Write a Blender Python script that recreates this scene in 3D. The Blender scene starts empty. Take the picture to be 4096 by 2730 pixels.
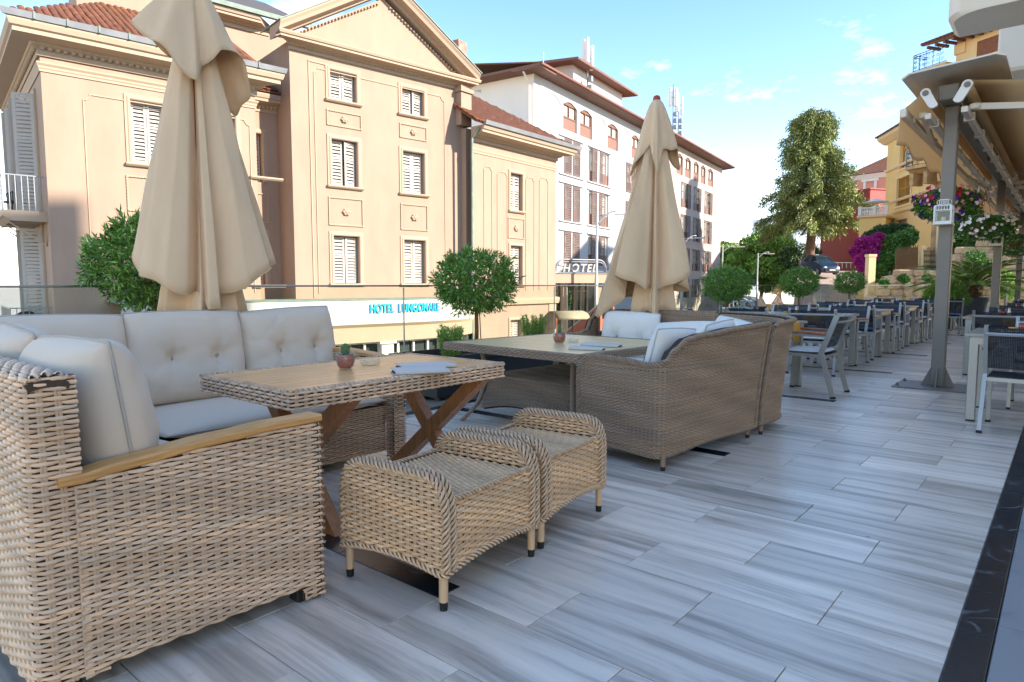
import bpy, math, random
import numpy as np
from mathutils import Vector, Matrix
random.seed(7); np.random.seed(7)
R = math.radians
scene = bpy.context.scene
COL = scene.collection
# ------------------------------------------------------------------ camera, sky, sun, exposure
CAM_H = 1.15; YAW = R(40.2); PITCH = math.atan(225/2634.0); FPX = 2634.0
cam = bpy.data.objects.new('camera', bpy.data.cameras.new('camera'))
COL.objects.link(cam)
cam.location = (0, 0, CAM_H)
cam.rotation_euler = (math.pi/2 - PITCH, 0, YAW)
cam.data.sensor_width = 36.0
cam.data.lens = 36.0*FPX/4096
cam.data.clip_start = 0.05; cam.data.clip_end = 3000
scene.camera = cam
SUN_EL = R(29); SUN_AZ = (0.946, 0.324)          # horizontal direction towards the sun
world = bpy.data.worlds.new('World'); scene.world = world; world.use_nodes = True
wn = world.node_tree.nodes; wl = world.node_tree.links
wn.clear()
sky = wn.new('ShaderNodeTexSky'); sky.sky_type = 'NISHITA'; sky.sun_disc = False
sky.sun_elevation = SUN_EL; sky.sun_rotation = math.atan2(SUN_AZ[0], SUN_AZ[1])
sky.altitude = 50; sky.air_density = 0.9; sky.dust_density = 0.05; sky.ozone_density = 0.2
bg = wn.new('ShaderNodeBackground'); bg.inputs['Strength'].default_value = .090
wo = wn.new('ShaderNodeOutputWorld')
# thin clouds mixed over the sky
tc = wn.new('ShaderNodeTexCoord'); mp = wn.new('ShaderNodeMapping'); mp.inputs['Scale'].default_value = (1.6, 1.6, 4.2)
mp.inputs['Location'].default_value = (3.1, 1.2, 0.4)
nz = wn.new('ShaderNodeTexNoise'); nz.inputs['Scale'].default_value = 2.3; nz.inputs['Detail'].default_value = 9; nz.inputs['Roughness'].default_value = 0.62
rp = wn.new('ShaderNodeValToRGB'); rp.color_ramp.elements[0].position = 0.535; rp.color_ramp.elements[1].position = 0.74
rp.color_ramp.elements[0].color = (0, 0, 0, 1); rp.color_ramp.elements[1].color = (.95, .95, .95, 1)
tint = wn.new('ShaderNodeMix'); tint.data_type = 'RGBA'; tint.blend_type = 'MULTIPLY'; tint.inputs[0].default_value = 1.0
tint.inputs[7].default_value = (1.13, .93, .86, 1)
mx = wn.new('ShaderNodeMix'); mx.data_type = 'RGBA'
mx.inputs[7].default_value = (5.2, 5.2, 5.3, 1)
wl.new(tc.outputs['Generated'], mp.inputs['Vector']); wl.new(mp.outputs[0], nz.inputs['Vector']); wl.new(nz.outputs[0], rp.inputs[0])
hsv = wn.new('ShaderNodeHueSaturation'); hsv.inputs['Saturation'].default_value = 1.30; wl.new(sky.outputs[0], hsv.inputs['Color'])
wl.new(rp.outputs[0], mx.inputs[0]); wl.new(hsv.outputs[0], tint.inputs[6]); wl.new(tint.outputs[2], mx.inputs[6])
wl.new(mx.outputs[2], bg.inputs['Color']); wl.new(bg.outputs[0], wo.inputs[0])
sun = bpy.data.objects.new('sun', bpy.data.lights.new('sun', 'SUN')); COL.objects.link(sun)
sun.data.energy = 2.0; sun.data.angle = R(0.8); sun.data.color = (1.0, 0.89, 0.77)
sd = Vector((SUN_AZ[0]*math.cos(SUN_EL), SUN_AZ[1]*math.cos(SUN_EL), math.sin(SUN_EL)))
sun.rotation_euler = sd.to_track_quat('Z', 'Y').to_euler()
sun.location = (20, 5, 30)
vs = scene.view_settings; vs.view_transform = 'Standard'; vs.look = 'None'; vs.gamma = 1; vs.exposure = 2.5
try: vs.use_curve_mapping = False
except Exception: pass
scene.cycles.max_bounces = 7; scene.cycles.diffuse_bounces = 4; scene.cycles.transparent_max_bounces = 12
scene.cycles.sample_clamp_indirect = 6.0; scene.cycles.caustics_reflective = False; scene.cycles.caustics_refractive = False

# ------------------------------------------------------------------ pixel -> world (4096 px photograph coordinates)
cP, sP, cY, sY = math.cos(PITCH), math.sin(PITCH), math.cos(YAW), math.sin(YAW)
def ray(u, v):
    a = (u-2048)/FPX; b = -(v-1365)/FPX
    fw = cP+b*sP; up = b*cP-sP
    return (-sY*fw+cY*a, cY*fw+sY*a, up)
def at_z(u, v, z=0.0):
    x, y, w = ray(u, v); t = (z-CAM_H)/w; return Vector((x*t, y*t, z))
def at_d(u, v, d):
    x, y, w = ray(u, v); t = d/(-sY*x+cY*y); return Vector((x*t, y*t, CAM_H+w*t))
def at_y(u, v, Y):
    x, y, w = ray(u, v); t = Y/y; return Vector((x*t, Y, CAM_H+w*t))
def at_x(u, v, X):
    x, y, w = ray(u, v); t = X/x; return Vector((X, y*t, CAM_H+w*t))

# ------------------------------------------------------------------ materials
def lin(h):
    c = [int(h[i:i+2], 16)/255 for i in (1, 3, 5)]
    return tuple(x/12.92 if x <= .04045 else ((x+.055)/1.055)**2.4 for x in c)
MATS = {}
def mat(name, col, rough=.6, metal=0.0, noise=None, bump=None, rand=0.0, vcol=False, spec=.5, trans=0.0, stretch=None, emit=None, sheen=0.0, alpha=None, sss=0.0, coat=0.0, trl=0.0):
    """procedural Principled material; noise=(scale, amount[, colour2]), bump=(scale, strength), rand = value shift per object"""
    m = bpy.data.materials.new(name); m.use_nodes = True; MATS[name] = m
    nt = m.node_tree; n = nt.nodes; l = nt.links; b = n['Principled BSDF']
    if isinstance(col, str): col = lin(col)
    b.inputs['Roughness'].default_value = rough; b.inputs['Metallic'].default_value = metal
    b.inputs['Specular IOR Level'].default_value = spec
    b.inputs['Transmission Weight'].default_value = trans
    b.inputs['Sheen Weight'].default_value = sheen
    b.inputs['Coat Weight'].default_value = coat
    if alpha is not None: b.inputs['Alpha'].default_value = alpha
    geo = n.new('ShaderNodeTexCoord')
    vec = geo.outputs['Object']
    if stretch or rand:
        mpn = n.new('ShaderNodeMapping'); l.new(vec, mpn.inputs['Vector'])
        if stretch: mpn.inputs['Scale'].default_value = stretch
        if rand:
            oi = n.new('ShaderNodeObjectInfo'); ml = n.new('ShaderNodeMath'); ml.operation = 'MULTIPLY'; ml.inputs[1].default_value = 37.0
            l.new(oi.outputs['Random'], ml.inputs[0]); l.new(ml.outputs[0], mpn.inputs['Location'])
        vec = mpn.outputs[0]
    cur = None
    if vcol:
        va = n.new('ShaderNodeAttribute'); va.attribute_name = 'Col'
        mm = n.new('ShaderNodeMix'); mm.data_type = 'RGBA'; mm.blend_type = 'MULTIPLY'; mm.inputs[0].default_value = 1
        mm.inputs[6].default_value = (*col, 1); l.new(va.outputs['Color'], mm.inputs[7]); cur = mm.outputs[2]
    if noise:
        t = n.new('ShaderNodeTexNoise'); t.inputs['Scale'].default_value = noise[0]; t.inputs['Detail'].default_value = 5
        t.inputs['Roughness'].default_value = .6
        l.new(vec, t.inputs['Vector'])
        mr = n.new('ShaderNodeMapRange'); mr.inputs[1].default_value = .32; mr.inputs[2].default_value = .68; l.new(t.outputs[0], mr.inputs[0])
        mm = n.new('ShaderNodeMix'); mm.data_type = 'RGBA'
        a = noise[1]
        c2 = noise[2] if len(noise) > 2 else None
        if isinstance(c2, str): c2 = lin(c2)
        if cur is None:
            mm.inputs[6].default_value = (*col, 1)
            mm.inputs[7].default_value = (*(c2 if c2 else [max(0, x*(1-a)) for x in col]), 1)
            if c2:
                ms = n.new('ShaderNodeMath'); ms.operation = 'MULTIPLY'; ms.inputs[1].default_value = a; l.new(mr.outputs[0], ms.inputs[0]); l.new(ms.outputs[0], mm.inputs[0])
            else: l.new(mr.outputs[0], mm.inputs[0])
        else:
            mm.blend_type = 'MULTIPLY'; l.new(cur, mm.inputs[6]); mm.inputs[7].default_value = (1-a, 1-a, 1-a, 1); l.new(mr.outputs[0], mm.inputs[0])
        cur = mm.outputs[2]
    if rand:
        hs = n.new('ShaderNodeHueSaturation')
        m1 = n.new('ShaderNodeMapRange'); m1.inputs[3].default_value = 1-rand; m1.inputs[4].default_value = 1+rand
        l.new(oi.outputs['Random'], m1.inputs[0]); l.new(m1.outputs[0], hs.inputs['Value'])
        if cur is None: hs.inputs['Color'].default_value = (*col, 1)
        else: l.new(cur, hs.inputs['Color'])
        cur = hs.outputs[0]
    if cur is None: b.inputs['Base Color'].default_value = (*col, 1)
    else: l.new(cur, b.inputs['Base Color'])
    if bump:
        t2 = n.new('ShaderNodeTexNoise'); t2.inputs['Scale'].default_value = bump[0]; t2.inputs['Detail'].default_value = 4; l.new(vec, t2.inputs['Vector'])
        bp = n.new('ShaderNodeBump'); bp.inputs['Strength'].default_value = bump[1]; bp.inputs['Distance'].default_value = .01
        l.new(t2.outputs[0], bp.inputs['Height']); l.new(bp.outputs[0], b.inputs['Normal'])
    if trl:
        ts = n.new('ShaderNodeBsdfTranslucent'); ts.inputs[0].default_value = (*col, 1); mxs = n.new('ShaderNodeMixShader'); mxs.inputs[0].default_value = trl
        l.new(b.outputs[0], mxs.inputs[1]); l.new(ts.outputs[0], mxs.inputs[2]); l.new(mxs.outputs[0], n['Material Output'].inputs[0])
    if emit:
        b.inputs['Emission Color'].default_value = (*emit[0], 1); b.inputs['Emission Strength'].default_value = emit[1]
    return m

# ------------------------------------------------------------------ mesh helpers
def link_mesh(name, V, F, m, parent=None, smooth=False, cols=None, local=False):
    me = bpy.data.meshes.new(name)
    V = np.asarray(V, dtype=np.float64).reshape(-1, 3)
    if parent is not None and not local: V = V - np.array(parent_loc(parent))
    if isinstance(F, np.ndarray) and F.ndim == 2:
        nv = len(V); nf = len(F); k = F.shape[1]
        me.vertices.add(nv); me.vertices.foreach_set('co', V.ravel())
        me.loops.add(nf*k); me.loops.foreach_set('vertex_index', F.ravel().astype(np.int32))
        me.polygons.add(nf); me.polygons.foreach_set('loop_start', np.arange(0, nf*k, k, dtype=np.int32))
        me.update(calc_edges=True); me.validate()
    else:
        me.from_pydata([tuple(v) for v in V], [], [tuple(f) for f in F]); me.update()
    if cols is not None:
        ca = me.color_attributes.new('Col', 'FLOAT_COLOR', 'POINT')
        c4 = np.ones((len(V), 4)); c4[:, :3] = cols; ca.data.foreach_set('color', c4.ravel())
    if smooth:
        me.polygons.foreach_set('use_smooth', np.ones(len(me.polygons), dtype=bool))
    if m is not None: me.materials.append(m if not isinstance(m, str) else MATS[m])
    o = bpy.data.objects.new(name, me); COL.objects.link(o)
    if parent is not None: o.parent = parent
    return o
def parent_loc(p):
    l = Vector((0, 0, 0))
    while p is not None: l = l + Vector(p.location); p = p.parent
    return l
def tag(o, label=None, cat=None, group=None, kind=None):
    if label: o['label'] = label
    if cat: o['category'] = cat
    if group: o['group'] = group
    if kind: o['kind'] = kind
    return o
def thing(name, label, cat, loc=(0, 0, 0), group=None):
    o = bpy.data.objects.new(name, None); COL.objects.link(o); o.location = loc; o.empty_display_size = .1
    return tag(o, label, cat, group)
def copy_tree(o, parent=None):
    c = o.copy(); COL.objects.link(c)
    if parent is not None: c.parent = parent
    for ch in list(o.children): copy_tree(ch, c)
    return c
class MB:
    def __init__(s): s.v = []; s.f = []
    def add(s, V, F):
        k = len(s.v); s.v.extend([tuple(map(float, v)) for v in V]); s.f.extend([tuple(i+k for i in f) for f in F]); return s
    def box(s, a, b):
        x0, y0, z0 = a; x1, y1, z1 = b
        return s.add([(x0,y0,z0),(x1,y0,z0),(x1,y1,z0),(x0,y1,z0),(x0,y0,z1),(x1,y0,z1),(x1,y1,z1),(x0,y1,z1)],
              [(0,3,2,1),(4,5,6,7),(0,1,5,4),(1,2,6,5),(2,3,7,6),(3,0,4,7)])
    def obox(s, c, ax, ay, az):
        """box by centre and three half-axis vectors"""
        c, ax, ay, az = map(Vector, (c, ax, ay, az))
        P = [c+sx*ax+sy*ay+sz*az for sz in (-1, 1) for sx, sy in ((-1,-1),(1,-1),(1,1),(-1,1))]
        return s.add(P, [(0,3,2,1),(4,5,6,7),(0,1,5,4),(1,2,6,5),(2,3,7,6),(3,0,4,7)])
    def cbox(s, a, b, c=.01):
        """box with chamfered vertical and horizontal edges"""
        x0, y0, z0 = a; x1, y1, z1 = b
        def ring(z, i): return [(x0+i+c*0, y0+i+c, z),(x0+i+c, y0+i, z),(x1-i-c, y0+i, z),(x1-i, y0+i+c, z),(x1-i, y1-i-c, z),(x1-i-c, y1-i, z),(x0+i+c, y1-i, z),(x0+i, y1-i-c, z)]
        rs = [ring(z0, c*.7), ring(z0+c, 0), ring(z1-c, 0), ring(z1, c*.7)]
        return s.loft(rs, True, True)
    def bar(s, p, q, w, h=None, up=(0, 0, 1)):
        """rectangular bar from p to q"""
        p, q = Vector(p), Vector(q); h = h or w; d = (q-p); L = d.length
        if L < 1e-6: return s
        d /= L; u = Vector(up)
        if abs(d.dot(u)) > .98: u = Vector((0, 1, 0))
        x = d.cross(u).normalized(); y = x.cross(d).normalized()
        return s.obox((p+q)/2, x*w/2, d*L/2, y*h/2)
    def loft(s, rings, cap0=False, cap1=False, closed=True):
        k = len(s.v); n = len(rings[0])
        for r in rings: s.v.extend([tuple(map(float, p)) for p in r])
        for i in range(len(rings)-1):
            for j in range(n if closed else n-1):
                a = k+i*n+j; b = k+i*n+(j+1) % n
                s.f.append((a, b, b+n, a+n))
        if cap0: s.f.append(tuple(k+j for j in reversed(range(n))))
        if cap1: s.f.append(tuple(k+(len(rings)-1)*n+j for j in range(n)))
        return s
    def tube(s, pts, r, n=6, caps=True):
        pts = [Vector(p) for p in pts]; m = len(pts); rr = r if isinstance(r, (list, tuple)) else [r]*m
        rings = []; t = (pts[1]-pts[0]).normalized(); a = Vector((0, 0, 1)) if abs(t.z) < .9 else Vector((1, 0, 0))
        x = t.cross(a).normalized()
        for i in range(m):
            if i == 0: t = pts[1]-pts[0]
            elif i == m-1: t = pts[-1]-pts[-2]
            else: t = pts[i+1]-pts[i-1]
            t.normalize(); x = (x-t*x.dot(t)).normalized(); y = t.cross(x)
            rings.append([pts[i]+(x*math.cos(2*math.pi*j/n)+y*math.sin(2*math.pi*j/n))*rr[i] for j in range(n)])
        return s.loft(rings, caps, caps)
    def lathe(s, prof, c=(0, 0, 0), n=20, cap0=True, cap1=True):
        c = Vector(c)
        return s.loft([[c+Vector((r*math.cos(2*math.pi*j/n), r*math.sin(2*math.pi*j/n), z)) for j in range(n)] for r, z in prof], cap0, cap1)
    def prism(s, poly, e):
        """planar polygon (3-D points) pushed along vector e"""
        e = Vector(e); n = len(poly); P = [Vector(p) for p in poly]
        return s.loft([P, [p+e for p in P]], True, True)
    def sphere(s, c, r, n=10, m=7, sq=(1, 1, 1)):
        c = Vector(c); rings = []
        for i in range(m+1):
            a = -math.pi/2+math.pi*i/m; rr = max(math.cos(a), .02)
            rings.append([c+Vector((r*rr*math.cos(2*math.pi*j/n)*sq[0], r*rr*math.sin(2*math.pi*j/n)*sq[1], r*math.sin(a)*sq[2])) for j in range(n)])
        return s.loft(rings, True, True)
    def build(s, name, m, parent=None, smooth=False, local=False, auto=False):
        o = link_mesh(name, np.array(s.v), s.f, m, parent, smooth, local=local)
        if auto:
            o.data.polygons.foreach_set('use_smooth', np.ones(len(o.data.polygons), dtype=bool))
            mod = None
            sharp_by_angle(o.data, 35)
        return o
def sharp_by_angle(me, deg):
    import bmesh
    bm = bmesh.new(); bm.from_mesh(me); lim = R(deg)
    for e in bm.edges:
        e.smooth = len(e.link_faces) == 2 and e.calc_face_angle(0) < lim
    bm.to_mesh(me); bm.free()
def noise3(P, f, seed=0):
    """cheap smooth pseudo-noise for numpy points"""
    P = np.asarray(P)*f
    return (np.sin(P[..., 0]*1.7+P[..., 1]*2.3+seed)+np.sin(P[..., 1]*3.1-P[..., 2]*1.9+seed*2.1)+np.sin(P[..., 2]*2.7+P[..., 0]*1.3+seed*.7)+.5*np.sin(5.1*P[..., 0]-4.3*P[..., 2]+seed))/3.5

# ------------------------------------------------------------------ wicker
def weave(P, U, V, parent, m, name='wicker_weave', pitch=.012, sp=.03, amp=.0035, rad=.0062, cl=(1, 1, 1), var=.18, seed=1, flip=False, mask=None, stakes=True, hue=.0):
    """strands running along u woven over and under stakes along v; P(u, v) -> points (numpy)"""
    rng = np.random.RandomState(seed)
    sgn = -1 if flip else 1
    nr = max(2, int(V/pitch)); pv = V/nr
    seg = 4; nu = int(round(U/sp))*seg+1
    u = np.linspace(0, U, nu); v = (np.arange(nr)+.5)*pv
    uu, vv = np.meshgrid(u, v)                      # nr x nu
    e = 1e-3
    p0 = P(uu, vv); du = P(np.minimum(uu+e, U), vv)-P(np.maximum(uu-e, 0), vv); dv = P(uu, np.minimum(vv+e, V))-P(uu, np.maximum(vv-e, 0))
    nrm = np.cross(du, dv); nrm /= np.linalg.norm(nrm, axis=-1, keepdims=True)+1e-12; nrm *= sgn
    dvl = dv/(np.linalg.norm(dv, axis=-1, keepdims=True)+1e-12)
    ph = np.arange(nr)[:, None] % 2
    wv = np.cos(np.pi*(uu/(U/round(U/sp)))+np.pi*ph); off = amp*1.35*np.sign(wv)*np.abs(wv)**.8-amp*.3
    j = rng.uniform(-.0012, .0012, (nr, 1))
    c = p0+nrm*(off[..., None]+.001)+dvl*(j+rng.uniform(-.0008, .0008, uu.shape))[..., None]
    # local row height
    hgt = np.linalg.norm(P(uu, np.minimum(vv+pv/2, V))-P(uu, np.maximum(vv-pv/2, 0)), axis=-1, keepdims=True)
    rr = np.minimum(rad, hgt*.56)*(.86+.14*wv[..., None])
    ring = np.stack([c-dvl*rr-nrm*rr*.35, c-dvl*rr*.45+nrm*rr*.62, c+dvl*rr*.45+nrm*rr*.62, c+dvl*rr-nrm*rr*.35], axis=2)   # nr,nu,4,3
    Vt = ring.reshape(-1, 3)
    idx = np.arange(nr*nu*4).reshape(nr, nu, 4)
    fs = []
    for k in range(3):
        q = np.stack([idx[:, :-1, k], idx[:, 1:, k], idx[:, 1:, k+1], idx[:, :-1, k+1]], axis=-1)
        if mask is not None: q = q[mask(uu[:, :-1], vv[:, :-1])]
        fs.append(q.reshape(-1, 4))
    Fq = np.concatenate(fs)
    nk = max(2, int(U/.22)+1); ix = np.minimum((np.clip(uu/U, 0, .999)*nk+rng.rand(nr, 1)).astype(int), nk); base = (1-var*.7+1.4*var*np.take_along_axis(rng.rand(nr, nk+1), ix, 1)+var*.5*(rng.rand(nr, 1)-.5))[..., None, None]
    patch = 1+.12*np.sin(uu*9+seed+vv*31)[..., None, None]
    cv = np.clip(base*patch, .3, 1.6)*np.ones((nr, nu, 4, 1))
    tone = np.array(cl)*(1+hue*(rng.rand(nr, 1, 1, 1)-.5)*np.array([1, 0, -1.2]))
    cols = (cv*tone).reshape(-1, 3)
    if stakes:
        ns = int(round(U/sp)); us = (np.arange(ns)+.0)*U/ns
        us = np.concatenate([us-.0045, us+.0045]); us = us[(us > 0) & (us < U)]
        nvs = max(3, int(V/.02)+1); vs_ = np.linspace(0, V, nvs)
        a, b = np.meshgrid(us, vs_, indexing='ij')
        p = P(a, b); du = P(np.minimum(a+e, U), b)-P(np.maximum(a-e, 0), b); dv = P(a, np.minimum(b+e, V))-P(a, np.maximum(b-e, 0))
        n2 = np.cross(du, dv); n2 /= np.linalg.norm(n2, axis=-1, keepdims=True)+1e-12; n2 *= sgn
        dl = du/(np.linalg.norm(du, axis=-1, keepdims=True)+1e-12); w = .0042
        rg = np.stack([p-dl*w-n2*.002, p+n2*.0016, p+dl*w-n2*.002], axis=2)
        i2 = np.arange(rg.shape[0]*rg.shape[1]*3).reshape(rg.shape[0], rg.shape[1], 3)+len(Vt)
        f2 = []
        for k in range(2):
            q = np.stack([i2[:, :-1, k+1], i2[:, 1:, k+1], i2[:, 1:, k], i2[:, :-1, k]], axis=-1)
            if mask is not None: q = q[mask(a[:, :-1], b[:, :-1]) & mask(a[:, 1:], b[:, 1:])]
            f2.append(q.reshape(-1, 4))
        Vt = np.concatenate([Vt, rg.reshape(-1, 3)]); Fq = np.concatenate([Fq]+f2)
        cols = np.concatenate([cols, np.ones((rg.size//3, 3))*np.array(cl)*.85])
    o = link_mesh(name, Vt, Fq, m, parent, True, cols)
    o['kind'] = 'stuff'
    return o
def backing(P, U, V, parent, m, name='panel', off=-.013, th=.03, flip=False, nu=16, nv=8):
    """closed slab just behind a weave"""
    sgn = -1 if flip else 1; e = 1e-3
    uu, vv = np.meshgrid(np.linspace(0, U, nu), np.linspace(0, V, nv), indexing='ij')
    du = P(np.minimum(uu+e, U), vv)-P(np.maximum(uu-e, 0), vv); dv = P(uu, np.minimum(vv+e, V))-P(uu, np.maximum(vv-e, 0))
    n = np.cross(du, dv); n /= np.linalg.norm(n, axis=-1, keepdims=True)+1e-12; n *= sgn
    p = P(uu, vv); A = p+n*off; B = p+n*(off-th)
    i = np.arange(nu*nv).reshape(nu, nv); k = nu*nv
    F = []
    for a in range(nu-1):
        for b in range(nv-1):
            F.append((i[a, b], i[a+1, b], i[a+1, b+1], i[a, b+1])); F.append((k+i[a, b], k+i[a, b+1], k+i[a+1, b+1], k+i[a+1, b]))
    for a in range(nu-1):
        F.append((i[a, 0], k+i[a, 0], k+i[a+1, 0], i[a+1, 0])); F.append((i[a, -1], i[a+1, -1], k+i[a+1, -1], k+i[a, -1]))
    for b in range(nv-1):
        F.append((i[0, b], i[0, b+1], k+i[0, b+1], k+i[0, b])); F.append((i[-1, b], k+i[-1, b], k+i[-1, b+1], i[-1, b+1]))
    return link_mesh(name, np.concatenate([A.reshape(-1, 3), B.reshape(-1, 3)]), F, m, parent)
def braid(path, r, parent, m, name='braided_edge', strands=4, tw=.075, sr=.0065, cl=(1, 1, 1), seed=3, flat=1.0):
    """plaited rim: strands twisted round a path"""
    rng = np.random.RandomState(seed)
    P = np.array([tuple(p) for p in path], dtype=float)
    d = np.linalg.norm(np.diff(P, axis=0), axis=1); L = np.concatenate([[0], np.cumsum(d)])
    n = max(8, int(L[-1]/.009)); s = np.linspace(0, L[-1], n)
    C = np.stack([np.interp(s, L, P[:, k]) for k in range(3)], axis=1)
    for _ in range(2): C[1:-1] = (C[:-2]+2*C[1:-1]+C[2:])/4
    T = np.gradient(C, axis=0); T /= np.linalg.norm(T, axis=1, keepdims=True)+1e-12
    x = np.cross(T[0], [0, 0, 1]) if abs(T[0][2]) < .9 else np.cross(T[0], [1, 0, 0]); x /= np.linalg.norm(x)
    X = np.zeros_like(C)
    for i in range(n):
        x = x-T[i]*np.dot(x, T[i]); x /= np.linalg.norm(x); X[i] = x
    Y = np.cross(T, X); Vs = []; Fs = []; Cs = []; k = 0
    for q in range(strands):
        sg = 1
        a = sg*2*np.pi*s/tw+2*np.pi*q/strands
        c = C+X*(r*np.cos(a))[:, None]+Y*(r*np.sin(a)*flat)[:, None]
        dT = np.gradient(c, axis=0); dT /= np.linalg.norm(dT, axis=1, keepdims=True)
        nn = X*np.cos(a)[:, None]+Y*np.sin(a)[:, None]; b = np.cross(dT, nn)
        ring = np.stack([c+(nn*math.cos(t)+b*math.sin(t))*sr for t in (0, math.pi/2.5, -math.pi/2.5+2*math.pi, math.pi)], axis=1)
        ring = ring[:, [0, 1, 3, 2]]
        Vs.append(ring.reshape(-1, 3)); idx = np.arange(n*4).reshape(n, 4)+k; k += n*4
        for j in range(4):
            Fs.append(np.stack([idx[:-1, j], idx[:-1, (j+1) % 4], idx[1:, (j+1) % 4], idx[1:, j]], axis=-1))
        Cs.append(np.ones((n*4, 3))*np.array(cl)*(.85+.3*rng.rand()))
    o = link_mesh(name, np.concatenate(Vs), np.concatenate(Fs), m, parent, True, np.concatenate(Cs)); return o
def wrapped_leg(p, q, r, parent, m, dark, name='leg', cl=(1, 1, 1), foot=.03):
    """leg wound with cane, black plastic foot"""
    p, q = Vector(p), Vector(q); L = (p-q).length; n = max(6, int(L/.0045)); pts = []; rr = []
    for i in range(n+1):
        t = i/n; pts.append(p.lerp(q, t*(1-foot/L))); rr.append(r*(1.0 if i % 2 else .86))
    b = MB(); b.tube(pts, rr, 10)
    V = np.array(b.v); o = link_mesh(name, V, b.f, m, parent, True, np.ones((len(V), 3))*np.array(cl))
    f = MB(); f.tube([p.lerp(q, 1-(foot+.002)/L), q], [r*.92, r*.8], 10)
    f.build('foot_cap', dark, o)
    return o
# ------------------------------------------------------------------ cushions
def cushion_mesh(w, h, t, buttons=(), n=44, seed=0, box=.35, wr=.006):
    """upholstered cushion in local x (width) z (height), thickness y; front faces -y. returns V, F, seam points"""
    a = np.linspace(-1, 1, n); A, B = np.meshgrid(a, a, indexing='ij')
    # denser towards the rim
    A = np.sign(A)*np.abs(A)**.72; B = np.sign(B)*np.abs(B)**.72
    prof = (np.clip(1-np.abs(A)**5, 0, 1)*np.clip(1-np.abs(B)**5, 0, 1))**.5
    dome = (1-.35*A**2)*(1-.35*B**2)
    pinch = 1-.045*(A**2)*(1-B**2)*0
    X = A*w/2*(1-.035*(1-np.abs(A)**2*0)*(B**2)*(1-(np.abs(B) > .99)*0)*.6); Z = B*h/2*(1-.03*A**2)
    rng = np.random.RandomState(seed)
    T = t/2*prof*(.58+.42*dome)
    wrk = np.zeros_like(T)
    for _ in range(14):
        k1, k2, ph = rng.uniform(-14, 14), rng.uniform(-14, 14), rng.rand()*6.28
        wrk += np.sin(k1*A+k2*B+ph)*rng.rand()
    for _ in range(9):
        a0 = rng.rand()*6.28; c0 = rng.uniform(-.9, .9, 2); dd = (A-c0[0])*math.cos(a0)+(B-c0[1])*math.sin(a0); tt = -(A-c0[0])*math.sin(a0)+(B-c0[1])*math.cos(a0)
        wrk += -5.0*np.exp(-(dd/.05)**2)*np.exp(-(tt/.42)**2)*rng.rand()
    edge = np.clip((np.maximum(np.abs(A), np.abs(B))-.45)*1.6, .15, 1)
    T = T+wr*wrk/4*edge*prof
    for bx, bz in buttons:
        d2 = ((X-bx)**2+(Z-bz)**2)
        T -= .05*np.exp(-d2/.0016)*1.0+.032*np.exp(-d2/.012)
        # radiating creases
        ang = np.arctan2(Z-bz, X-bx); T += .008*np.sin(ang*6+seed)*np.exp(-d2/.012)
    Fr = np.stack([X, -T, Z], -1); Bk = np.stack([X, np.maximum(t/2*prof*(.62+.38*dome), 0), Z], -1)
    V = np.concatenate([Fr.reshape(-1, 3), Bk.reshape(-1, 3)])
    i = np.arange(n*n).reshape(n, n)
    f1 = np.stack([i[:-1, :-1], i[1:, :-1], i[1:, 1:], i[:-1, 1:]], -1).reshape(-1, 4)
    f2 = f1[:, ::-1]+n*n
    seam = [Fr[k, 0] for k in range(n)]+[Fr[-1, k] for k in range(1, n)]+[Fr[k, -1] for k in range(n-2, -1, -1)]+[Fr[0, k] for k in range(n-2, 0, -1)]
    Fall = [tuple(q) for q in np.concatenate([f1, f2])]
    return V, Fall, seam
def cushion(label, loc, rot, w, h, t, m, mpipe, mbtn, buttons=(), seed=0, group=None, wr=.006, piping=True, cat='cushion', name='cushion'):
    root = thing(name, label, cat, loc, group); root.rotation_euler = rot
    V, F, seam = cushion_mesh(w, h, t, buttons, seed=seed, wr=wr)
    o = link_mesh('cover', V, F, m, root, True, local=True)
    import bmesh
    bm = bmesh.new(); bm.from_mesh(o.data); bmesh.ops.remove_doubles(bm, verts=bm.verts, dist=1e-5); bm.to_mesh(o.data); bm.free()
    if piping:
        c = np.array(seam); ctr = c.mean(0); c2 = ctr+(c-ctr)*1.004
        b = MB(); b.tube(list(c2)+[c2[0]], .0055, 6, False); b.build('piping', mpipe, root, True, local=True)
    for bx, bz in buttons:
        # find the dip depth at the button
        i = np.argmin((V[:len(V)//2, 0]-bx)**2+(V[:len(V)//2, 2]-bz)**2); y = V[i, 1]
        b = MB(); b.loft([[(bx+r*math.cos(k*math.pi/6), y-d, bz+r*math.sin(k*math.pi/6)) for k in range(12)] for r, d in ((.014, -.004), (.0145, .002), (.011, .006), (.003, .0072))], False, True)
        b.build('button', mbtn, root, True, local=True)
    return root
# ------------------------------------------------------------------ shared materials
mat('wicker_beige', '#d8b594', .5, vcol=True, spec=.35)
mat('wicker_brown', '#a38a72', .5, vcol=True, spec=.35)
mat('wicker_inner_shade', '#4a3a2c', .85)  # dark backing colour standing in for the shade inside the weave
mat('wicker_inner_dark', '#352c25', .85)  # inside shade as colour, for the brown wicker
mat('teak', '#dda05c', .42, noise=(5, .38), stretch=(14, 1.2, 14), bump=(30, .06))
mat('teak_leg', '#c58450', .42, noise=(5, .4), stretch=(10, 10, 1.2))
mat('slat_honey', '#f0b577', .30, noise=(4, .22), stretch=(16, 1.0, 16), rand=.06)
mat('slat_straw', '#e8cb94', .32, noise=(4, .2), stretch=(1.0, 16, 16), rand=.05)
mat('cushion_gray', '#e2ccb4', .9, noise=(900, .16), bump=(700, .12), sheen=.15, stretch=(1, 1, 3))
mat('cushion_piping', '#b5a99c', .9)
mat('cushion_button', '#a59f92', .8)
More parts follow.
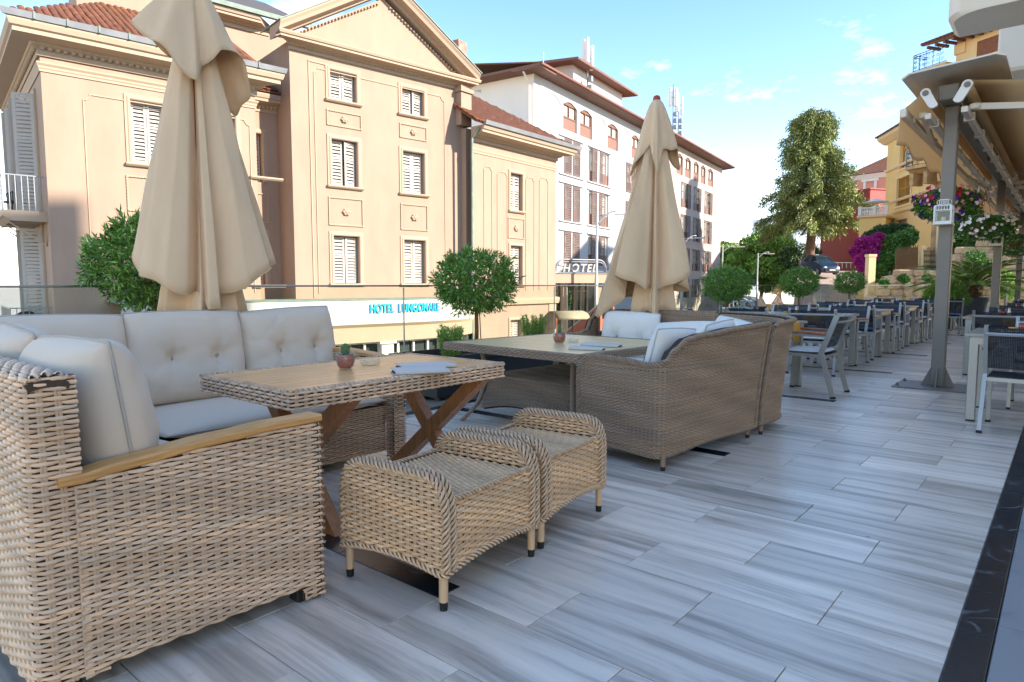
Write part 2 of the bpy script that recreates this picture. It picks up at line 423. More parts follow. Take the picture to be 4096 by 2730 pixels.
mat('cushion_white', '#ebe4da', .9, noise=(600, .1), bump=(600, .1), sheen=.15)
mat('canvas', '#eecda5', .92, noise=(2.2, .14), bump=(9, .35), stretch=(2.2, 2.2, .45), sheen=.1, trl=.12)
mat('canvas_hem', '#cdb48f', .92)
mat('mahogany', '#7a3417', .4, noise=(6, .4), stretch=(8, 8, 1))
mat('black_rubber', '#151515', .6)
mat('steel', '#b9babb', .28, metal=1.0)
mat('alu', '#a9aaa6', .38, metal=.55, noise=(30, .06))
mat('grey_paint', '#757068', .45, noise=(3, .10))
mat('dark_planter', '#33383b', .5, noise=(6, .12))
mat('soil', '#4d3b2b', .95, noise=(60, .5), bump=(80, .8))
mat('pebble_white', '#d8d4cc', .8)
mat('bark', '#8a6a45', .85, noise=(18, .45), bump=(40, .6))
mat('leaf_topiary', '#6b9440', .5, vcol=True, spec=.4)
mat('leaf_herb', '#8db04e', .6, vcol=True)
mat('white_metal', '#e4e1dc', .5)
mat('white_plaster', '#e4dac9', .75, noise=(1.2, .06), bump=(90, .08))
mat('clear_dark_glass', '#5f6b66', .06, spec=.6)

def glass_mat(name, tint, gloss=.08, rough=.02):
    m = bpy.data.materials.new(name); m.use_nodes = True; MATS[name] = m
    nt = m.node_tree; n = nt.nodes; l = nt.links; n.clear()
    tr = n.new('ShaderNodeBsdfTransparent'); tr.inputs[0].default_value = (*tint, 1)
    gm = n.new('ShaderNodeNewGeometry'); iv = n.new('ShaderNodeMath'); iv.operation = 'SUBTRACT'; iv.inputs[0].default_value = 1.0; l.new(gm.outputs['Backfacing'], iv.inputs[1])
    gl = n.new('ShaderNodeBsdfGlossy'); gl.inputs['Roughness'].default_value = rough
    fr = n.new('ShaderNodeFresnel'); fr.inputs[0].default_value = 1.45
    mxs = n.new('ShaderNodeMixShader'); o = n.new('ShaderNodeOutputMaterial')
    ad = n.new('ShaderNodeMath'); ad.operation = 'MULTIPLY'; ad.inputs[1].default_value = gloss/.045; ad.use_clamp = True
    l.new(fr.outputs[0], ad.inputs[0]); a2 = n.new('ShaderNodeMath'); a2.operation = 'MULTIPLY'; l.new(ad.outputs[0], a2.inputs[0]); l.new(iv.outputs[0], a2.inputs[1]); l.new(a2.outputs[0], mxs.inputs[0]); l.new(tr.outputs[0], mxs.inputs[1]); l.new(gl.outputs[0], mxs.inputs[2]); l.new(mxs.outputs[0], o.inputs[0])
    return m
glass_mat('rail_glass', (.93, .955, .92), .045)
glass_mat('pane_glass', (.80, .86, .86), .08)
glass_mat('tumbler_glass', (.92, .95, .95), .06)

def marble_mat():
    m = bpy.data.materials.new('marble_tile'); m.use_nodes = True; MATS['marble_tile'] = m
    nt = m.node_tree; n = nt.nodes; l = nt.links; b = n['Principled BSDF']
    g = n.new('ShaderNodeNewGeometry'); oi = n.new('ShaderNodeObjectInfo')
    va = n.new('ShaderNodeAttribute'); va.attribute_name = 'Col'
    ml = n.new('ShaderNodeVectorMath'); ml.operation = 'MULTIPLY'; ml.inputs[1].default_value = (.55, 11.0, 1.0); l.new(g.outputs['Position'], ml.inputs[0])
    cb = n.new('ShaderNodeCombineXYZ'); mm = n.new('ShaderNodeMath'); mm.operation = 'MULTIPLY'; mm.inputs[1].default_value = 61.0
    ax = n.new('ShaderNodeMath'); ax.operation = 'ADD'; l.new(oi.outputs['Random'], ax.inputs[0]); l.new(va.outputs['Fac'], ax.inputs[1])
    l.new(ax.outputs[0], mm.inputs[0]); l.new(mm.outputs[0], cb.inputs[2]); l.new(mm.outputs[0], cb.inputs[1])
    ad = n.new('ShaderNodeVectorMath'); l.new(ml.outputs[0], ad.inputs[0]); l.new(cb.outputs[0], ad.inputs[1])
    # gentle waver so the streaks are not ruled lines
    nw = n.new('ShaderNodeTexNoise'); nw.inputs['Scale'].default_value = 2.2; l.new(g.outputs['Position'], nw.inputs['Vector'])
    wv = n.new('ShaderNodeVectorMath'); wv.operation = 'SCALE'; wv.inputs['Scale'].default_value = .55; l.new(nw.outputs['Color'], wv.inputs[0])
    ad2 = n.new('ShaderNodeVectorMath'); l.new(ad.outputs[0], ad2.inputs[0]); l.new(wv.outputs[0], ad2.inputs[1])
    t = n.new('ShaderNodeTexNoise'); t.inputs['Scale'].default_value = 1.15; t.inputs['Detail'].default_value = 6; t.inputs['Roughness'].default_value = .62
    l.new(ad2.outputs[0], t.inputs['Vector'])
    r = n.new('ShaderNodeValToRGB'); e = r.color_ramp.elements
    e[0].position = .26; e[0].color = (*lin('#8f857c'), 1); e[1].position = .70; e[1].color = (*lin('#f6e4d0'), 1)
    k = e.new(.42); k.color = (*lin('#c6b6a6'), 1); k = e.new(.52); k.color = (*lin('#e2d2c2'), 1)
    l.new(t.outputs[0], r.inputs[0])
    hs = n.new('ShaderNodeHueSaturation'); mr = n.new('ShaderNodeMapRange'); mr.inputs[3].default_value = .76; mr.inputs[4].default_value = 1.08
    wn_ = n.new('ShaderNodeTexWhiteNoise'); wn_.noise_dimensions = '1D'; l.new(ax.outputs[0], wn_.inputs['W']); l.new(wn_.outputs['Value'], mr.inputs[0])
    l.new(mr.outputs[0], hs.inputs['Value']); l.new(r.outputs[0], hs.inputs['Color'])
    # grime spots
    sp = n.new('ShaderNodeTexNoise'); sp.inputs['Scale'].default_value = 9; sp.inputs['Detail'].default_value = 8; l.new(g.outputs['Position'], sp.inputs['Vector'])
    sr = n.new('ShaderNodeValToRGB'); sr.color_ramp.elements[0].position = .70; sr.color_ramp.elements[1].position = .80; l.new(sp.outputs[0], sr.inputs[0])
    mg = n.new('ShaderNodeMix'); mg.data_type = 'RGBA'; mg.inputs[7].default_value = (*lin('#8a7a66'), 1)
    sc = n.new('ShaderNodeMath'); sc.operation = 'MULTIPLY'; sc.inputs[1].default_value = .35; l.new(sr.outputs[0], sc.inputs[0]); l.new(sc.outputs[0], mg.inputs[0])
    l.new(hs.outputs[0], mg.inputs[6]); l.new(mg.outputs[2], b.inputs['Base Color'])
    rr = n.new('ShaderNodeMapRange'); rr.inputs[3].default_value = .22; rr.inputs[4].default_value = .42; l.new(nw.outputs[0], rr.inputs[0]); l.new(rr.outputs[0], b.inputs['Roughness'])
    b.inputs['Specular IOR Level'].default_value = .5
    return m
marble_mat()
def veined(name, c1, c2, sc=3.0, rough=.25, width=.03, warp=.5):
    m = bpy.data.materials.new(name); m.use_nodes = True; MATS[name] = m
    nt = m.node_tree; n = nt.nodes; l = nt.links; b = n['Principled BSDF']
    g = n.new('ShaderNodeNewGeometry'); w = n.new('ShaderNodeTexNoise'); w.inputs['Scale'].default_value = 3; l.new(g.outputs['Position'], w.inputs['Vector'])
    s = n.new('ShaderNodeVectorMath'); s.operation = 'SCALE'; s.inputs['Scale'].default_value = warp; l.new(w.outputs['Color'], s.inputs[0])
    a = n.new('ShaderNodeVectorMath'); l.new(g.outputs['Position'], a.inputs[0]); l.new(s.outputs[0], a.inputs[1])
    v = n.new('ShaderNodeTexVoronoi'); v.feature = 'DISTANCE_TO_EDGE'; v.inputs['Scale'].default_value = sc; l.new(a.outputs[0], v.inputs['Vector'])
    r = n.new('ShaderNodeValToRGB'); r.color_ramp.elements[0].color = (*lin(c2), 1); r.color_ramp.elements[1].color = (*lin(c1), 1)
    r.color_ramp.elements[0].position = 0; r.color_ramp.elements[1].position = width; l.new(v.outputs[0], r.inputs[0])
    n2 = n.new('ShaderNodeTexNoise'); n2.inputs['Scale'].default_value = 7; n2.inputs['Detail'].default_value = 6; l.new(a.outputs[0], n2.inputs['Vector'])
    mr = n.new('ShaderNodeMapRange'); mr.inputs[1].default_value = .5; mr.inputs[2].default_value = .75; mr.inputs[4].default_value = .55; l.new(n2.outputs[0], mr.inputs[0])
    mx_ = n.new('ShaderNodeMix'); mx_.data_type = 'RGBA'; l.new(mr.outputs[0], mx_.inputs[0]); mx_.inputs[6].default_value = (*lin(c1), 1); l.new(r.outputs[0], mx_.inputs[7])
    l.new(mx_.outputs[2], b.inputs['Base Color']); b.inputs['Roughness'].default_value = rough
    return m
veined('dark_marble', '#20262c', '#8e959a', 3.4, .22, .05)
veined('slab_marble', '#8b8d90', '#55595e', 2.4, .3, .10)

# ------------------------------------------------------------------ terrace floor
FLOOR_END = 25.9
floor = MB().box((-5.7, -4, -.32), (-.13, FLOOR_END, -.006)).build('terrace_floor', mat('grout', '#6d675f', .9, noise=(20, .3)))
tag(floor, kind='structure')
def tile_geo(x0, x1, y0, y1, z=0.0):
    c = .0018; zb = z-.02
    b = MB(); b.loft([[(x0, y0, zb), (x1, y0, zb), (x1, y1, zb), (x0, y1, zb)], [(x0, y0, z-c), (x1, y0, z-c), (x1, y1, z-c), (x0, y1, z-c)],
                      [(x0+c, y0+c, z), (x1-c, y0+c, z), (x1-c, y1-c, z), (x0+c, y1-c, z)]], False, True)
    return b
XL, XR = -4.42, -.229
cells = []
for k in range(-7, 75):
    y0 = 1.985+.3225*k; y1 = y0+.3225
    if y1 > FLOOR_END-.05: break
    j0 = -.966 if k % 2 == 0 else -.594
    xs = [XL]+[j0+.745*i for i in range(-8, 2) if XL+.05 < j0+.745*i < XR-.03]+[XR]
    for a, b in zip(xs[:-1], xs[1:]):
        cx, cy = (a+b)/2, (y0+y1)/2
        fw = -sY*cx+cY*cy; rt = cY*cx+sY*cy
        cells.append((a+.0013, b-.0013, y0+.0013, y1-.0013, fw, abs(rt)/max(fw, .1) < .95 and fw > .8))
vis = sorted([c for c in cells if c[5]], key=lambda c: c[4])
mesh_cache = {}
for i, c in enumerate(vis[:290]):
    key = (round(c[1]-c[0], 3), round(c[3]-c[2], 3))
    if key not in mesh_cache:
        mesh_cache[key] = tile_geo(0, c[1]-c[0], 0, c[3]-c[2]).build('tile', MATS['marble_tile']).data
        o = [x for x in COL.objects if x.data == mesh_cache[key]][0]
    else:
        o = bpy.data.objects.new('tile', mesh_cache[key]); COL.objects.link(o)
    o.parent = floor; o.location = (c[0], c[2], random.uniform(-.0006, .0006))
rest = [c for c in cells if c not in vis[:290]] if False else vis[290:]+[c for c in cells if not c[5]]
b = MB(); cc = []
for c in rest:
    k0 = len(b.v); t = tile_geo(c[0], c[1], c[2], c[3]); b.add(t.v, t.f); cc += [random.random()]*(len(b.v)-k0)
o = link_mesh('far_tiles', np.array(b.v), b.f, 'marble_tile', floor, cols=np.repeat(np.array(cc)[:, None], 3, 1)); o['kind'] = 'stuff'
for y in (1.61, 4.24, 6.93, 9.66, 12.45, 15.2, 17.95, 20.7, 23.4):
    x = -1.715
    while x > XL+.1:
        x2 = max(x-.62, XL); tile_geo(x2+.001, x-.001, y, y+.115, .003).build('inlay_slab', 'dark_marble', floor); x = x2
y = -.5
while y < FLOOR_END-.3:
    tile_geo(-.2275, -.128, y+.001, y+.384, .002).build('border_slab', 'dark_marble', floor); y += .385
y = -.5
while y < FLOOR_END-.3:
    tile_geo(-4.515, -4.424, y+.001, y+.6, .002).build('edge_slab', 'dark_marble', floor); y += .601
inner = MB().box((-.126, -4, -.32), (12, FLOOR_END, -.006)).build('gallery_floor', 'grout'); tag(inner, kind='structure')
y = .6; r_ = 0
while y < 9:
    x = -.125+(-.2 if r_ % 2 else 0)
    while x < 1.2:
        tile_geo(max(x, -.125)+.002, x+.418, y+.002, y+.418).build('paving_slab', 'slab_marble', inner); x += .42
    y += .42; r_ += 1
tile_geo(-.125, 1.6, y+.002, FLOOR_END-.05).build('paving_slab', 'slab_marble', inner)
# old timber / stone strip under the planters
mat('weathered_plank', '#8f8270', .85, noise=(8, .45), stretch=(14, 2, 6), rand=.12, bump=(30, .5))
y = -.4
while y < FLOOR_END-1:
    for x0 in (-4.66, -4.79):
        L = random.uniform(.75, 1.1)
    MB().cbox((-4.668, y+.004, -.02), (-4.52, y+.93, .006+random.uniform(-.003, .003)), .004).build('plank', 'weathered_plank', floor)
    MB().cbox((-4.818, y+.304, -.02), (-4.674, y+1.23, .004+random.uniform(-.003, .003)), .004).build('plank', 'weathered_plank', floor)
    y += .935
# ------------------------------------------------------------------ glass balustrade
XG = -5.52
rail = thing('glass_balustrade', 'frameless glass balustrade with steel handrail along the tree planters', 'balustrade', (XG, 10, 0))
js = [-3.0, -.6, 2.05, 4.71, 7.45, 9.9, 12.1, 14.2, 16.3, 18.4, 20.4, 22.5, 24.2, 25.72]
for a, b_ in zip(js[:-1], js[1:]):
    MB().box((XG-.006, a+.009, -.05), (XG+.006, b_-.009, 1.125)).build('glass_panel', 'rail_glass', rail)
for y in js[1:-1]:
    MB().box((XG-.004, y-.007, .0), (XG+.004, y+.007, 1.12)).build('panel_joint', mat('joint_edge', '#c9c6b4', .3) if 'joint_edge' not in MATS else MATS['joint_edge'], rail)
MB().cbox((XG-.027, -3, 1.13), (XG+.027, 25.76, 1.148), .003).build('handrail', 'steel', rail)
MB().box((XG-.05, -3, -.3), (XG+.05, 25.8, -.01)).build('base_channel', 'grey_paint', rail)
er = thing('end_balustrade', 'glass balustrade with black post closing the far end of the terrace', 'balustrade', (0, 25.75, 0))
ex = [-5.44, -3.42, -1.5, .6, 2.7, 4.8, 6.9]
for i, (a, b_) in enumerate(zip(ex[:-1], ex[1:])):
    MB().box((a+.02, 25.744, .06), (b_-.02, 25.756, 1.115)).build('glass_panel', 'rail_glass', er)
    MB().bar((b_, 25.75, -.02), (b_, 25.75, 1.12), .045, .045).build('post', 'black_rubber' if i == 0 else 'steel', er)
MB().cbox((-5.48, 25.725, 1.122), (7, 25.775, 1.145), .003).build('handrail', 'steel', er)

# ------------------------------------------------------------------ leaves
def leaf_mesh(P, D, L, W, rng, fold=.25, droop=0.0):
    """P points, D unit directions -> V, F of folded lance leaves (4 verts, 2 tris)"""
    n = len(P); a = rng.normal(size=(n, 3)); s = np.cross(D, a); s /= np.linalg.norm(s, axis=1, keepdims=True)+1e-9; nn = np.cross(s, D)
    L = L*(.6+.8*rng.rand(n, 1)); W = W*(.7+.6*rng.rand(n, 1))
    tip = P+D*L; tip[:, 2] -= (droop*L)[:, 0]
    mid = P+D*L*.45
    V = np.stack([P, mid+s*W/2+nn*W*fold, tip, mid-s*W/2+nn*W*fold], 1).reshape(-1, 3)
    i = np.arange(n)*4
    F = np.concatenate([np.stack([i, i+1, i+2], 1), np.stack([i, i+2, i+3], 1)])
    return V, F
def leaf_cols(n, rng, base=(1, 1, 1), var=.35, warm=.12, per=4):
    c = (1-var+2*var*rng.rand(n, 1))*np.array(base)*(1+warm*(rng.rand(n, 1)-.5)*np.array([2, .6, -1.5]))
    return np.repeat(np.clip(c, .05, 3), per, 0)
def sph(n, rng):
    d = rng.normal(size=(n, 3)); return d/np.linalg.norm(d, axis=1, keepdims=True)
def topiary_crown(rx, rz, n, seed, leafL=.065, leafW=.017):
    rng = np.random.RandomState(seed)
    # sprigs: each sprig carries several leaves
    ns = n//9; d = sph(ns, rng); lump = 1+.13*noise3(d, 3.0, seed)+.075*rng.normal(size=ns)
    rad = (rng.rand(ns)**.33)*.88+.06
    rad[:int(ns*.62)] = .84+.16*rng.rand(int(ns*.62))
    c = d*(rad*lump)[:, None]*np.array([rx, rx, rz])
    ax = d*np.array([1, 1, 1.0])+rng.normal(size=(ns, 3))*.45+np.array([0, 0, .25]); ax /= np.linalg.norm(ax, axis=1, keepdims=True)
    P = []; D = []
    for k in range(9):
        t = k/8*.075; P.append(c+ax*t); q = sph(ns, rng); dd = ax*.75+q*.75; dd /= np.linalg.norm(dd, axis=1, keepdims=True); D.append(dd)
    P = np.concatenate(P); D = np.concatenate(D)
    V, F = leaf_mesh(P, D, leafL, leafW, rng, .3)
    return V, F, leaf_cols(len(P), rng, var=.48, warm=.25)
tv = []
for s in range(3):
    V, F, c = topiary_crown(.47, .345, 9000, 11+s)
    tv.append((V, F, c))
crown_mesh = []
def topiary(label, loc, s, k, zc, rot=0, stake=True, soil=.42):
    t = thing('topiary_tree', label, 'tree', (loc[0], loc[1], soil), 'clipped ball trees in the planters')
    zt = zc-soil
    if k < len(crown_mesh): me = crown_mesh[k]; o = bpy.data.objects.new('crown', me); COL.objects.link(o); o.parent = t
    else:
        V, F, c = tv[k]; o = link_mesh('crown', V, F, 'leaf_topiary', t, False, c, local=True); crown_mesh.append(o.data)
    o.location = (0, 0, zt); o.scale = (s, s, s); o.rotation_euler = (0, 0, rot)
    rng = random.Random(k+int(loc[1]*10))
    b = MB(); pts = [(0, 0, 0), (.006, .004, zt*.3), (-.004, .008, zt*.6), (0, 0, zt-.2*s)]
    b.tube(pts, [.027, .023, .02, .019], 9)
    for i in range(9):
        a = i*2.4; r = .28*s; b.tube([(0, 0, zt-.22*s), (r*.45*math.cos(a), r*.45*math.sin(a), zt-.1*s), (r*math.cos(a), r*math.sin(a), zt+.08*s*math.sin(i*3))], [.014, .01, .005], 6)
    b.build('trunk', 'bark', t, True, local=True)
    if stake: MB().tube([(.035, .05, -.05), (.022, .02, zt-.12*s)], .006, 6).build('stake', 'grey_paint', t, local=True)
    return t
def planter(y0, y1, label, x0=-5.36, x1=-4.7, h=.46):
    p = thing('planter', label, 'planter', ((x0+x1)/2, (y0+y1)/2, 0), 'dark rectangular planters along the balustrade')
    i = .045
    def rr(o, z): return [(x0+o, y0+o, z), (x1-o, y0+o, z), (x1-o, y1-o, z), (x0+o, y1-o, z)]
    b = MB(); b.loft([rr(.05, .035), rr(.02, h-.06), rr(.02, h-.055), rr(-.012, h-.05), rr(-.012, h), rr(.025, h), rr(.03, h-.03), rr(.035, h-.09)], True, False)
    b.build('box', 'dark_planter', p)
    MB().add(rr(.034, h-.075), [(0, 1, 2, 3)]).build('soil', 'soil', p)
    for fx in (x0+.09, x1-.09):
        for fy in (y0+.12, y1-.12): MB().box((fx-.04, fy-.04, 0.005), (fx+.04, fy+.04, .036)).build('foot', 'black_rubber', p)
    rng = random.Random(int(y0*7)); b = MB()
    for _ in range(90): b.sphere((rng.uniform(x0+.06, x1-.06), rng.uniform(y0+.06, y1-.06), h-.073), rng.uniform(.008, .016), 5, 3)
    o = b.build('pebbles', 'pebble_white', p); o['kind'] = 'stuff'
    return p
def rosemary(loc, h, n, seed, label):
    rng = np.random.RandomState(seed); t = thing('rosemary_bush', label, 'herb', loc, 'herbs in the planters')
    P = []; D = []; b = MB()
    for k in range(n):
        a = rng.rand()*6.28; r = rng.rand()**.5*.15; lean = .25+.4*rng.rand(); H = h*(.5+.5*rng.rand())
        p0 = np.array([r*math.cos(a)*.5, r*math.sin(a)*.5, -.01]); p1 = p0+np.array([math.cos(a)*lean*H*.45, math.sin(a)*lean*H*.45, H])
        mid = (p0+p1)/2+np.array([math.cos(a), math.sin(a), 0])*.03*rng.rand()
        b.tube([p0, mid, p1], [.003, .0025, .0012], 4)
        m = int(H/.0026); ts = rng.rand(m)*.9+.1
        pp = (1-ts)[:, None]**2*p0+2*(ts*(1-ts))[:, None]*mid+(ts**2)[:, None]*p1
        P.append(pp); q = sph(m, rng)*.9+np.array([0, 0, .7]); D.append(q/np.linalg.norm(q, axis=1, keepdims=True))
    P = np.concatenate(P); D = np.concatenate(D)
    V, F = leaf_mesh(P, D, .034, .0065, rng, .1)
    link_mesh('foliage', V, F, 'leaf_herb', t, False, leaf_cols(len(P), rng, var=.3), local=True)
    b.build('stems', 'bark', t, local=True)
    return t
planter(4.38, 6.95, 'dark planter holding the ball tree and two rosemary bushes', x1=-4.66, h=.44)
planter(.75, 3.2, 'dark planter behind the grey cushioned sofa')
planter(7.7, 10.1, 'dark planter behind the closed parasol and brown sofa')
planter(11.1, 13.5, 'dark planter beside the left dining tables with one ball tree')
planter(15.5, 17.9, 'dark planter by the balustrade opposite the solar panel sign')
planter(20.4, 22.8, 'dark planter nearest the end balustrade')
topiary('clipped ball tree half hidden by the large closed parasol', (-5.19, 2.02), .84, 0, 1.30, 1)
topiary('clipped ball tree beside the hotel lettering on the curved canopy', (-5.0, 5.3), .87, 1, 1.19, 2.2)
topiary('clipped ball tree just right of the closed parasol tip, before the white building', (-5.0, 12.25), .84, 2, 1.16, .3)
topiary('clipped ball tree in front of the tall cypress trunk', (-5.0, 16.65), .84, 0, 1.20, 4)
topiary('clipped ball tree below the purple bougainvillea', (-5.0, 21.4), .82, 1, 1.22, 5)
rosemary((-4.86, 4.78, .38), .36, 120, 1, 'rosemary bush at the near end of the planter beside the table')
rosemary((-4.95, 6.25, .38), .42, 85, 2, 'taller sparse rosemary bush near the small shuttered window')
# ------------------------------------------------------------------ wicker helpers
def round_path(pts, r, closed=False, n=6):
    pts = [Vector(p) for p in pts]; out = []; N = len(pts)
    for i, p in enumerate(pts):
        if not closed and i in (0, N-1): out.append(p); continue
        a = pts[i-1]; c = pts[(i+1) % N]; d1 = (a-p); d2 = (c-p); q = min(r, d1.length*.45, d2.length*.45)
        s = p+d1.normalized()*q; e = p+d2.normalized()*q
        for k in range(n+1):
            t = k/n; out.append(s*(1-t)**2+p*2*t*(1-t)+e*t**2)
    if closed: out.append(out[0].copy())
    return out
def strip(path, z0, z1, V=None, lean=None):
    """vertical band over a plan path; z0, z1 numbers or functions of arc length"""
    A = np.array([(p[0], p[1]) for p in path], float); d = np.linalg.norm(np.diff(A, axis=0), axis=1); L = np.concatenate([[0], np.cumsum(d)]); U = L[-1]
    f0 = z0 if callable(z0) else (lambda u: np.full(np.shape(u), float(z0)))
    f1 = z1 if callable(z1) else (lambda u: np.full(np.shape(u), float(z1)))
    us = np.linspace(0, U, 50)
    if V is None: V = float(np.max(f1(us)-f0(us)))
    def P(u, v):
        t = v/V; x = np.interp(u, L, A[:, 0]); y = np.interp(u, L, A[:, 1]); z = f0(u)+(f1(u)-f0(u))*t
        if lean is not None:
            e = .01; dx = np.interp(u+e, L, A[:, 0])-np.interp(u-e, L, A[:, 0]); dy = np.interp(u+e, L, A[:, 1])-np.interp(u-e, L, A[:, 1])
            n = np.hypot(dx, dy)+1e-9; k = lean(u, t); x = x+dy/n*k; y = y-dx/n*k
        return np.stack([x, y, z], -1)
    return P, U, V
def tab(xs, ys):
    xs, ys = np.array(xs, float), np.array(ys, float)
    def f(u):
        u = np.asarray(u, float); i = np.clip(np.searchsorted(xs, u)-1, 0, len(xs)-2)
        t = np.clip((u-xs[i])/(xs[i+1]-xs[i]), 0, 1); t = t*t*(3-2*t)
        return ys[i]+(ys[i+1]-ys[i])*t
    return f
def flat(O, a, b):
    O, a, b = np.array(O, float), np.array(a, float), np.array(b, float)
    return lambda u, v: O+np.asarray(u)[..., None]*a+np.asarray(v)[..., None]*b
def edge_path(P, u0, u1, v, n=40):
    us = np.linspace(u0, u1, n); return P(us, np.full(n, float(v)))
WB = dict(pitch=.0132, sp=.044, amp=.0030, rad=.0062, hue=.12)
WG = dict(pitch=.0098, sp=.030, amp=.0030, rad=.0045, hue=.2)
BE = (1, 1, 1)
# ------------------------------------------------------------------ beige corner sofa
sofa = thing('corner_sofa', 'beige wicker corner sofa with timber armrest caps and grey cushions', 'sofa', (-3.2, 1.6, 0))
def panel(P, U, V, par, cl=BE, m='wicker_beige', mi='wicker_inner_shade', th=.03, name='woven_panel', seed=1, flip=False, opts=WB, var=.16, mask=None, nu=16, nv=8):
    o = backing(P, U, V, par, MATS[mi], 'shade_backing', -.0125, th, flip, nu, nv)
    w = weave(P, U, V, par, MATS[m], name, cl=cl, seed=seed, flip=flip, var=var, mask=mask, **opts)
    return w
def lpanel(path, f0, f1, par, seed, lean=None, cl=BE, m='wicker_beige', mi='wicker_inner_shade', th=.03, name='woven_panel', opts=WB, var=.16, nu=40, flip=False):
    """panel with a curved top or bottom whose strands stay level"""
    P, U, V = strip(path, f0, f1, lean=lean); c0 = f0 if callable(f0) else (lambda u: np.full(np.shape(u), float(f0))); c1 = f1 if callable(f1) else (lambda u: np.full(np.shape(u), float(f1)))
    us = np.linspace(0, U, 80); za_, zb_ = float(np.min(c0(us))), float(np.max(c1(us)))
    ln = None if lean is None else (lambda u, t: lean(u, np.clip((za_+(zb_-za_)*t-c0(u))/(c1(u)-c0(u)), 0, 1)))
    Q, U, VQ = strip(path, za_, zb_, lean=ln)
    backing(P, U, V, par, MATS[mi], 'shade_backing', -.0125, th, flip, nu, 10)
    weave(Q, U, VQ, par, MATS[m], name, cl=cl, seed=seed, flip=flip, var=var, mask=lambda u, v: (za_+v > c0(u)+.002) & (za_+v < c1(u)+.002), **opts)
    return P, U, V
# near back: outside face plus the end above the arm
bp = round_path([(-4.40, .462), (-2.055, .462), (-2.055, .595)], .05)
P, U, V = strip(bp, .05, .905, lean=lambda u, t: -.012*t)
panel(P, U, V, sofa, seed=5, th=.02, name='back_weave', nu=40)
capP = lambda u, v: np.stack([-4.40+u, .474+v, .899+.012*np.sin(np.pi*np.clip(v/.112, 0, 1))], -1)
panel(capP, 2.338, .112, sofa, seed=6, th=.02, name='back_cap_weave')
MB().box((-4.4, .50, .06), (-2.085, .585, .875)).build('back_core', 'wicker_inner_shade', sofa)
# arm beside the camera
zt = tab([0, .12, .38, .60, .85], [.600, .617, .640, .652, .655])
lpanel([(-2.051, .572), (-2.050, .8), (-2.050, 1.1), (-2.050, 1.345)], tab([0, .3, .6, .76], [.048, .062, .055, .045]), zt, sofa, 7, th=.02, name='arm_weave')
MB().box((-2.135, .59, .07), (-2.075, 1.325, .60)).build('arm_core', 'wicker_inner_shade', sofa)
P, U, V = strip([(-2.135, 1.350), (-2.05, 1.350)], .0, .655); P2 = flat((-2.14, 1.352, .012), (1, 0, 0), (0, 0, 1))
panel(P2, .09, .64, sofa, seed=8, name='arm_front_weave', flip=True, th=.02)
P2 = flat((-2.05, 1.27, .012), (0, 1, 0), (0, 0, 1)); panel(P2, .08, .045, sofa, seed=9, name='arm_foot_weave', th=.05)
def wood_cap(prof, w, th, par, axis='y', c=0.0, name='armrest_cap'):
    """curved timber cap: prof list of (s, z); runs along axis, centred at c across"""
    b = MB(); rings = []
    for s, z in prof:
        pts = [(-w/2+.004, 0), (w/2-.004, 0), (w/2, .005), (w/2, th-.006), (w/2-.008, th), (-w/2+.008, th), (-w/2, th-.006), (-w/2, .005)]
        rings.append([((c+a, s, z+h) if axis == 'y' else (s, c+a, z+h)) for a, h in pts])
    b.loft(rings, True, True); return b.build(name, 'teak', par, auto=True)
ys = np.linspace(.535, 1.352, 14)
wood_cap([(y, float(zt(y-.588))+.004) for y in ys], .092, .026, sofa, 'y', -2.088)
MB().cbox((-2.13, 1.25, 0), (-2.07, 1.33, .05), .006).build('leg', 'black_rubber', sofa)
MB().cbox((-2.13, .50, 0), (-2.07, .57, .06), .006).build('leg', 'black_rubber', sofa)
# bases
MB().box((-3.45, .59, .07), (-2.14, 1.27, .33)).build('seat_base', 'wicker_inner_shade', sofa)
MB().box((-4.20, .59, .07), (-3.455, 2.76, .33)).build('seat_base', 'wicker_inner_shade', sofa)
P = flat((-3.42, 1.28, .05), (0, 1, 0), (0, 0, 1)); panel(P, 1.475, .305, sofa, seed=10, name='base_weave')
P = flat((-3.44, 1.285, .05), (1, 0, 0), (0, 0, 1)); panel(P, 1.3, .30, sofa, seed=11, name='base_weave', flip=True)
# far arm with its pillar
P = flat((-3.345, 2.758, .008), (0, 1, 0), (0, 0, 1)); panel(P, .1, .60, sofa, seed=12, name='arm_front_weave')
P = flat((-3.42, 2.757, .008), (1, 0, 0), (0, 0, 1)); panel(P, .072, .60, sofa, seed=13, name='arm_front_weave')
za = tab([0, .3, .6, .9], [.615, .660, .672, .655])
lpanel([(-4.2, 2.757), (-3.9, 2.757), (-3.6, 2.757), (-3.345, 2.757)], .34, lambda u: za(.9-np.asarray(u)), sofa, 14, name='arm_weave', th=.085)
wood_cap([(x, float(za(x*-1-3.345+0.0))+.004) for x in np.linspace(-4.24, -3.325, 14)], .10, .026, sofa, 'x', 2.805)
# far back (behind the three cushions)
P = flat((-4.325, 2.85, .05), (0, -1, 0), (0, 0, 1)); panel(P, 2.4, .84, sofa, seed=15, name='back_weave')
MB().box((-4.325, .47, .06), (-4.24, 2.85, .875)).build('back_core', 'wicker_inner_shade', sofa)
P = flat((-4.22, .6, .40), (0, 1, 0), (-.12, 0, 1)); panel(P, 2.2, .47, sofa, seed=16, name='back_weave', th=.02)
P = lambda u, v: np.stack([-4.33+v, .47+u, .884+.022*np.sin(np.pi*np.clip(v/.1, 0, 1))], -1); panel(P, 2.38, .1, sofa, seed=17, name='back_cap_weave', flip=True)
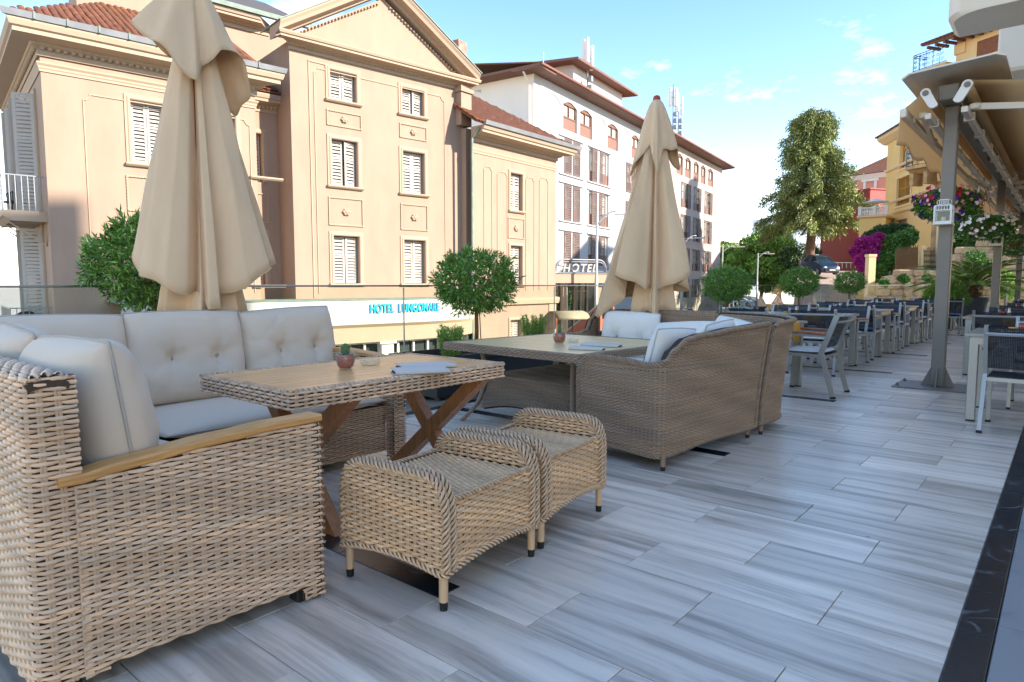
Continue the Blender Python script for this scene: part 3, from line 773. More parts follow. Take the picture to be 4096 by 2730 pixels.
# seat cushions
cg, cp, cb = MATS['cushion_gray'], MATS['cushion_piping'], MATS['cushion_button']
def seat_cushion(label, x0, x1, y0, y1, z, t, m, seed, wr=.003):
    c = cushion(label, ((x0+x1)/2, (y0+y1)/2, z+t/2), (R(-90), 0, 0), x1-x0, y1-y0, t*1.08, m, cp, cb, (), seed, wr=wr, name='seat_cushion', cat='cushion'); return c
seat_cushion('long grey seat cushion under the three buttoned back cushions', -4.17, -3.385, 1.33, 2.752, .335, .12, cg, 1)
seat_cushion('grey seat cushion in the inner corner of the beige sofa', -4.17, -3.39, .60, 1.325, .335, .12, cg, 2)
seat_cushion('grey seat cushion behind the beige sofa arm', -3.385, -2.145, .60, 1.30, .335, .12, cg, 3)
for i, (y, lab) in enumerate([(1.09, 'grey back cushion in the sofa corner, half behind the standing cushion'), (1.775, 'grey back cushion with two buttons in the middle of the row'), (2.475, 'grey back cushion with two buttons at the end beside the wooden arm')]):
    cushion(lab, (-4.085, y, .715), (R(-9), R([1.0, .5, -2.2][i]), R(90+[0, 1, 3][i])), .70, .555, .235, cg, cp, cb, ((-.115, -.005), (.155, -.005)) if i else (), 20+i, wr=.020)
cushion('grey cushion standing against the near sofa back beside the armrest', (-2.50, .745, .70), (R(-7), R(1.5), R(180)), .70, .56, .29, cg, cp, cb, (), 31, wr=.024)
cushion('grey cushion behind the standing one, cut by the picture edge', (-3.20, .735, .715), (R(-8), R(-2), R(180)), .68, .56, .27, cg, cp, cb, (), 32, wr=.024)

# ------------------------------------------------------------------ wicker framed table with crossed legs
tb = thing('lounge_table', 'wicker rimmed table with honey timber slats and crossed wooden legs', 'table', (-2.77, 2.09, 0))
tx0, tx1, ty0, ty1, tz = -3.172, -2.370, 1.425, 2.745, .722
rp_ = round_path([(tx0, ty0), (tx1, ty0), (tx1, ty1), (tx0, ty1)], .018, True)
P, U, V = strip(rp_, tz-.082, tz-.004)
weave(P, U, V, tb, MATS['wicker_beige'], 'rim_weave', cl=(1.02, 1, 1), seed=21, **WB)
MB().box((tx0+.01, ty0+.01, tz-.08), (tx1-.01, ty1-.01, tz-.02)).build('frame', 'wicker_inner_shade', tb)
for a, b_ in (((tx0, ty0), (tx1, ty0)), ((tx1, ty0), (tx1, ty1)), ((tx1, ty1), (tx0, ty1)), ((tx0, ty1), (tx0, ty0))):
    d = Vector((b_[0]-a[0], b_[1]-a[1], 0)); L = d.length; d.normalize(); inn = Vector((-d.y, d.x, 0))
    P = lambda u, v, a=a, d=d, inn=inn: np.stack([a[0]+d.x*v+inn.x*u, a[1]+d.y*v+inn.y*u, tz-.006+.008*np.sin(np.pi*np.clip(u/.036, 0, 1))], -1)
    weave(P, .036, L, tb, MATS['wicker_beige'], 'rim_binding', pitch=.0125, sp=.036, amp=.001, rad=.0065, seed=22, stakes=False, hue=.1)
ns = 9; w = (tx1-tx0-.076)/ns
for i in range(ns):
    x = tx0+.038+i*w
    MB().cbox((x+.0022, ty0+.037, tz-.022), (x+w-.0022, ty1-.037, tz-.003), .0022).build('slat', 'slat_honey', tb)
for y in (1.74, 2.60):
    tr = bpy.data.objects.new('trestle', None)
    for (xa, xb, dy) in ((-3.235, -2.42, 0.0), (-2.50, -3.12, 0.0)):
        pass
    b = MB(); p, q = Vector((-3.20, y, 0)), Vector((-2.42, y, tz-.085)); d = (q-p).normalized(); s = Vector((0, .034, 0)); n_ = d.cross(Vector((0, 1, 0))).normalized()*.036
    def legpoly(p, q, sg):
        d = (q-p).normalized(); k = .036/abs(d.z)
        return [p+Vector((-k, 0, 0)), p+Vector((k, 0, 0)), q+Vector((k, 0, 0)), q+Vector((-k, 0, 0))]
    b = MB(); b.prism([v+Vector((0, -.034, 0)) for v in legpoly(Vector((-3.185, y, 0)), Vector((-2.43, y, tz-.083)), 1)], (0, .068, 0)); b.build('leg', 'teak_leg', tb)
    b = MB(); b.prism([v+Vector((0, -.032, 0)) for v in legpoly(Vector((-2.545, y, 0)), Vector((-3.10, y, tz-.083)), 1)], (0, .064, 0)); b.build('leg', 'teak_leg', tb)

# ------------------------------------------------------------------ footstools
def footstool():
    t = thing('footstool', 'x', 'footstool')
    hx, hy = .262, .302; zs = .392; zb = .135; zr = .475
    OC = (1.08, 1.03, .90); kw = dict(m='wicker_beige', cl=OC)
    O_ = dict(pitch=.0140, sp=.036, amp=.0036, rad=.0064, hue=.12)
    def zend(x):                        # rounded shoulder line of the raised ends
        a = np.clip(np.abs(np.asarray(x))/hx, 0, 1); return zs-.07+(zr-zs+.07)*np.power(np.clip(1-a**8, 0, 1), .42)
    arch = lambda x: zb+.03*(1-(np.asarray(x)/hx)**2)
    for sg in (-1, 1):
        y = sg*hy
        def P(u, v, y=y, sg=sg):
            x = (u-hx)*(-sg if False else 1)*1.0; z0 = arch(x); z1 = zend(x)
            return np.stack([x*1.0, np.full(np.shape(x), y), z0+(z1-z0)*v/.34], -1)
        backing(P, 2*hx, .34, t, MATS['wicker_inner_shade'], 'shade_backing', -.0125, .012, sg > 0)
        weave(lambda u, v, y=y: np.stack([u-hx, np.full(np.shape(u), y), zb+v], -1), 2*hx, .345, t, MATS['wicker_beige'], 'end_weave', cl=OC, seed=31+sg, flip=(sg > 0), var=.16, mask=lambda u, v: (zb+v > arch(u-hx)) & (zb+v < zend(u-hx)+.002), **O_)
        yi = sg*(hy-.055)
        def Q(u, v, y=yi):
            x = u-hx+.012; z0 = zs; z1 = zend(x)-.006
            return np.stack([x*.985, np.full(np.shape(x), y), z0+(np.maximum(z1, z0+.004)-z0)*v/.08], -1)
        panel(Q, 2*hx-.024, .08, t, seed=41+sg, opts=O_, th=.012, name='end_weave', flip=(sg < 0), **kw)
        xs = np.linspace(-1, 1, 60); xs = np.sign(xs)*(1-(1-np.abs(xs))**1.8)*hx
        pth = [(-hx, sg*(hy-.028), zb+.01)]+[(x, sg*(hy-.028), float(zend(x))) for x in xs]+[(hx, sg*(hy-.028), zb+.01)]
        for off, fl in ((-.018, 1), (.016, 1)):
            braid([(p[0], p[1]+off, p[2]) for p in pth], .0125, t, MATS['wicker_beige'], 'braided_edge', 4, .085, .0068, (.90, .88, .83), 5)
        b = MB(); b.loft([[(p[0], p[1]-.022, p[2]) for p in pth], [(p[0], p[1]+.022, p[2]) for p in pth]], closed=False); b.build('end_core', 'wicker_inner_shade', t)
    for sg in (-1, 1):
        def P(u, v, sg=sg):
            y = u-hy+.03; z0 = zb+.03*(1-(y/hy)**2); return np.stack([np.full(np.shape(u), sg*(hx-.006)), y, z0+(zs-z0)*v/.255], -1)
        panel(P, 2*hy-.06, .255, t, seed=51+sg, opts=O_, th=.012, name='side_weave', flip=(sg < 0), **kw)
    P = lambda u, v: np.stack([u-hx+.01, v-hy+.055, zs-.006-.008*np.sin(np.pi*np.clip(v/(2*hy-.11), 0, 1))*np.sin(np.pi*np.clip(u/(2*hx-.02), 0, 1))], -1)
    panel(P, 2*hx-.02, 2*hy-.11, t, seed=61, opts=dict(pitch=.0125, sp=.024, amp=.003, rad=.0062, hue=.1), th=.015, name='seat_weave', **kw)
    for sg in (-1, 1): braid([(sg*(hx-.008), y, zs+.002-.004*(1-(y/hy)**2)) for y in np.linspace(-hy+.05, hy-.05, 20)], .0085, t, MATS['wicker_beige'], 'seat_edge_braid', 3, .06, .0058, (.96, .93, .86), 12)
    rim = []
    for a, b_ in (((-hx, -hy), (hx, -hy)), ((hx, -hy), (hx, hy)), ((hx, hy), (-hx, hy)), ((-hx, hy), (-hx, -hy))):
        for k in range(16):
            q = k/16; x = a[0]+(b_[0]-a[0])*q; y = a[1]+(b_[1]-a[1])*q; rim.append((x*1.005, y*1.005, zb+.03*(1-(2*q-1)**2)-.004))
    rim.append(rim[0]); braid(rim, .0085, t, MATS['wicker_beige'], 'bottom_braid', 3, .07, .0062, (.95, .92, .85), 8)
    for sx in (-1, 1):
        for sy in (-1, 1): wrapped_leg((sx*.243, sy*.284, zb+.02), (sx*.243, sy*.284, 0), .0175, t, MATS['wicker_beige'], MATS['black_rubber'], cl=(.98, .94, .84))
    return t
fs = footstool(); fs['label'] = 'beige wicker footstool with braided ends standing on the dark floor inlay'; fs['group'] = 'pair of wicker footstools'
f2 = copy_tree(fs); f2['label'] = 'beige wicker footstool between the other footstool and the brown sofa'
fs.location = (-1.905, 1.82, 0); fs.rotation_euler = (0, 0, R(5.5))
f2.location = (-1.985, 2.475, 0); f2.rotation_euler = (0, 0, R(6.5))

# ------------------------------------------------------------------ brown corner sofa
gs = thing('corner_sofa', 'grey brown wicker corner sofa with braided edges and pale cushions', 'sofa', (-2.3, 4.7, 0))
GC = (1, 1, 1)
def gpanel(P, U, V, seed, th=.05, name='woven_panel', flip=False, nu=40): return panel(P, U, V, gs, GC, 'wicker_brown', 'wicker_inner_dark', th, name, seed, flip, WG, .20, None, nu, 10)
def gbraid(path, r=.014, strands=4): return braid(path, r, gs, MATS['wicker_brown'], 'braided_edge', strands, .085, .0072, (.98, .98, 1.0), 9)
pa = round_path([(-2.52, 3.685), (-1.872, 3.632), (-1.765, 4.93)], .07)
ztA = tab([0, .035, .10, .36, .56, .66, .74, .86, 1.0, 1.4, 1.95], [.59, .645, .680, .672, .654, .672, .745, .806, .826, .848, .862])
zbA = tab([0, .3, .62, .68, 1.2, 1.95], [.088, .098, .082, .082, .096, .078])
leanA = lambda u, t: .085*np.clip((u-.62)/.5, 0, 1)*t**1.6
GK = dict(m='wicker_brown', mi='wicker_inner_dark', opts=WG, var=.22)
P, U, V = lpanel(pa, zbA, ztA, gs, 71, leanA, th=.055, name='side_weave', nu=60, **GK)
gbraid(edge_path(P, 0, U, V, 90)); gbraid([P(np.array(0.), np.array(v)) for v in np.linspace(0, V, 24)]); gbraid([P(np.array(U), np.array(v)) for v in np.linspace(0, V, 24)])
gbraid(edge_path(P, 0, U, 0, 60), .008, 3)
pc = round_path([(-1.748, 4.985), (-1.715, 5.45), (-1.98, 5.84), (-2.5, 5.93)], .3, n=10)
ztC = tab([0, .12, .5, 1.4], [.835, .862, .872, .885])
P, U, V = lpanel(pc, .09, ztC, gs, 72, lambda u, t: .085*t**1.6, th=.03, name='corner_weave', nu=50, **GK)
gbraid(edge_path(P, 0, U, V, 70)); gbraid([P(np.array(0.), np.array(v)) for v in np.linspace(0, V, 24)], .017); gbraid(edge_path(P, 0, U, 0, 50), .008, 3)
pi_ = round_path([(-2.49, 5.86), (-2.02, 5.78), (-1.80, 5.45), (-1.83, 5.0)], .3, n=10)
P, U, V = strip(pi_, .38, lambda u: ztC(1.3-np.asarray(u))-.004, lean=lambda u, t: -.085*t**1.6); gpanel(P, U, V, 73, .03, 'corner_weave', nu=40)
P, U, V = strip([(-2.49, 5.945), (-3.1, 5.95), (-3.74, 5.95)], .10, .885, lean=lambda u, t: .05*t); gpanel(P, U, V, 74, .03, 'back_weave')
zin = tab([0, .06, .2, 1.25], [.80, .868, .880, .884])
P, U, V = lpanel([(-3.72, 5.86), (-3.1, 5.86), (-2.505, 5.86)], .38, zin, gs, 75, lambda u, t: -.05*t, th=.03, name='back_weave', **GK)
gbraid([(p[0], p[1]+.02, p[2]+.004) for p in edge_path(P, 0, U, V, 50)]); gbraid([P(np.array(U), np.array(v))+np.array([0, .01, 0]) for v in np.linspace(V*.3, V, 16)], .013)
# left arm
zl = tab([0, .03, .1, .38, .52, .62, .72], [.58, .63, .665, .655, .68, .80, .868])
P, U, V = lpanel([(-3.74, 5.12), (-3.74, 5.4), (-3.74, 5.84)], .12, zl, gs, 76, th=.06, name='arm_weave', **GK)
gbraid([(p[0]-.03, p[1], p[2]) for p in edge_path(P, 0, U, V, 50)])
P2 = flat((-3.80, 5.115, .12), (1, 0, 0), (0, 0, 1)); gpanel(P2, .07, .46, 77, .02, 'arm_weave', nu=4)
# seat frames
MB().box((-2.48, 3.75, .12), (-1.95, 5.0, .33)).build('seat_base', 'wicker_inner_dark', gs)
MB().box((-3.70, 5.16, .12), (-1.90, 5.82, .33)).build('seat_base', 'wicker_inner_dark', gs)
P2 = flat((-2.49, 3.76, .12), (0, 1, 0), (0, 0, 1)); gpanel(P2, 1.38, .22, 78, .01, 'base_weave', flip=True)
P2 = flat((-3.70, 5.15, .12), (1, 0, 0), (0, 0, 1)); gpanel(P2, 1.2, .22, 79, .01, 'base_weave')
for x, y in ((-1.868, 3.66), (-1.80, 4.88), (-1.765, 5.06), (-2.47, 3.72), (-3.70, 5.17), (-3.70, 5.90), (-2.40, 5.90)):
    wrapped_leg((x, y, .11), (x, y, 0), .0175, gs, MATS['wicker_brown'], MATS['black_rubber'], cl=(.85, .82, .8), foot=.025)
cw = MATS['cushion_white']; wp = mat('piping_white', '#c3c6c2', .9)
seat_cushion('pale seat cushion on the brown sofa beside its near arm', -2.47, -1.97, 3.76, 5.12, .335, .11, cw, 41)
seat_cushion('pale seat cushion on the brown sofa along the balustrade', -3.69, -1.98, 5.14, 5.80, .335, .11, cw, 42)
cushion('pale buttoned cushion beside the left arm of the brown sofa', (-3.30, 5.70, .655), (R(-10), R(2), R(4)), .60, .46, .21, cw, wp, cb, ((-.12, -.03), (.14, -.03)), 43)
cushion('pale cushion lying back right of the parasol tail', (-2.72, 5.66, .60), (R(-22), R(-4), R(-2)), .62, .44, .20, cw, wp, cb, (), 44)
cushion('pale cushion in the curved corner of the brown sofa', (-2.22, 5.56, .64), (R(-16), R(6), R(-32)), .56, .44, .19, cw, wp, cb, (), 45)
cushion('piped pale cushion leaning inside the near back of the brown sofa', (-2.07, 4.12, .62), (R(-12), R(-3), R(-88)), .62, .48, .18, cw, wp, cb, (), 46)
cushion('piped pale cushion on the brown sofa near its curved corner', (-2.03, 4.76, .65), (R(-12), R(2), R(-86)), .60, .46, .18, cw, wp, cb, (), 47)

# ------------------------------------------------------------------ square table of the brown set
t2 = thing('lounge_table', 'square straw coloured slat table on a brown wicker base', 'table', (-3.2, 4.5, 0))
ca, sa = math.cos(R(-4.5)), math.sin(R(-4.5)); TC = Vector((-3.22, 4.50, 0)); TH = .735; tz = .672
def rot2(x, y): return (TC.x+ca*x-sa*y, TC.y+sa*x+ca*y)
rp2 = round_path([rot2(-TH, -TH*.98), rot2(TH, -TH*.98), rot2(TH, TH*.98), rot2(-TH, TH*.98)], .02, True)
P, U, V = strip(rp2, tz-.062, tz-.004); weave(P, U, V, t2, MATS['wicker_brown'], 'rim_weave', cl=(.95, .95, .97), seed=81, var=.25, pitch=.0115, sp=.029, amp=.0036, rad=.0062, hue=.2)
def rbox(b, x0, x1, y0, y1, z0, z1):
    p = [rot2(x0, y0), rot2(x1, y0), rot2(x1, y1), rot2(x0, y1)]
    return b.prism([(q[0], q[1], z0) for q in p], (0, 0, z1-z0))
rbox(MB(), -TH+.012, TH-.012, -TH+.02, TH-.02, tz-.058, tz-.016).build('frame', 'wicker_inner_dark', t2)
for i in range(4):
    c = [(-TH, -TH*.98), (TH, -TH*.98), (TH, TH*.98), (-TH, TH*.98)]; a = Vector((*rot2(*c[i]), 0)); b_ = Vector((*rot2(*c[(i+1) % 4]), 0)); d = (b_-a); L = d.length; d.normalize(); inn = Vector((-d.y, d.x, 0))
    P = lambda u, v, a=a, d=d, inn=inn: np.stack([a.x+d.x*v+inn.x*u, a.y+d.y*v+inn.y*u, tz-.006+.007*np.sin(np.pi*np.clip(u/.034, 0, 1))], -1)
    weave(P, .034, L, t2, MATS['wicker_brown'], 'rim_binding', pitch=.012, sp=.034, amp=.001, rad=.0062, seed=82, stakes=False, cl=(.95, .95, .97), hue=.2)
ns = 11; w = (2*TH*.98-.07)/ns
for i in range(ns):
    y = -TH*.98+.035+i*w; rbox(MB(), -TH+.035, TH-.035, y+.004, y+w-.004, tz-.02, tz-.003).build('slat', 'slat_straw', t2)
zsh = .40; hs = .46
for sx in (-1, 1):
    for sy in (-1, 1):
        top = Vector((*rot2(sx*.50, sy*.50), tz-.06)); mid = Vector((*rot2(sx*.47, sy*.47), zsh)); low = Vector((*rot2(sx*.52, sy*.52), .16)); ft = Vector((*rot2(sx*.62, sy*.62), 0))
        pts = []
        for k in range(60):
            q = k/59; c0 = [top, mid, low, ft]; s = q*3; i = min(int(s), 2); f = s-i
            p0 = c0[max(i-1, 0)]; p1 = c0[i]; p2 = c0[i+1]; p3 = c0[min(i+2, 3)]
            pts.append(.5*((2*p1)+(-p0+p2)*f+(2*p0-5*p1+4*p2-p3)*f*f+(-p0+3*p1-3*p2+p3)*f**3))
        b = MB(); b.tube(pts, [.0185 if k % 2 else .0165 for k in range(60)], 9); V_ = np.array(b.v)
        link_mesh('leg', V_, b.f, 'wicker_brown', t2, True, np.ones((len(V_), 3))*.9)
def flare(u, t): return .10*(1-t)**2
sq = round_path([rot2(-hs, -hs), rot2(hs, -hs), rot2(hs, hs), rot2(-hs, hs)], .02, True)
Ls = 2*hs
P, U, V = strip(sq, lambda u: .115+.075*np.sin(np.pi*((np.asarray(u)/Ls) % 1)), zsh, V=.29, lean=flare)
panel(P, U, V, t2, (.9, .88, .85), 'wicker_brown', 'wicker_inner_dark', .01, 'shelf_side_weave', 83, False, WG, .2, None, 60, 8)
P2 = flat((*rot2(-hs, -hs), zsh), (ca, sa, 0), (-sa, ca, 0)); panel(P2, 2*hs, 2*hs, t2, (.9, .9, .9), 'wicker_brown', 'wicker_inner_dark', .02, 'shelf_weave', 84, False, dict(pitch=.0115, sp=.027, amp=.003, rad=.0056, hue=.15), .2)

# ------------------------------------------------------------------ closed parasols
pi = math.pi
def parasol(label, loc, H, ztop, body, cap, inner, zcap, seed=0, cpw=.8):
    """closed parasol; body/cap/inner = lists of (angle, radius, hem height), angle 0 = right, -90 deg = towards the camera"""
    t = thing('parasol', label, 'parasol', loc)
    c = np.array([loc[0], loc[1]]); e2 = c/np.linalg.norm(c); e1 = np.array([e2[1], -e2[0]])
    def sheet(ctl, zt, nm, rt, pw, mm, sub=14, seam=True):
        ctl = sorted(ctl); P = np.array([[r*math.cos(a), r*math.sin(a), h] for a, r, h in ctl]); K = len(P)
        ring = np.concatenate([P[k]+(P[(k+1) % K]-P[k])*np.linspace(0, 1, sub, endpoint=False)[:, None] for k in range(K)])
        for _ in range(3): ring = .5*ring+.25*np.roll(ring, 1, 0)+.25*np.roll(ring, -1, 0)
        n = len(ring); th = np.arctan2(ring[:, 1], ring[:, 0]); rows = []
        for i in range(mm+1):
            q = i/mm; z = zt+(ring[:, 2]-zt)*q; s = rt/np.maximum(np.hypot(ring[:, 0], ring[:, 1]), .05)*(1-q)+q**pw
            wob = 1+.05*math.sin(pi*q)*np.sin(th*3+seed+q*4)+.025*math.sin(pi*min(1, q*1.1))*np.sin(th*8+seed*2+z*6)+.03*q*q*np.sin(th*13+seed)
            x, y = ring[:, 0]*s*wob, ring[:, 1]*s*wob
            rows.append(np.stack([x*e1[0]+y*e2[0], x*e1[1]+y*e2[1], z-.018*q*np.sin(th*7+seed)], 1))
        V = np.array(rows).reshape(-1, 3); idx = np.arange((mm+1)*n).reshape(mm+1, n); nx = np.roll(idx, -1, 1)
        o = link_mesh(nm, V, np.stack([idx[:-1], idx[1:], nx[1:], nx[:-1]], -1).reshape(-1, 4), 'canvas', t, True, local=True)
        sol = o.modifiers.new('cloth', 'SOLIDIFY'); sol.thickness = .003; sol.offset = -1
        hp = [tuple(v) for v in rows[-1]]; MB().tube(hp+[hp[0]], .003, 5, False).build('hem', 'canvas_hem', o, True, local=True)
        if seam:
            b = MB()
            for k in range(K):
                if ctl[k][1] > .42: b.tube([rows[i][(k*sub) % n]*np.array([1.004, 1.004, 1]) for i in range(2, mm+1)], .0022, 4)
            if b.v: b.build('seam', 'canvas_hem', o, True, local=True)
        return o
    sheet(inner, ztop-.9, 'inner_folds', .05, 1.0, 14, seam=False)
    sheet(body, ztop, 'canopy', .035, 1.0, 26); sheet(cap, zcap, 'vent_cap', .03, cpw, 14, seam=False)
    MB().tube([(0, 0, 0), (0, 0, H-.05)], .024, 12).build('pole', 'mahogany', t, local=True)
    MB().lathe([(.036, 0), (.038, .02), (.03, .045), (.006, .055)], (0, 0, H-.05), 14).build('finial', mat('finial_red', '#a5392c', .5) if 'finial_red' not in MATS else MATS['finial_red'], t, True, local=True)
    b = MB(); b.cbox((-.2, -.2, 0), (.2, .2, .07), .015); b.lathe([(.035, .07), (.035, .30)], n=14); b.build('base', 'grey_paint', t, local=True)
    for k in range(8):
        a = k*pi/4+.3; x, y = math.cos(a), math.sin(a)
        MB().bar((x*.03, y*.03, ztop-.1), (x*.13, y*.13, 1.35), .018, .022).build('rib', 'mahogany', t, local=True)
    return t
parasol('large closed cream parasol standing behind the grey cushioned sofa', (-4.435, 2.045, 0), 3.18, 3.0,
        [(-3.1, .40, 1.37), (-2.62, .42, 1.22), (-2.15, .41, 1.13), (-1.85, .33, 1.10), (-1.68, .15, 1.14), (-1.50, .33, .98), (-1.28, .34, .99), (-1.16, .24, 1.10), (-.80, .40, 1.15), (-.42, .46, 1.25), (-.22, .30, 1.22), (.04, .475, 1.33), (.6, .22, 1.15), (1.3, .40, 1.15), (2.0, .2, 1.15), (2.5, .42, 1.2), (2.9, .26, 1.25)],
        [(-3.05, .36, 2.79), (-2.3, .27, 2.60), (-1.52, .23, 2.40), (-1.30, .15, 2.52), (-.85, .24, 2.66), (-.30, .33, 2.60), (.05, .33, 2.42), (.5, .27, 2.28), (1.2, .16, 2.6), (1.8, .34, 2.6), (2.5, .18, 2.65)],
        [(a, .30 if k % 2 else .17, .95) for k, a in enumerate(np.linspace(-3.0, 2.9, 14))], 3.14, 2, 1.0)
parasol('closed cream parasol with red finial behind the brown wicker sofa', (-3.24, 6.06, 0), 3.02, 2.86,
        [(-3.0, .60, .84), (-2.78, .58, .80), (-2.62, .30, 1.0), (-2.36, .54, 1.27), (-2.05, .40, 1.18), (-1.80, .30, 1.08), (-1.70, .16, 1.12), (-1.60, .29, .86), (-1.50, .36, .70), (-1.40, .29, .86), (-1.30, .17, 1.12), (-.95, .36, 1.14), (-.52, .43, 1.28), (-.2, .22, 1.15), (.25, .38, 1.1), (.9, .2, 1.1), (1.5, .45, 1.0), (2.2, .22, 1.05), (2.75, .52, .95)],
        [(-2.9, .27, 2.21), (-2.45, .22, 2.40), (-2.05, .13, 2.52), (-1.75, .20, 2.40), (-1.48, .23, 2.22), (-1.15, .14, 2.45), (-.35, .22, 2.50), (.3, .25, 2.3), (1.2, .13, 2.5), (1.8, .25, 2.25), (2.5, .13, 2.5)],
        [(a, .29 if k % 2 else .16, .88) for k, a in enumerate(np.linspace(-3.0, 2.9, 13))], 2.985, 5, .7)

# ------------------------------------------------------------------ things on the two lounge tables
mat('pink_sand', '#d98570', .9, noise=(160, .5), bump=(200, .5)); mat('cactus_green', '#4f7038', .6, noise=(30, .3)); mat('menu_cover', '#c9c2b8', .55, noise=(200, .08))
mat('menu_inside', '#3a3835', .6); mat('cactus_spine', '#d8c9a0', .7)
def cactus_glass(label, p, col=False, s=1.0):
    t = thing('cactus_glass', label, 'cactus', p)
    MB().lathe([(.030*s, 0), (.044*s, .018*s), (.049*s, .045*s), (.046*s, .075*s), (.041*s, .092*s), (.038*s, .092*s), (.043*s, .073*s), (.045*s, .045*s), (.04*s, .02*s), (.027*s, .006*s)], n=24, cap1=True).build('glass', 'tumbler_glass', t, True, local=True)
    MB().lathe([(.026*s, .007*s), (.038*s, .02*s), (.0435*s, .045*s), (.0415*s, .072*s), (.02*s, .075*s)], n=20).build('sand', 'pink_sand', t, True, local=True)
    b = MB(); n = 20; rng = random.Random(int(p[0]*100))
    if col: prof = [(.010, .07), (.014, .085), (.0145, .11), (.012, .13), (.004, .137)]
    else: prof = [(.012, .07), (.02, .085), (.023, .105), (.018, .125), (.005, .133)]
    b.loft([[(r*s*(1+.16*math.cos(8*2*pi*j/n*1.0))*math.cos(2*pi*j/n), r*s*(1+.16*math.cos(8*2*pi*j/n))*math.sin(2*pi*j/n), z*s) for j in range(n)] for r, z in prof], False, True)
    c = b.build('cactus', 'cactus_green', t, True, local=True)
    sp = MB()
    for k in range(70):
        a = k*2.4; q = rng.random(); r, z = prof[1][0]*1.1*s, (.078+.05*q)*s
        d = Vector((math.cos(a), math.sin(a), .4)).normalized(); p0 = Vector((r*math.cos(a), r*math.sin(a), z)); sp.bar(p0, p0+d*.012*s, .0008)
    sp.build('spines', 'cactus_spine', c, local=True)['kind'] = 'stuff'
    return t
def ashtray(label, p, s=1.0):
    t = thing('ashtray', label, 'ashtray', p)
    MB().lathe([(.045*s, 0), (.052*s, .006*s), (.053*s, .03*s), (.049*s, .032*s), (.043*s, .028*s), (.041*s, .009*s), (.01*s, .007*s)], n=28).build('bowl', 'tumbler_glass', t, True, local=True)
    for k in range(3):
        a = k*2.1+.6; MB().obox((.048*s*math.cos(a), .048*s*math.sin(a), .031*s), (.005, 0, 0), (0, .006, 0), (0, 0, .003)).build('rest_notch', 'tumbler_glass', t, local=True)
def menu(label, p, rz, L=.30, w=.12):
    t = thing('menu', label, 'menu', p, 'folded menus on the lounge tables'); t.rotation_euler = (0, 0, rz)
    n = 8
    def sheet(z0, open_):
        r0 = []; r1 = []
        for k in range(n+1):
            q = k/n; x = -L/2+L*q; r0.append((x, -w/2, z0)); r1.append((x, w/2, z0))
        return r0, r1
    # two covers joined by a rounded spine at +y
    prof = [(-w/2, .0), (-w/2, .003), (w/2-.006, .0045), (w/2+.002, .008), (w/2+.003, .013), (w/2-.004, .017), (-w/2+.01, .0235), (-w/2+.01, .0265), (w/2-.002, .0205), (w/2+.008, .014), (w/2+.008, .006), (w/2, 0)]
    MB().loft([[(x, a, z*(1.0 if i else .75)) for a, z in prof] for i, x in enumerate((-L/2, L/2))], True, True).build('cover', 'menu_cover', t, local=True)
    MB().loft([[(x, a, z) for a, z in ((-w/2+.008, .0042), (w/2-.012, .0045), (w/2-.012, .0105), (-w/2+.02, .0135))] for x in (-L/2+.004, L/2-.004)], True, True).build('pages', 'menu_inside', t, local=True)
    return t
p1 = at_z(1383, 1478, .72); cactus_glass('round cactus in a glass of pink sand on the honey slat table', (p1.x, p1.y, .7195))
p1 = at_z(1482, 1462, .72); ashtray('clear glass ashtray beside the cactus on the honey slat table', (p1.x, p1.y, .7195))
p1 = at_z(1700, 1467, .73); menu('upper grey folded menu on the honey slat table', (p1.x-.03, p1.y+.03, .7195), R(68+180))
p1 = at_z(1700, 1478, .73); menu('lower grey folded menu near the table rim', (p1.x+.02, p1.y-.05, .7195), R(62+180), .27)
p1 = at_z(2237, 1374, .67); cactus_glass('small upright cactus in a red sand glass on the square straw table', (p1.x, p1.y, .6695), True, 1.12)
p1 = at_z(2278, 1372, .67); ashtray('glass ashtray behind the red sand glass on the square table', (p1.x, p1.y+.05, .6695), .9)
p1 = at_z(2390, 1388, .67); menu('longer folded menu on the square straw table', (p1.x, p1.y+.06, .6695), R(192), .31, .11)
p1 = at_z(2370, 1397, .67); menu('shorter folded menu on the square straw table', (p1.x, p1.y-.07, .6695), R(194), .26, .10)
# ------------------------------------------------------------------ facade helper
class Facade:
    def __init__(s, o, t):
        s.o = Vector((o[0], o[1], 0)); s.t = Vector((t[0], t[1], 0)).normalized(); s.n = Vector((s.t.y, -s.t.x, 0))
    def p(s, a, n, z): return s.o+s.t*a+s.n*n+Vector((0, 0, z))
    def box(s, b, s0, s1, n0, n1, z0, z1):
        return b.obox((s.p((s0+s1)/2, (n0+n1)/2, (z0+z1)/2)), s.t*(s1-s0)/2, s.n*(n1-n0)/2, Vector((0, 0, (z1-z0)/2)))
    def mould(s, b, prof, s0, s1, k0=0.0, k1=0.0):
        """profile [(n, z)] swept along the wall; k0/k1 = how far the ends grow with n (mitre)"""
        return b.loft([[s.p(s0-k0*n, n, z) for n, z in prof], [s.p(s1+k1*n, n, z) for n, z in prof]], True, True)
    def turn(s, a, n=0.0, sign=-1):
        """facade of the side wall: starts at wall position a, runs backwards (sign -1 = left side)"""
        o = s.p(a, n, 0); t = s.n*(1 if sign < 0 else -1)
        f = Facade((o.x, o.y), (t.x, t.y)); return f
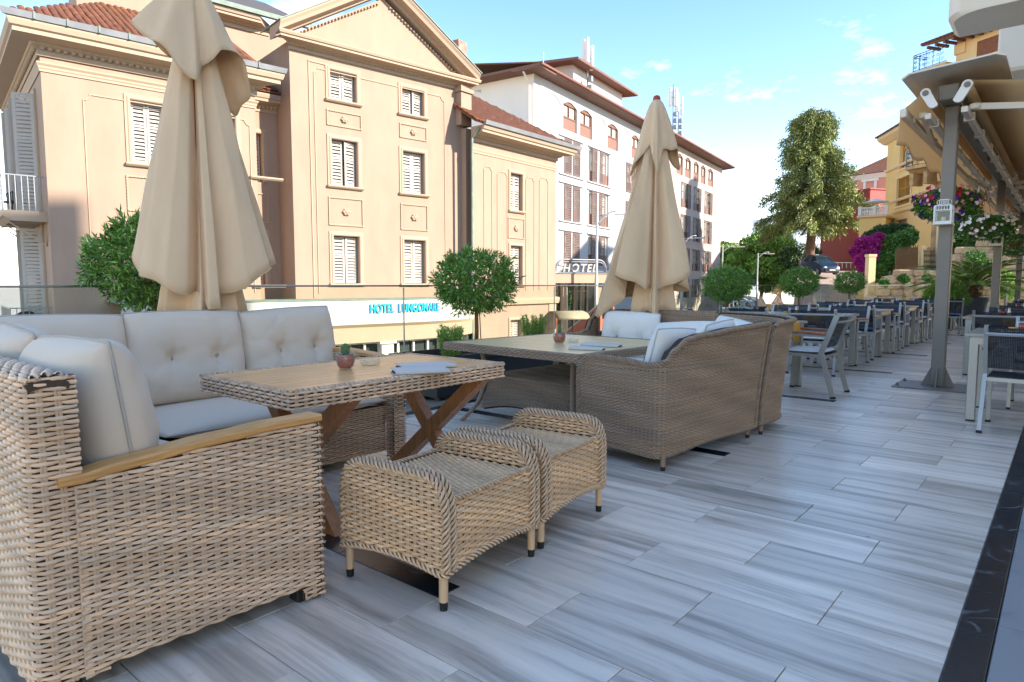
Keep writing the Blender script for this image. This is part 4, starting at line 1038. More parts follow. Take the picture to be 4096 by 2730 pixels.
def wall_holes(F, b, s0, s1, z0, z1, holes, n=0.0, depth=.28):
    """front face with rectangular openings and reveals"""
    S = sorted({s0, s1, *[h[0] for h in holes], *[h[1] for h in holes]}); Z = sorted({z0, z1, *[h[2] for h in holes], *[h[3] for h in holes]})
    for i in range(len(S)-1):
        for j in range(len(Z)-1):
            cs, cz = (S[i]+S[i+1])/2, (Z[j]+Z[j+1])/2
            if any(h[0] < cs < h[1] and h[2] < cz < h[3] for h in holes): continue
            b.add([F.p(S[i], n, Z[j]), F.p(S[i+1], n, Z[j]), F.p(S[i+1], n, Z[j+1]), F.p(S[i], n, Z[j+1])], [(0, 1, 2, 3)])
    for h in holes:
        a, c, d, e = h[:4]
        for (p, q) in (((a, d), (a, e)), ((a, e), (c, e)), ((c, e), (c, d)), ((c, d), (a, d))):
            b.add([F.p(p[0], n, p[1]), F.p(q[0], n, q[1]), F.p(q[0], n-depth, q[1]), F.p(p[0], n-depth, p[1])], [(0, 1, 2, 3)])
    return b
mat('hotel_cream', '#a68d79', .85, noise=(1.6, .13), stretch=(1, 1, .35), bump=(60, .05)); mat('hotel_trim', '#b09a82', .8, noise=(1.5, .06)); mat('hotel_white', '#c9c2b8', .75, noise=(1.2, .05))
mat('shutter_white', '#b5aea4', .6, noise=(3, .10)); mat('shutter_brown', '#75625a', .6, noise=(3, .1)); mat('copper_green', '#86988a', .6, noise=(3, .35)); mat('zinc', '#93979a', .45, metal=.3, noise=(2, .25))
mat('roof_tile', '#7d4a2c', .8, noise=(9, .5), rand=.22, bump=(40, .4)); mat('roof_tile_far', '#8c5538', .85, noise=(6, .45)); mat('brick', '#8f5a40', .85, noise=(9, .4))
mat('window_dark', '#3c4440', .12, spec=.6); mat('window_curtain', '#c9cabf', .3, noise=(8, .2), stretch=(6, 6, .6)); mat('sign_blue', '#22b4ea', .4); mat('white_wall', '#b9b8b8', .8, noise=(.6, .05), bump=(40, .04))
mat('shaded_side_wall', '#efe6d8', .85, noise=(.5, .08)); mat('brown_timber', '#7d5440', .6, noise=(4, .25)); mat('salmon_parapet', '#8d6a5c', .8, noise=(6, .3), stretch=(1, 1, 8)); mat('iron', '#2f2d2b', .5); mat('sash_white', '#e8e6de', .5)  # side wall: copy of the white wall, lightened to lift its shade
mat('soffit', '#d9c7a4', .8)
def shutter(F, par, s0, s1, n, z0, z1, m='shutter_white', swing=0.0, side=0, slats=None, mid=True, th=.035):
    """one louvred leaf; swing in radians about its outer edge (side -1 = hinge on s0)"""
    b = MB(); W = s1-s0; hinge = s0 if side <= 0 else s1; dr = 1 if side <= 0 else -1
    ct, st = math.cos(swing), math.sin(swing)
    def q(a, dn, z): return F.p(hinge+dr*(a*ct), n+a*st+dn*1.0, z)   # a from hinge
    def bx(a0, a1, z0_, z1_, d0=0.0, d1=th):
        P = [q(a0, d0, z0_), q(a1, d0, z0_), q(a1, d1, z0_), q(a0, d1, z0_), q(a0, d0, z1_), q(a1, d0, z1_), q(a1, d1, z1_), q(a0, d1, z1_)]
        b.add(P, [(0, 3, 2, 1), (4, 5, 6, 7), (0, 1, 5, 4), (1, 2, 6, 5), (2, 3, 7, 6), (3, 0, 4, 7)])
    f = min(.075, W*.16); H = z1-z0
    bx(0, f, z0, z1); bx(W-f, W, z0, z1); bx(f, W-f, z0, z0+f*1.4); bx(f, W-f, z1-f, z1)
    segs = [(z0+f*1.4, z1-f)]
    if mid:
        zm = z0+H*.62; bx(f, W-f, zm-f*.5, zm+f*.5); segs = [(z0+f*1.4, zm-f*.5), (zm+f*.5, z1-f)]
    for a, c in segs:
        k = max(3, int((c-a)/(.105 if not slats else slats)))
        for i in range(k):
            z = a+(i+.5)*(c-a)/k; hh = (c-a)/k*.30
            P = [q(f, th*.95, z-hh), q(W-f, th*.95, z-hh), q(W-f, 0, z+hh), q(f, 0, z+hh)]
            P += [p+Vector((0, 0, .008)) for p in P]
            b.add(P, [(0, 3, 2, 1), (4, 5, 6, 7), (0, 1, 5, 4), (1, 2, 6, 5), (2, 3, 7, 6), (3, 0, 4, 7)])
    return b.build('shutter', m, par)
def hotel_window(F, par, s0, s1, z0, z1, n=0.0, sw=(0, 0), sill=True, trim=.16, depth=.28):
    """moulded surround + sill + glass + two shutters; returns the window part"""
    b = MB(); pr = [(0, 0), (.035, 0), (.06, .03), (.06, .07), (.035, .10), (.03, trim), (0, trim)]
    # three mitred sides of the surround
    def side(pa, pb, ia, ib):
        r0 = []; r1 = []
        for nn, o in pr:
            r0.append(F.p(pa[0]+ia[0]*o, n+nn+.003, pa[1]+ia[1]*o)); r1.append(F.p(pb[0]+ib[0]*o, n+nn+.003, pb[1]+ib[1]*o))
        b.loft([r0, r1], True, True)
    side((s0, z0), (s0, z1), (-1, 0), (-1, 1)); side((s0, z1), (s1, z1), (-1, 1), (1, 1)); side((s1, z1), (s1, z0), (1, 1), (1, 0))
    w = b.build('window', 'hotel_trim', par)
    if sill: F.mould(MB(), [(0, z0-.10), (.07, z0-.10), (.12, z0-.05), (.12, z0-.002), (0, z0-.002)], s0-trim-.03, s1+trim+.03).build('sill', 'hotel_trim', w)
    F.box(MB(), s0, s1, n-depth-.03, n-depth, z0, z1).build('glass', 'window_dark', w)
    m = (s0+s1)/2
    shutter(F, w, s0+.03, m-.008, n-depth+.10, z0+.02, z1-.03, swing=sw[0], side=-1); shutter(F, w, m+.008, s1-.03, n-depth+.10, z0+.02, z1-.03, swing=sw[1], side=1)
    return w
def relief_panel(F, par, s0, s1, z0, z1, n=0.0, rosette=True):
    b = MB(); e = .05
    for a, c, d, g in ((s0, s1, z0, z0+e), (s0, s1, z1-e, z1), (s0, s0+e, z0+e, z1-e), (s1-e, s1, z0+e, z1-e)): F.box(b, a, c, n+.002, n+.03, d, g)
    p = b.build('relief_panel', 'hotel_trim', par)
    # fretted bead on the frame
    b = MB(); k = int((s1-s0)/.09)
    for i in range(k):
        a = s0+(i+.5)*(s1-s0)/k
        for zz in (z0+e/2, z1-e/2): F.box(b, a-.025, a+.02, n+.028, n+.045, zz-.018, zz+.018)
    k = int((z1-z0)/.09)
    for i in range(k):
        zz = z0+(i+.5)*(z1-z0)/k
        for a in (s0+e/2, s1-e/2): F.box(b, a-.018, a+.018, n+.028, n+.045, zz-.025, zz+.02)
    b.build('fret_bead', 'hotel_trim', p)['kind'] = 'stuff'
    if rosette:
        c = F.p((s0+s1)/2, n+.03, (z0+z1)/2); b = MB(); r = min(.14, (z1-z0)*.22)
        b.sphere(c, r*.55, 8, 6); 
        for k in range(6):
            a = k*pi/3; b.sphere(c+F.t*math.cos(a)*r*.75+Vector((0, 0, math.sin(a)*r*.6)), r*.42, 7, 5)
        b.build('rosette', 'hotel_trim', p, True)
    return p
def bead_frame(F, par, s0, s1, z0, z1, n=0.0, name='bead_moulding', notch=.16):
    """thin beaded rectangle with notched upper corners"""
    b = MB(); pts = [(s0, z0), (s0, z1-notch), (s0+notch*.4, z1-notch), (s0+notch, z1-notch*.35), (s0+notch, z1), (s1-notch, z1), (s1-notch, z1-notch*.35), (s1-notch*.4, z1-notch), (s1, z1-notch), (s1, z0)]
    for (a, c), (d, e) in zip(pts[:-1], pts[1:]): b.bar(F.p(a, n+.012, c), F.p(d, n+.012, e), .028, .03)
    return b.build(name, 'hotel_trim', par)
def eggs(F, par, s0, s1, z, n, r=.075, step=.17, name='egg_band'):
    b = MB(); k = int((s1-s0)/step)
    for i in range(k):
        b.sphere(F.p(s0+(i+.5)*(s1-s0)/k, n, z), r, 7, 5, (1, 1, 1.35))
    o = b.build(name, 'hotel_trim', par, True); o['kind'] = 'stuff'; return o
CORN = [(0, 0), (.06, 0), (.06, .18), (.20, .24), (.22, .30), (.62, .36), (.62, .46), (.68, .50), (.72, .62), (.72, .68), (0, .68)]
# roof tile
def tile_mesh():
    b = MB(); rows = []
    for y, z in ((0, .0), (.42, .012)):
        rows.append([(.085*math.cos(a)*1.05, y, .055*math.sin(a)+z) for a in np.linspace(pi, 0, 7)]+[(.07*math.cos(a), y, .042*math.sin(a)+z) for a in np.linspace(0, pi, 7)])
    b.loft(rows, True, True); return b
TILE = None
def tiled_roof(F, par, s0, s1, n_eave, z_eave, run, rise, step=.19, course=.34, single=0, m='roof_tile', shrink0=0.0, shrink1=0.0):
    """slope rising backwards from the eave; first `single` tiles are objects, the rest one mesh"""
    global TILE
    L = math.hypot(run, rise); up = (-F.n*run+Vector((0, 0, rise)))/L; nrm = F.t.cross(up).normalized()
    if nrm.z < 0: nrm = -nrm
    base = MB(); a, b_, c, d = F.p(s0, n_eave, z_eave), F.p(s1, n_eave, z_eave), F.p(s1-shrink1, n_eave-run, z_eave+rise), F.p(s0+shrink0, n_eave-run, z_eave+rise)
    base.prism([a, b_, c, d], -nrm*.06); roof = base.build('roof', 'roof_tile_far', par)
    rest = MB(); cnt = 0; nc = int(L/course); ns_ = int((s1-s0)/step)
    for j in range(nc):
        q = j*course/L
        for i in range(ns_):
            s = s0+(i+.5)*step+random.uniform(-.008, .008)
            if s < s0+shrink0*q+.05 or s > s1-shrink1*q-.05: continue
            o = F.p(s, n_eave, z_eave)+up*(j*course-.03)+nrm*(.012+random.uniform(-.006, .006))
            M = Matrix((F.t, up, nrm)).transposed().to_4x4(); M.translation = o
            M = M @ Matrix.Rotation(random.uniform(-.03, .03), 4, 'Z')
            if cnt < single:
                if TILE is None: TILE = tile_mesh().build('roof_tile', 'roof_tile').data; ob = [x for x in COL.objects if x.data == TILE][0]
                else: ob = bpy.data.objects.new('roof_tile', TILE); COL.objects.link(ob)
                ob.parent = roof; M2 = M.copy(); M2.translation = M.translation-parent_loc(roof); ob.matrix_local = M2
            else:
                t = tile_mesh(); rest.add([M @ Vector(v) for v in t.v], t.f)
            cnt += 1
    if rest.v: rest.build('far_roof_tiles', 'roof_tile', roof, True)['kind'] = 'stuff'
    return roof
# ------------------------------------------------------------------ cream hotel across the street
Z0 = -2.35
HF = Facade((-20.165, 14.381), (.14436, .98953))
hot = thing('cream_hotel', 'cream classical hotel with pediment, louvred shutters and tiled wings', 'building', HF.p(1.8, -4, Z0))
wl_ = (-6.62, -5.73)
holes = [(wl_[0], wl_[1], 4.70, 6.50), (wl_[0], wl_[1], 1.15, 2.92), (-4.55, -3.66, 4.70, 6.50), (-4.55, -3.66, 1.15, 2.92)]
b = MB(); wall_holes(HF, b, -8.72, -3.0, Z0, 7.25, holes); b.build('wing_wall', 'hotel_cream', hot)
b = MB(); HF.box(b, -8.715, -3.005, -9, -.31, Z0, 7.9); b.build('wing_core', 'hotel_cream', hot)
for h in holes: hotel_window(HF, hot, *h)
for s0 in (wl_[0], -4.55): relief_panel(HF, hot, s0-.20, s0+1.09, 3.30, 4.33)
bead_frame(HF, hot, -7.78, -3.2, .9, 6.45)
HF.mould(MB(), [(0.002, 6.86), (.03, 6.86), (.03, 6.92), (.05, 6.95), (.05, 7.0), (.09, 7.06), (.09, 7.1), (0.002, 7.1)], -8.72, -3.0, 1, 1).build('string_course', 'hotel_trim', hot)
HF.mould(MB(), [(n, z+7.26) for n, z in CORN], -8.72, -3.0, 1, 1).build('cornice', 'hotel_trim', hot)
eggs(HF, hot, -8.75, -3.0, 7.49, .10)
HF.mould(MB(), [(.60, 7.945), (.76, 7.945), (.80, 8.10), (.74, 8.12), (.66, 8.0)], -8.8, -3.0, 1, 1).build('gutter', 'zinc', hot)
for k in range(9): HF.mould(MB(), [(.80, 7.95), (.825, 8.11), (.80, 8.13), (.76, 7.94)], -8.9+k*.72, -8.86+k*.72).build('gutter_bracket', 'copper_green', hot)
tiled_roof(HF, hot, -9.35, -2.9, .62, 8.05, 4.6, 2.5, single=285, shrink0=3.4, shrink1=0)
# side wall of the wing, with balcony door
SF = HF.turn(-8.72)                       # runs forwards to the corner: positions are negative behind the corner
sh_ = [(-2.35, -1.35, 3.25, 6.55), (-2.35, -1.35, -.35, 2.75), (-4.6, -3.6, 3.25, 6.55)]
b = MB(); wall_holes(SF, b, -9, 0, Z0, 7.25, sh_); b.build('side_wall', 'hotel_cream', hot)
SF.mould(MB(), [(n, z+7.26) for n, z in CORN], -9, 0, 0, 1).build('cornice', 'hotel_trim', hot); eggs(SF, hot, -9, 0, 7.49, .10)
SF.mould(MB(), [(.002, 6.86), (.03, 6.86), (.05, 6.95), (.09, 7.06), (.09, 7.1), (.002, 7.1)], -9, 0, 0, 1).build('string_course', 'hotel_trim', hot)
for h in sh_:
    w = MB(); SF.box(w, h[0]-.12, h[0], 0.002, .05, h[2], h[3]+.12); SF.box(w, h[1], h[1]+.12, 0.002, .05, h[2], h[3]+.12); SF.box(w, h[0], h[1], .002, .05, h[3], h[3]+.12); w = w.build('window', 'hotel_trim', hot)
    SF.box(MB(), h[0], h[1], -.3, -.26, h[2], h[3]).build('glass', 'window_dark', w)
    shutter(SF, w, h[0], h[0]+.5, .03, h[2], h[3], swing=1.45, side=-1); shutter(SF, w, h[1]-.5, h[1], .03, h[2], h[3], swing=1.25, side=1)
for zf, lab in ((3.18, 1), (-.42, 0)):
    s0, s1 = -3.3, -.35
    pb = SF.mould(MB(), [(0, zf-.30), (.8, zf-.30), (.95, zf-.2), (1.0, zf-.18), (1.0, zf-.02), (0, zf-.02)], s0, s1); bal = pb.build('balcony', 'hotel_trim', hot)
    b = MB()
    for k in range(20):
        a = s0+.05+k*(s1-s0-.1)/19; b.bar(SF.p(a, .95, zf-.02), SF.p(a, .95, zf+.92), .018)
        if k in (4, 9, 14): b.sphere(SF.p(a, .95, zf+.5), .03, 6, 4)
    for k in range(1, 7): b.bar(SF.p(s1-.05, .95-k*.14, zf-.02), SF.p(s1-.05, .95-k*.14, zf+.92), .018)
    b.bar(SF.p(s0, .95, zf+.93), SF.p(s1-.04, .95, zf+.93), .03, .03); b.bar(SF.p(s1-.05, .95, zf+.93), SF.p(s1-.05, .02, zf+.93), .03, .03); b.build('railing', 'zinc', bal)
    for a in (-3.0, -1.9, -.7):
        b = MB(); b.loft([[SF.p(a+o, .02, z) for o in (-.12, .12) for z in (zf-.95, zf-.3)][::1][0:1]+[SF.p(a-.12, .85, zf-.3), SF.p(a-.12, .5, zf-.55), SF.p(a-.12, .03, zf-.9)][0:3], [SF.p(a+.12, .02, zf-.95), SF.p(a+.12, .85, zf-.3), SF.p(a+.12, .5, zf-.55), SF.p(a+.12, .03, zf-.9)]], True, True); b.build('bracket', 'hotel_trim', bal)
# rattan chairs standing on the two balconies
mat('rattan_dark', '#3a332d', .6)
def balcony_chair(label, c, rz):
    t = thing('rattan_chair', label, 'chair', c, 'dark rattan chairs on the hotel balconies'); t.rotation_euler = (0, 0, rz)
    b = MB(); b.cbox((-.24, -.22, .40), (.24, .22, .45), .02); b.build('seat', 'rattan_dark', t, local=True)
    b = MB()
    for k in range(15):
        a = pi*(k/14); x, y = .27*math.cos(a), .24*math.sin(a); b.bar((x*.85, y*.8, .42), (x, y, .68+.14*math.sin(a)), .022)
    pts = [(.27*math.cos(pi*k/14), .24*math.sin(pi*k/14), .68+.14*math.sin(pi*k/14)) for k in range(15)]; b.tube(pts, .018, 6); b.build('backrest', 'rattan_dark', t, local=True)
    for sx in (-1, 1):
        for sy in (-1, 1): MB().bar((sx*.2, sy*.18, .41), (sx*.23, sy*.22, 0), .03).build('leg', 'rattan_dark', t, local=True)
for i, (a, n_, zf, rz, lab) in enumerate(((-2.6, .55, 3.16, .4, 'dark rattan chair on the upper side balcony of the cream hotel'), (-.75, .5, -.44, 2.0, 'dark rattan chair on the lower side balcony nearest the corner'), (-1.45, .6, -.44, -1.2, 'dark rattan chair on the lower side balcony behind its neighbour'))):
    q = SF.p(a, n_, zf); balcony_chair(lab, q, rz)
# recessed bay between wing and pavilion
rh = [(-3.10+.0, -2.36, 4.70, 6.35), (-3.05, -2.36, 1.15, 2.9)]
b = MB(); wall_holes(HF, b, -3.6, -1.75, Z0, 7.25, [(-3.05, -2.36, 4.70, 6.35), (-3.05, -2.36, 1.15, 2.9)], -1.2); b.build('bay_wall', 'hotel_cream', hot)
HF.box(MB(), -3.6, -1.75, -9, -1.52, Z0, 7.9).build('bay_core', 'hotel_cream', hot)
for h in [(-3.05, -2.36, 4.70, 6.35), (-3.05, -2.36, 1.15, 2.9)]: hotel_window(HF, hot, *h, n=-1.2)
relief_panel(HF, hot, -3.25, -2.2, 3.3, 4.33, -1.2, False)
HF.mould(MB(), [(n*.6-1.2, z*.8+7.1) for n, z in CORN], -3.6, -1.75).build('cornice', 'hotel_trim', hot); eggs(HF, hot, -3.2, -1.8, 7.28, -1.12, .06, .14)
HF.box(MB(), -3.002, -2.998, -1.2, 0, Z0, 7.9).build('wing_return', 'hotel_cream', hot)
tiled_roof(HF, hot, -3.6, -1.8, -.75, 7.75, 3.4, 1.7, single=0)
# pavilion with pediment
ph_ = [(-.36, .66, 7.66, 8.66), (-.36, .66, 4.68, 6.29), (-.36, .66, 1.20, 2.90), (2.58, 3.56, 7.66, 8.62), (2.58, 3.56, 4.68, 6.26), (2.58, 3.56, 1.20, 2.88)]
b = MB(); wall_holes(HF, b, -1.8, 5.5, Z0, 9.3, ph_); b.build('pavilion_wall', 'hotel_cream', hot)
b = MB()
for s in (-1.8, 5.5): b.add([HF.p(s, 0, Z0), HF.p(s, -9, Z0), HF.p(s, -9, 9.3), HF.p(s, 0, 9.3)], [(0, 1, 2, 3)])
b.build('pavilion_side', 'hotel_cream', hot)
HF.box(MB(), -1.78, 5.48, -9, -.32, Z0, 9.3).build('pavilion_core', 'hotel_cream', hot)
sws = [(0, .05), (0, .22), (0, .08), (0, .18), (0, 0), (0, .04)]
for h, sw in zip(ph_, sws): hotel_window(HF, hot, *h, sw=sw)
for s0, s1 in ((-.52, .85), (2.45, 3.70)):
    relief_panel(HF, hot, s0, s1, 6.74, 7.29); relief_panel(HF, hot, s0, s1, 3.26, 4.27)
bead_frame(HF, hot, -.95, 4.55, .85, 8.6); 
b = MB(); HF.box(b, -1.15, -1.11, .002, .03, .7, 8.8); HF.box(b, -1.15, -.5, .002, .03, 8.77, 8.81); b.build('pilaster_line', 'hotel_trim', hot)
HF.mould(MB(), [(n*.75, z*.62+9.02) for n, z in CORN], -1.8, 5.5, 1, 1).build('cornice', 'hotel_trim', hot); eggs(HF, hot, -1.8, 5.5, 9.20, .08, .06, .15)
apex, base_z, hw, mid = 11.95, 9.44, 4.15, 1.85
b = MB(); b.prism([HF.p(mid-hw+.5, -.02, base_z), HF.p(mid+hw-.5, -.02, base_z), HF.p(mid, -.02, apex-.3)], -HF.n*.4); b.build('tympanum', 'hotel_cream', hot)
sl = (apex-base_z)/hw
for sg in (-1, 1):
    def rk(n, z, q):           # raking cornice section at fraction q from the eave to the apex
        return HF.p(mid+sg*hw*(1-q), n, base_z+(apex-base_z)*q+z)
    prof = [(-.35, -.16), (.12, -.16), (.16, -.06), (.46, -.02), (.50, .10), (.56, .20), (.56, .26), (-.35, .26)]
    b = MB(); r0 = [rk(n, z, 0.0) for n, z in prof]; r1 = [rk(n, z, 1.0) for n, z in prof]; b.loft([r0, r1] if sg < 0 else [r1, r0], True, True); b.build('raking_cornice', 'hotel_trim', hot)
    b = MB(); b.loft([[rk(n, z, -.01) for n, z in ((-1.1, .265), (.60, .265), (.60, .30), (-1.1, .30))], [rk(n, z, 1.0) for n, z in ((-1.1, .265), (.60, .265), (.60, .30), (-1.1, .30))]][::(1 if sg < 0 else -1)], True, True); b.build('pediment_roof', 'copper_green', hot)
    b = MB(); 
    for k in range(24):
        q = .06+.9*k/24; p = HF.p(mid+sg*(hw-.75)*(1-q), .03, base_z+.12+(apex-base_z-.55)*q); b.sphere(p, .045, 6, 4)
    b.build('egg_band', 'hotel_trim', hot, True)['kind'] = 'stuff'
eggs(HF, hot, mid-hw+.9, mid+hw-.9, 9.52, .03, .045, .14)
HF.box(MB(), 5.6, 6.15, -3.3, -2.7, 9.6, 11.5).build('chimney', 'brick', hot); HF.box(MB(), 5.53, 6.22, -3.37, -2.63, 11.5, 11.65).build('chimney_cap', 'brick', hot)
# upper storey set back behind the wing
UB = -4.6
b = MB(); HF.box(b, -5.2, 1.0, UB-4, UB, 7.8, 11.4); b.build('upper_storey', 'hotel_cream', hot)
HF.mould(MB(), [(n*.8+UB, z*.7+10.95) for n, z in CORN], -5.2, 1.0, 1, 1).build('cornice', 'hotel_trim', hot)
HF.mould(MB(), [(UB+.5, 11.44), (UB+.68, 11.44), (UB+.70, 11.6), (UB+.5, 11.5)], -5.7, 1.2).build('gutter', 'copper_green', hot)
b = MB(); b.prism([HF.p(-5.7, UB+.6, 11.55), HF.p(1.2, UB+.6, 11.55), HF.p(.2, UB-2.4, 13.2), HF.p(-3.8, UB-2.4, 13.2)], (0, 0, -.08)); b.build('upper_roof', mat('roof_slate', '#55504f', .7, noise=(3, .3), stretch=(12, 1, 1)), hot)
b = MB(); b.tube([HF.p(-4.2, UB+.08, 8.3), HF.p(-4.2, UB+.08, 11.2)], .05, 8); b.build('downpipe', 'zinc', hot)
HF.box(MB(), -7.3, -5.0, -4.6, -3.2, 8.8, 11.8).build('dormer_block', 'hotel_cream', hot)
# curved canopy storey at the foot of the pavilion
def cpath(off):
    """plan curve of the canopy front, off = set back"""
    out = []
    for k in range(60):
        s = -7.5+k*(13.2/59)
        n = 2.05-off
        if s > 1.2:
            q = (s-1.2)/(4.55-off*.3); n = (2.05-off)*math.sqrt(max(0, 1-q*q)) if q < 1 else 0
        out.append(HF.p(s, max(n, .02), 0))
    return out
def cband(off0, off1, z0, z1, name, m, th=.3):
    A = cpath(off0); B = cpath(off1); b = MB()
    n = len(A)
    for i in range(n-1):
        a0, a1 = A[i]+Vector((0, 0, z0)), A[i+1]+Vector((0, 0, z0)); b0, b1 = B[i]+Vector((0, 0, z1)), B[i+1]+Vector((0, 0, z1))
        b.add([a0, a1, b1, b0], [(0, 1, 2, 3)])
    return b.build(name, m, can, True)
can = thing('hotel_canopy', 'curved white entrance canopy with cream glazed storey at the hotel front', 'canopy', HF.p(0, 1, Z0))
cband(0, 0, .02, .64, 'fascia', 'hotel_white'); cband(-.05, -.05, -.18, .02, 'fascia_lip', 'hotel_white'); cband(-.05, 0, .02, .021, 'lip_top', 'hotel_white')
A = cpath(0); b = MB()
for i in range(len(A)-1): b.add([A[i]+Vector((0, 0, .64)), A[i+1]+Vector((0, 0, .64)), HF.p(-7.5+(i+1)*13.2/59, -.1, .66), HF.p(-7.5+i*13.2/59, -.1, .66)], [(0, 1, 2, 3)])
b.build('canopy_roof', 'copper_green', can)
cband(-.03, .02, .635, .665, 'drip_edge', 'copper_green')
cband(.12, -.05, -.30, -.18, 'soffit', 'soffit'); cband(.14, .12, -.82, -.30, 'lower_wall', 'hotel_trim')
B = cpath(.30)
cband(.5, .5, Z0, -.82, 'glazing', 'window_dark'); cband(.30, .30, Z0, -2.3, 'plinth', 'hotel_trim')
# white glazing bars and piers
for i in range(2, len(B)-4):
    p = B[i]; t_ = (B[i+1]-B[i]).normalized(); nn = Vector((t_.y, -t_.x, 0))
    if i % 12 in (0, 1):
        if i % 12 == 0:
            q = (B[i]+B[i+1])/2; MB().obox(q+Vector((0, 0, -1.9)), t_*.24, nn*.16, Vector((0, 0, 1.0))).build('pier', 'hotel_white', can)
            MB().obox(q+Vector((0, 0, -.86)), t_*.33, nn*.22, Vector((0, 0, .045))).build('pier_cap', 'hotel_white', can)
        continue
    b = MB()
    for q, w_ in ((p, .035),) if i % 3 == 0 else ():
        b.obox(q-nn*.08+Vector((0, 0, -1.55)), t_*w_, nn*.03, Vector((0, 0, .74)))
    for z in (-.86, -1.30, -1.75, -2.28): b.obox((p+B[i+1])/2-nn*.078+Vector((0, 0, z)), t_*.112, nn*.026, Vector((0, 0, .028)))
    b.build('window_frame', 'sash_white', can)
# lettering
def text_meshes(body):
    out = []
    for ch in body:
        cu = bpy.data.curves.new('t', 'FONT'); cu.body = ch; cu.extrude = .045; cu.size = 1.0; cu.offset = .02
        ob = bpy.data.objects.new('t', cu); COL.objects.link(ob); dg = bpy.context.evaluated_depsgraph_get(); dg.update()
        me = bpy.data.meshes.new_from_object(ob.evaluated_get(dg)); COL.objects.unlink(ob); bpy.data.objects.remove(ob)
        xs = [v.co.x for v in me.vertices]; out.append((ch, me, (min(xs), max(xs)) if xs else (0, .3)))
    return out
sg_ = thing('hotel_sign', 'raised sky blue letters reading HOTEL LUNGOMARE on the curved canopy', 'sign', HF.p(1.5, 2.1, .1))
def place_letters(body, pathf, x0, size, z, m, par, stand=.06, gap=.055, widen=1.0, slant=0.0):
    x = x0
    for ch, me, (a, c) in text_meshes(body):
        if ch == ' ': x += size*.36; continue
        w = (c-a)*size*widen
        p, t_, nn = pathf(x+w/2)
        up = Vector((0, 0, 1)); M = Matrix(((t_*size*widen), (up+t_*slant)*size, nn*size)).transposed().to_4x4()
        M.translation = p+nn*(stand+.045*size)+up*z-t_*((a+c)/2*size*widen)
        me.transform(M); me.transform(Matrix.Translation(-parent_loc(par)))
        me.materials.clear(); me.materials.append(MATS[m])
        ob = bpy.data.objects.new('letter', me); COL.objects.link(ob); ob.parent = par
        x += w+gap*size*1.6
    return x
def canopy_at(d):
    A = cpath(0); L = 0
    # start of lettering measured along the curve from s = -.1
    i0 = min(range(len(A)), key=lambda i: abs((A[i]-HF.o).dot(HF.t)-(-.1)))
    for i in range(i0, len(A)-1):
        s = (A[i+1]-A[i]).length
        if L+s >= d: t_ = (A[i+1]-A[i]).normalized(); return A[i]+t_*(d-L), t_, Vector((t_.y, -t_.x, 0))
        L += s
place_letters('HOTEL LUNGOMARE', canopy_at, .02, .42, .20, 'sign_blue', sg_, stand=.02, gap=.035, widen=.70)
# ------------------------------------------------------------------ right wing
RF = Facade((-18.817, 19.710), (-.00873, .99996))
rw = thing('cream_annexe', 'cream two storey annexe with bead moulded panels and tiled roof', 'building', RF.p(3, -3, Z0))
rhs = [(2.46, 3.28, 4.40, 6.0), (2.46, 3.28, 1.15, 2.86), (2.45, 3.2, -1.5, -.42)]
b = MB(); wall_holes(RF, b, 0, 5.85, Z0, 7.05, rhs); b.build('wall', 'hotel_cream', rw)
RF.box(MB(), .01, 5.84, -9, -.31, Z0, 7.5).build('core', 'hotel_cream', rw)
for h in rhs: hotel_window(RF, rw, *h, trim=.13)
relief_panel(RF, rw, 2.3, 3.44, 3.18, 4.08)
for a, c in ((.75, 1.25), (1.6, 2.25), (3.55, 4.15), (4.55, 5.2)): bead_frame(RF, rw, a, c, .9, 6.05 if c < 2 or c > 5 else 5.95, notch=.12)
RF.mould(MB(), [(.002, 6.5), (.03, 6.5), (.03, 6.56), (.06, 6.62), (.06, 6.68), (.002, 6.68)], 0, 5.85, 0, 1).build('string_course', 'hotel_trim', rw)
RF.mould(MB(), [(n, z*.8+6.95) for n, z in CORN], 0, 5.85, 0, 1).build('cornice', 'hotel_trim', rw); eggs(RF, rw, 0, 5.9, 7.14, .08, .05, .14)
RF.mould(MB(), [(.62, 7.5), (.8, 7.5), (.84, 7.66), (.7, 7.6)], 0, 6.0, 0, 1).build('gutter', 'zinc', rw)
RF.mould(MB(), [(.002, .28), (.12, .28), (.15, .45), (.15, .56), (.002, .6)], 0, 5.85, 0, 1).build('plinth_band', 'hotel_trim', rw)
b = MB()
for k in range(8): RF.box(b, 5.3, 5.86, .002, .04, -2.9+k*.4, -2.55+k*.4)
b.build('quoins', 'hotel_trim', rw)
tiled_roof(RF, rw, -.4, 6.5, .66, 7.58, 4.2, 2.7, single=0, shrink1=3.8)
b = MB(); RF.box(b, -.25, .35, -.9, -.3, 7.6, 9.2); RF.box(b, -.32, .42, -.97, -.23, 8.9, 9.05); b.build('chimney', 'hotel_cream', rw)
b = MB(); b.tube([RF.p(-.12, .16, Z0), RF.p(-.12, .16, 7.0), RF.p(-.05, .5, 7.4)], .055, 8); b.build('downpipe', 'copper_green', rw)
# link between pavilion and annexe
HF.box(MB(), 5.4, 6.1, -3, -.6, Z0, 7.2).build('link_wall', 'hotel_cream', rw)
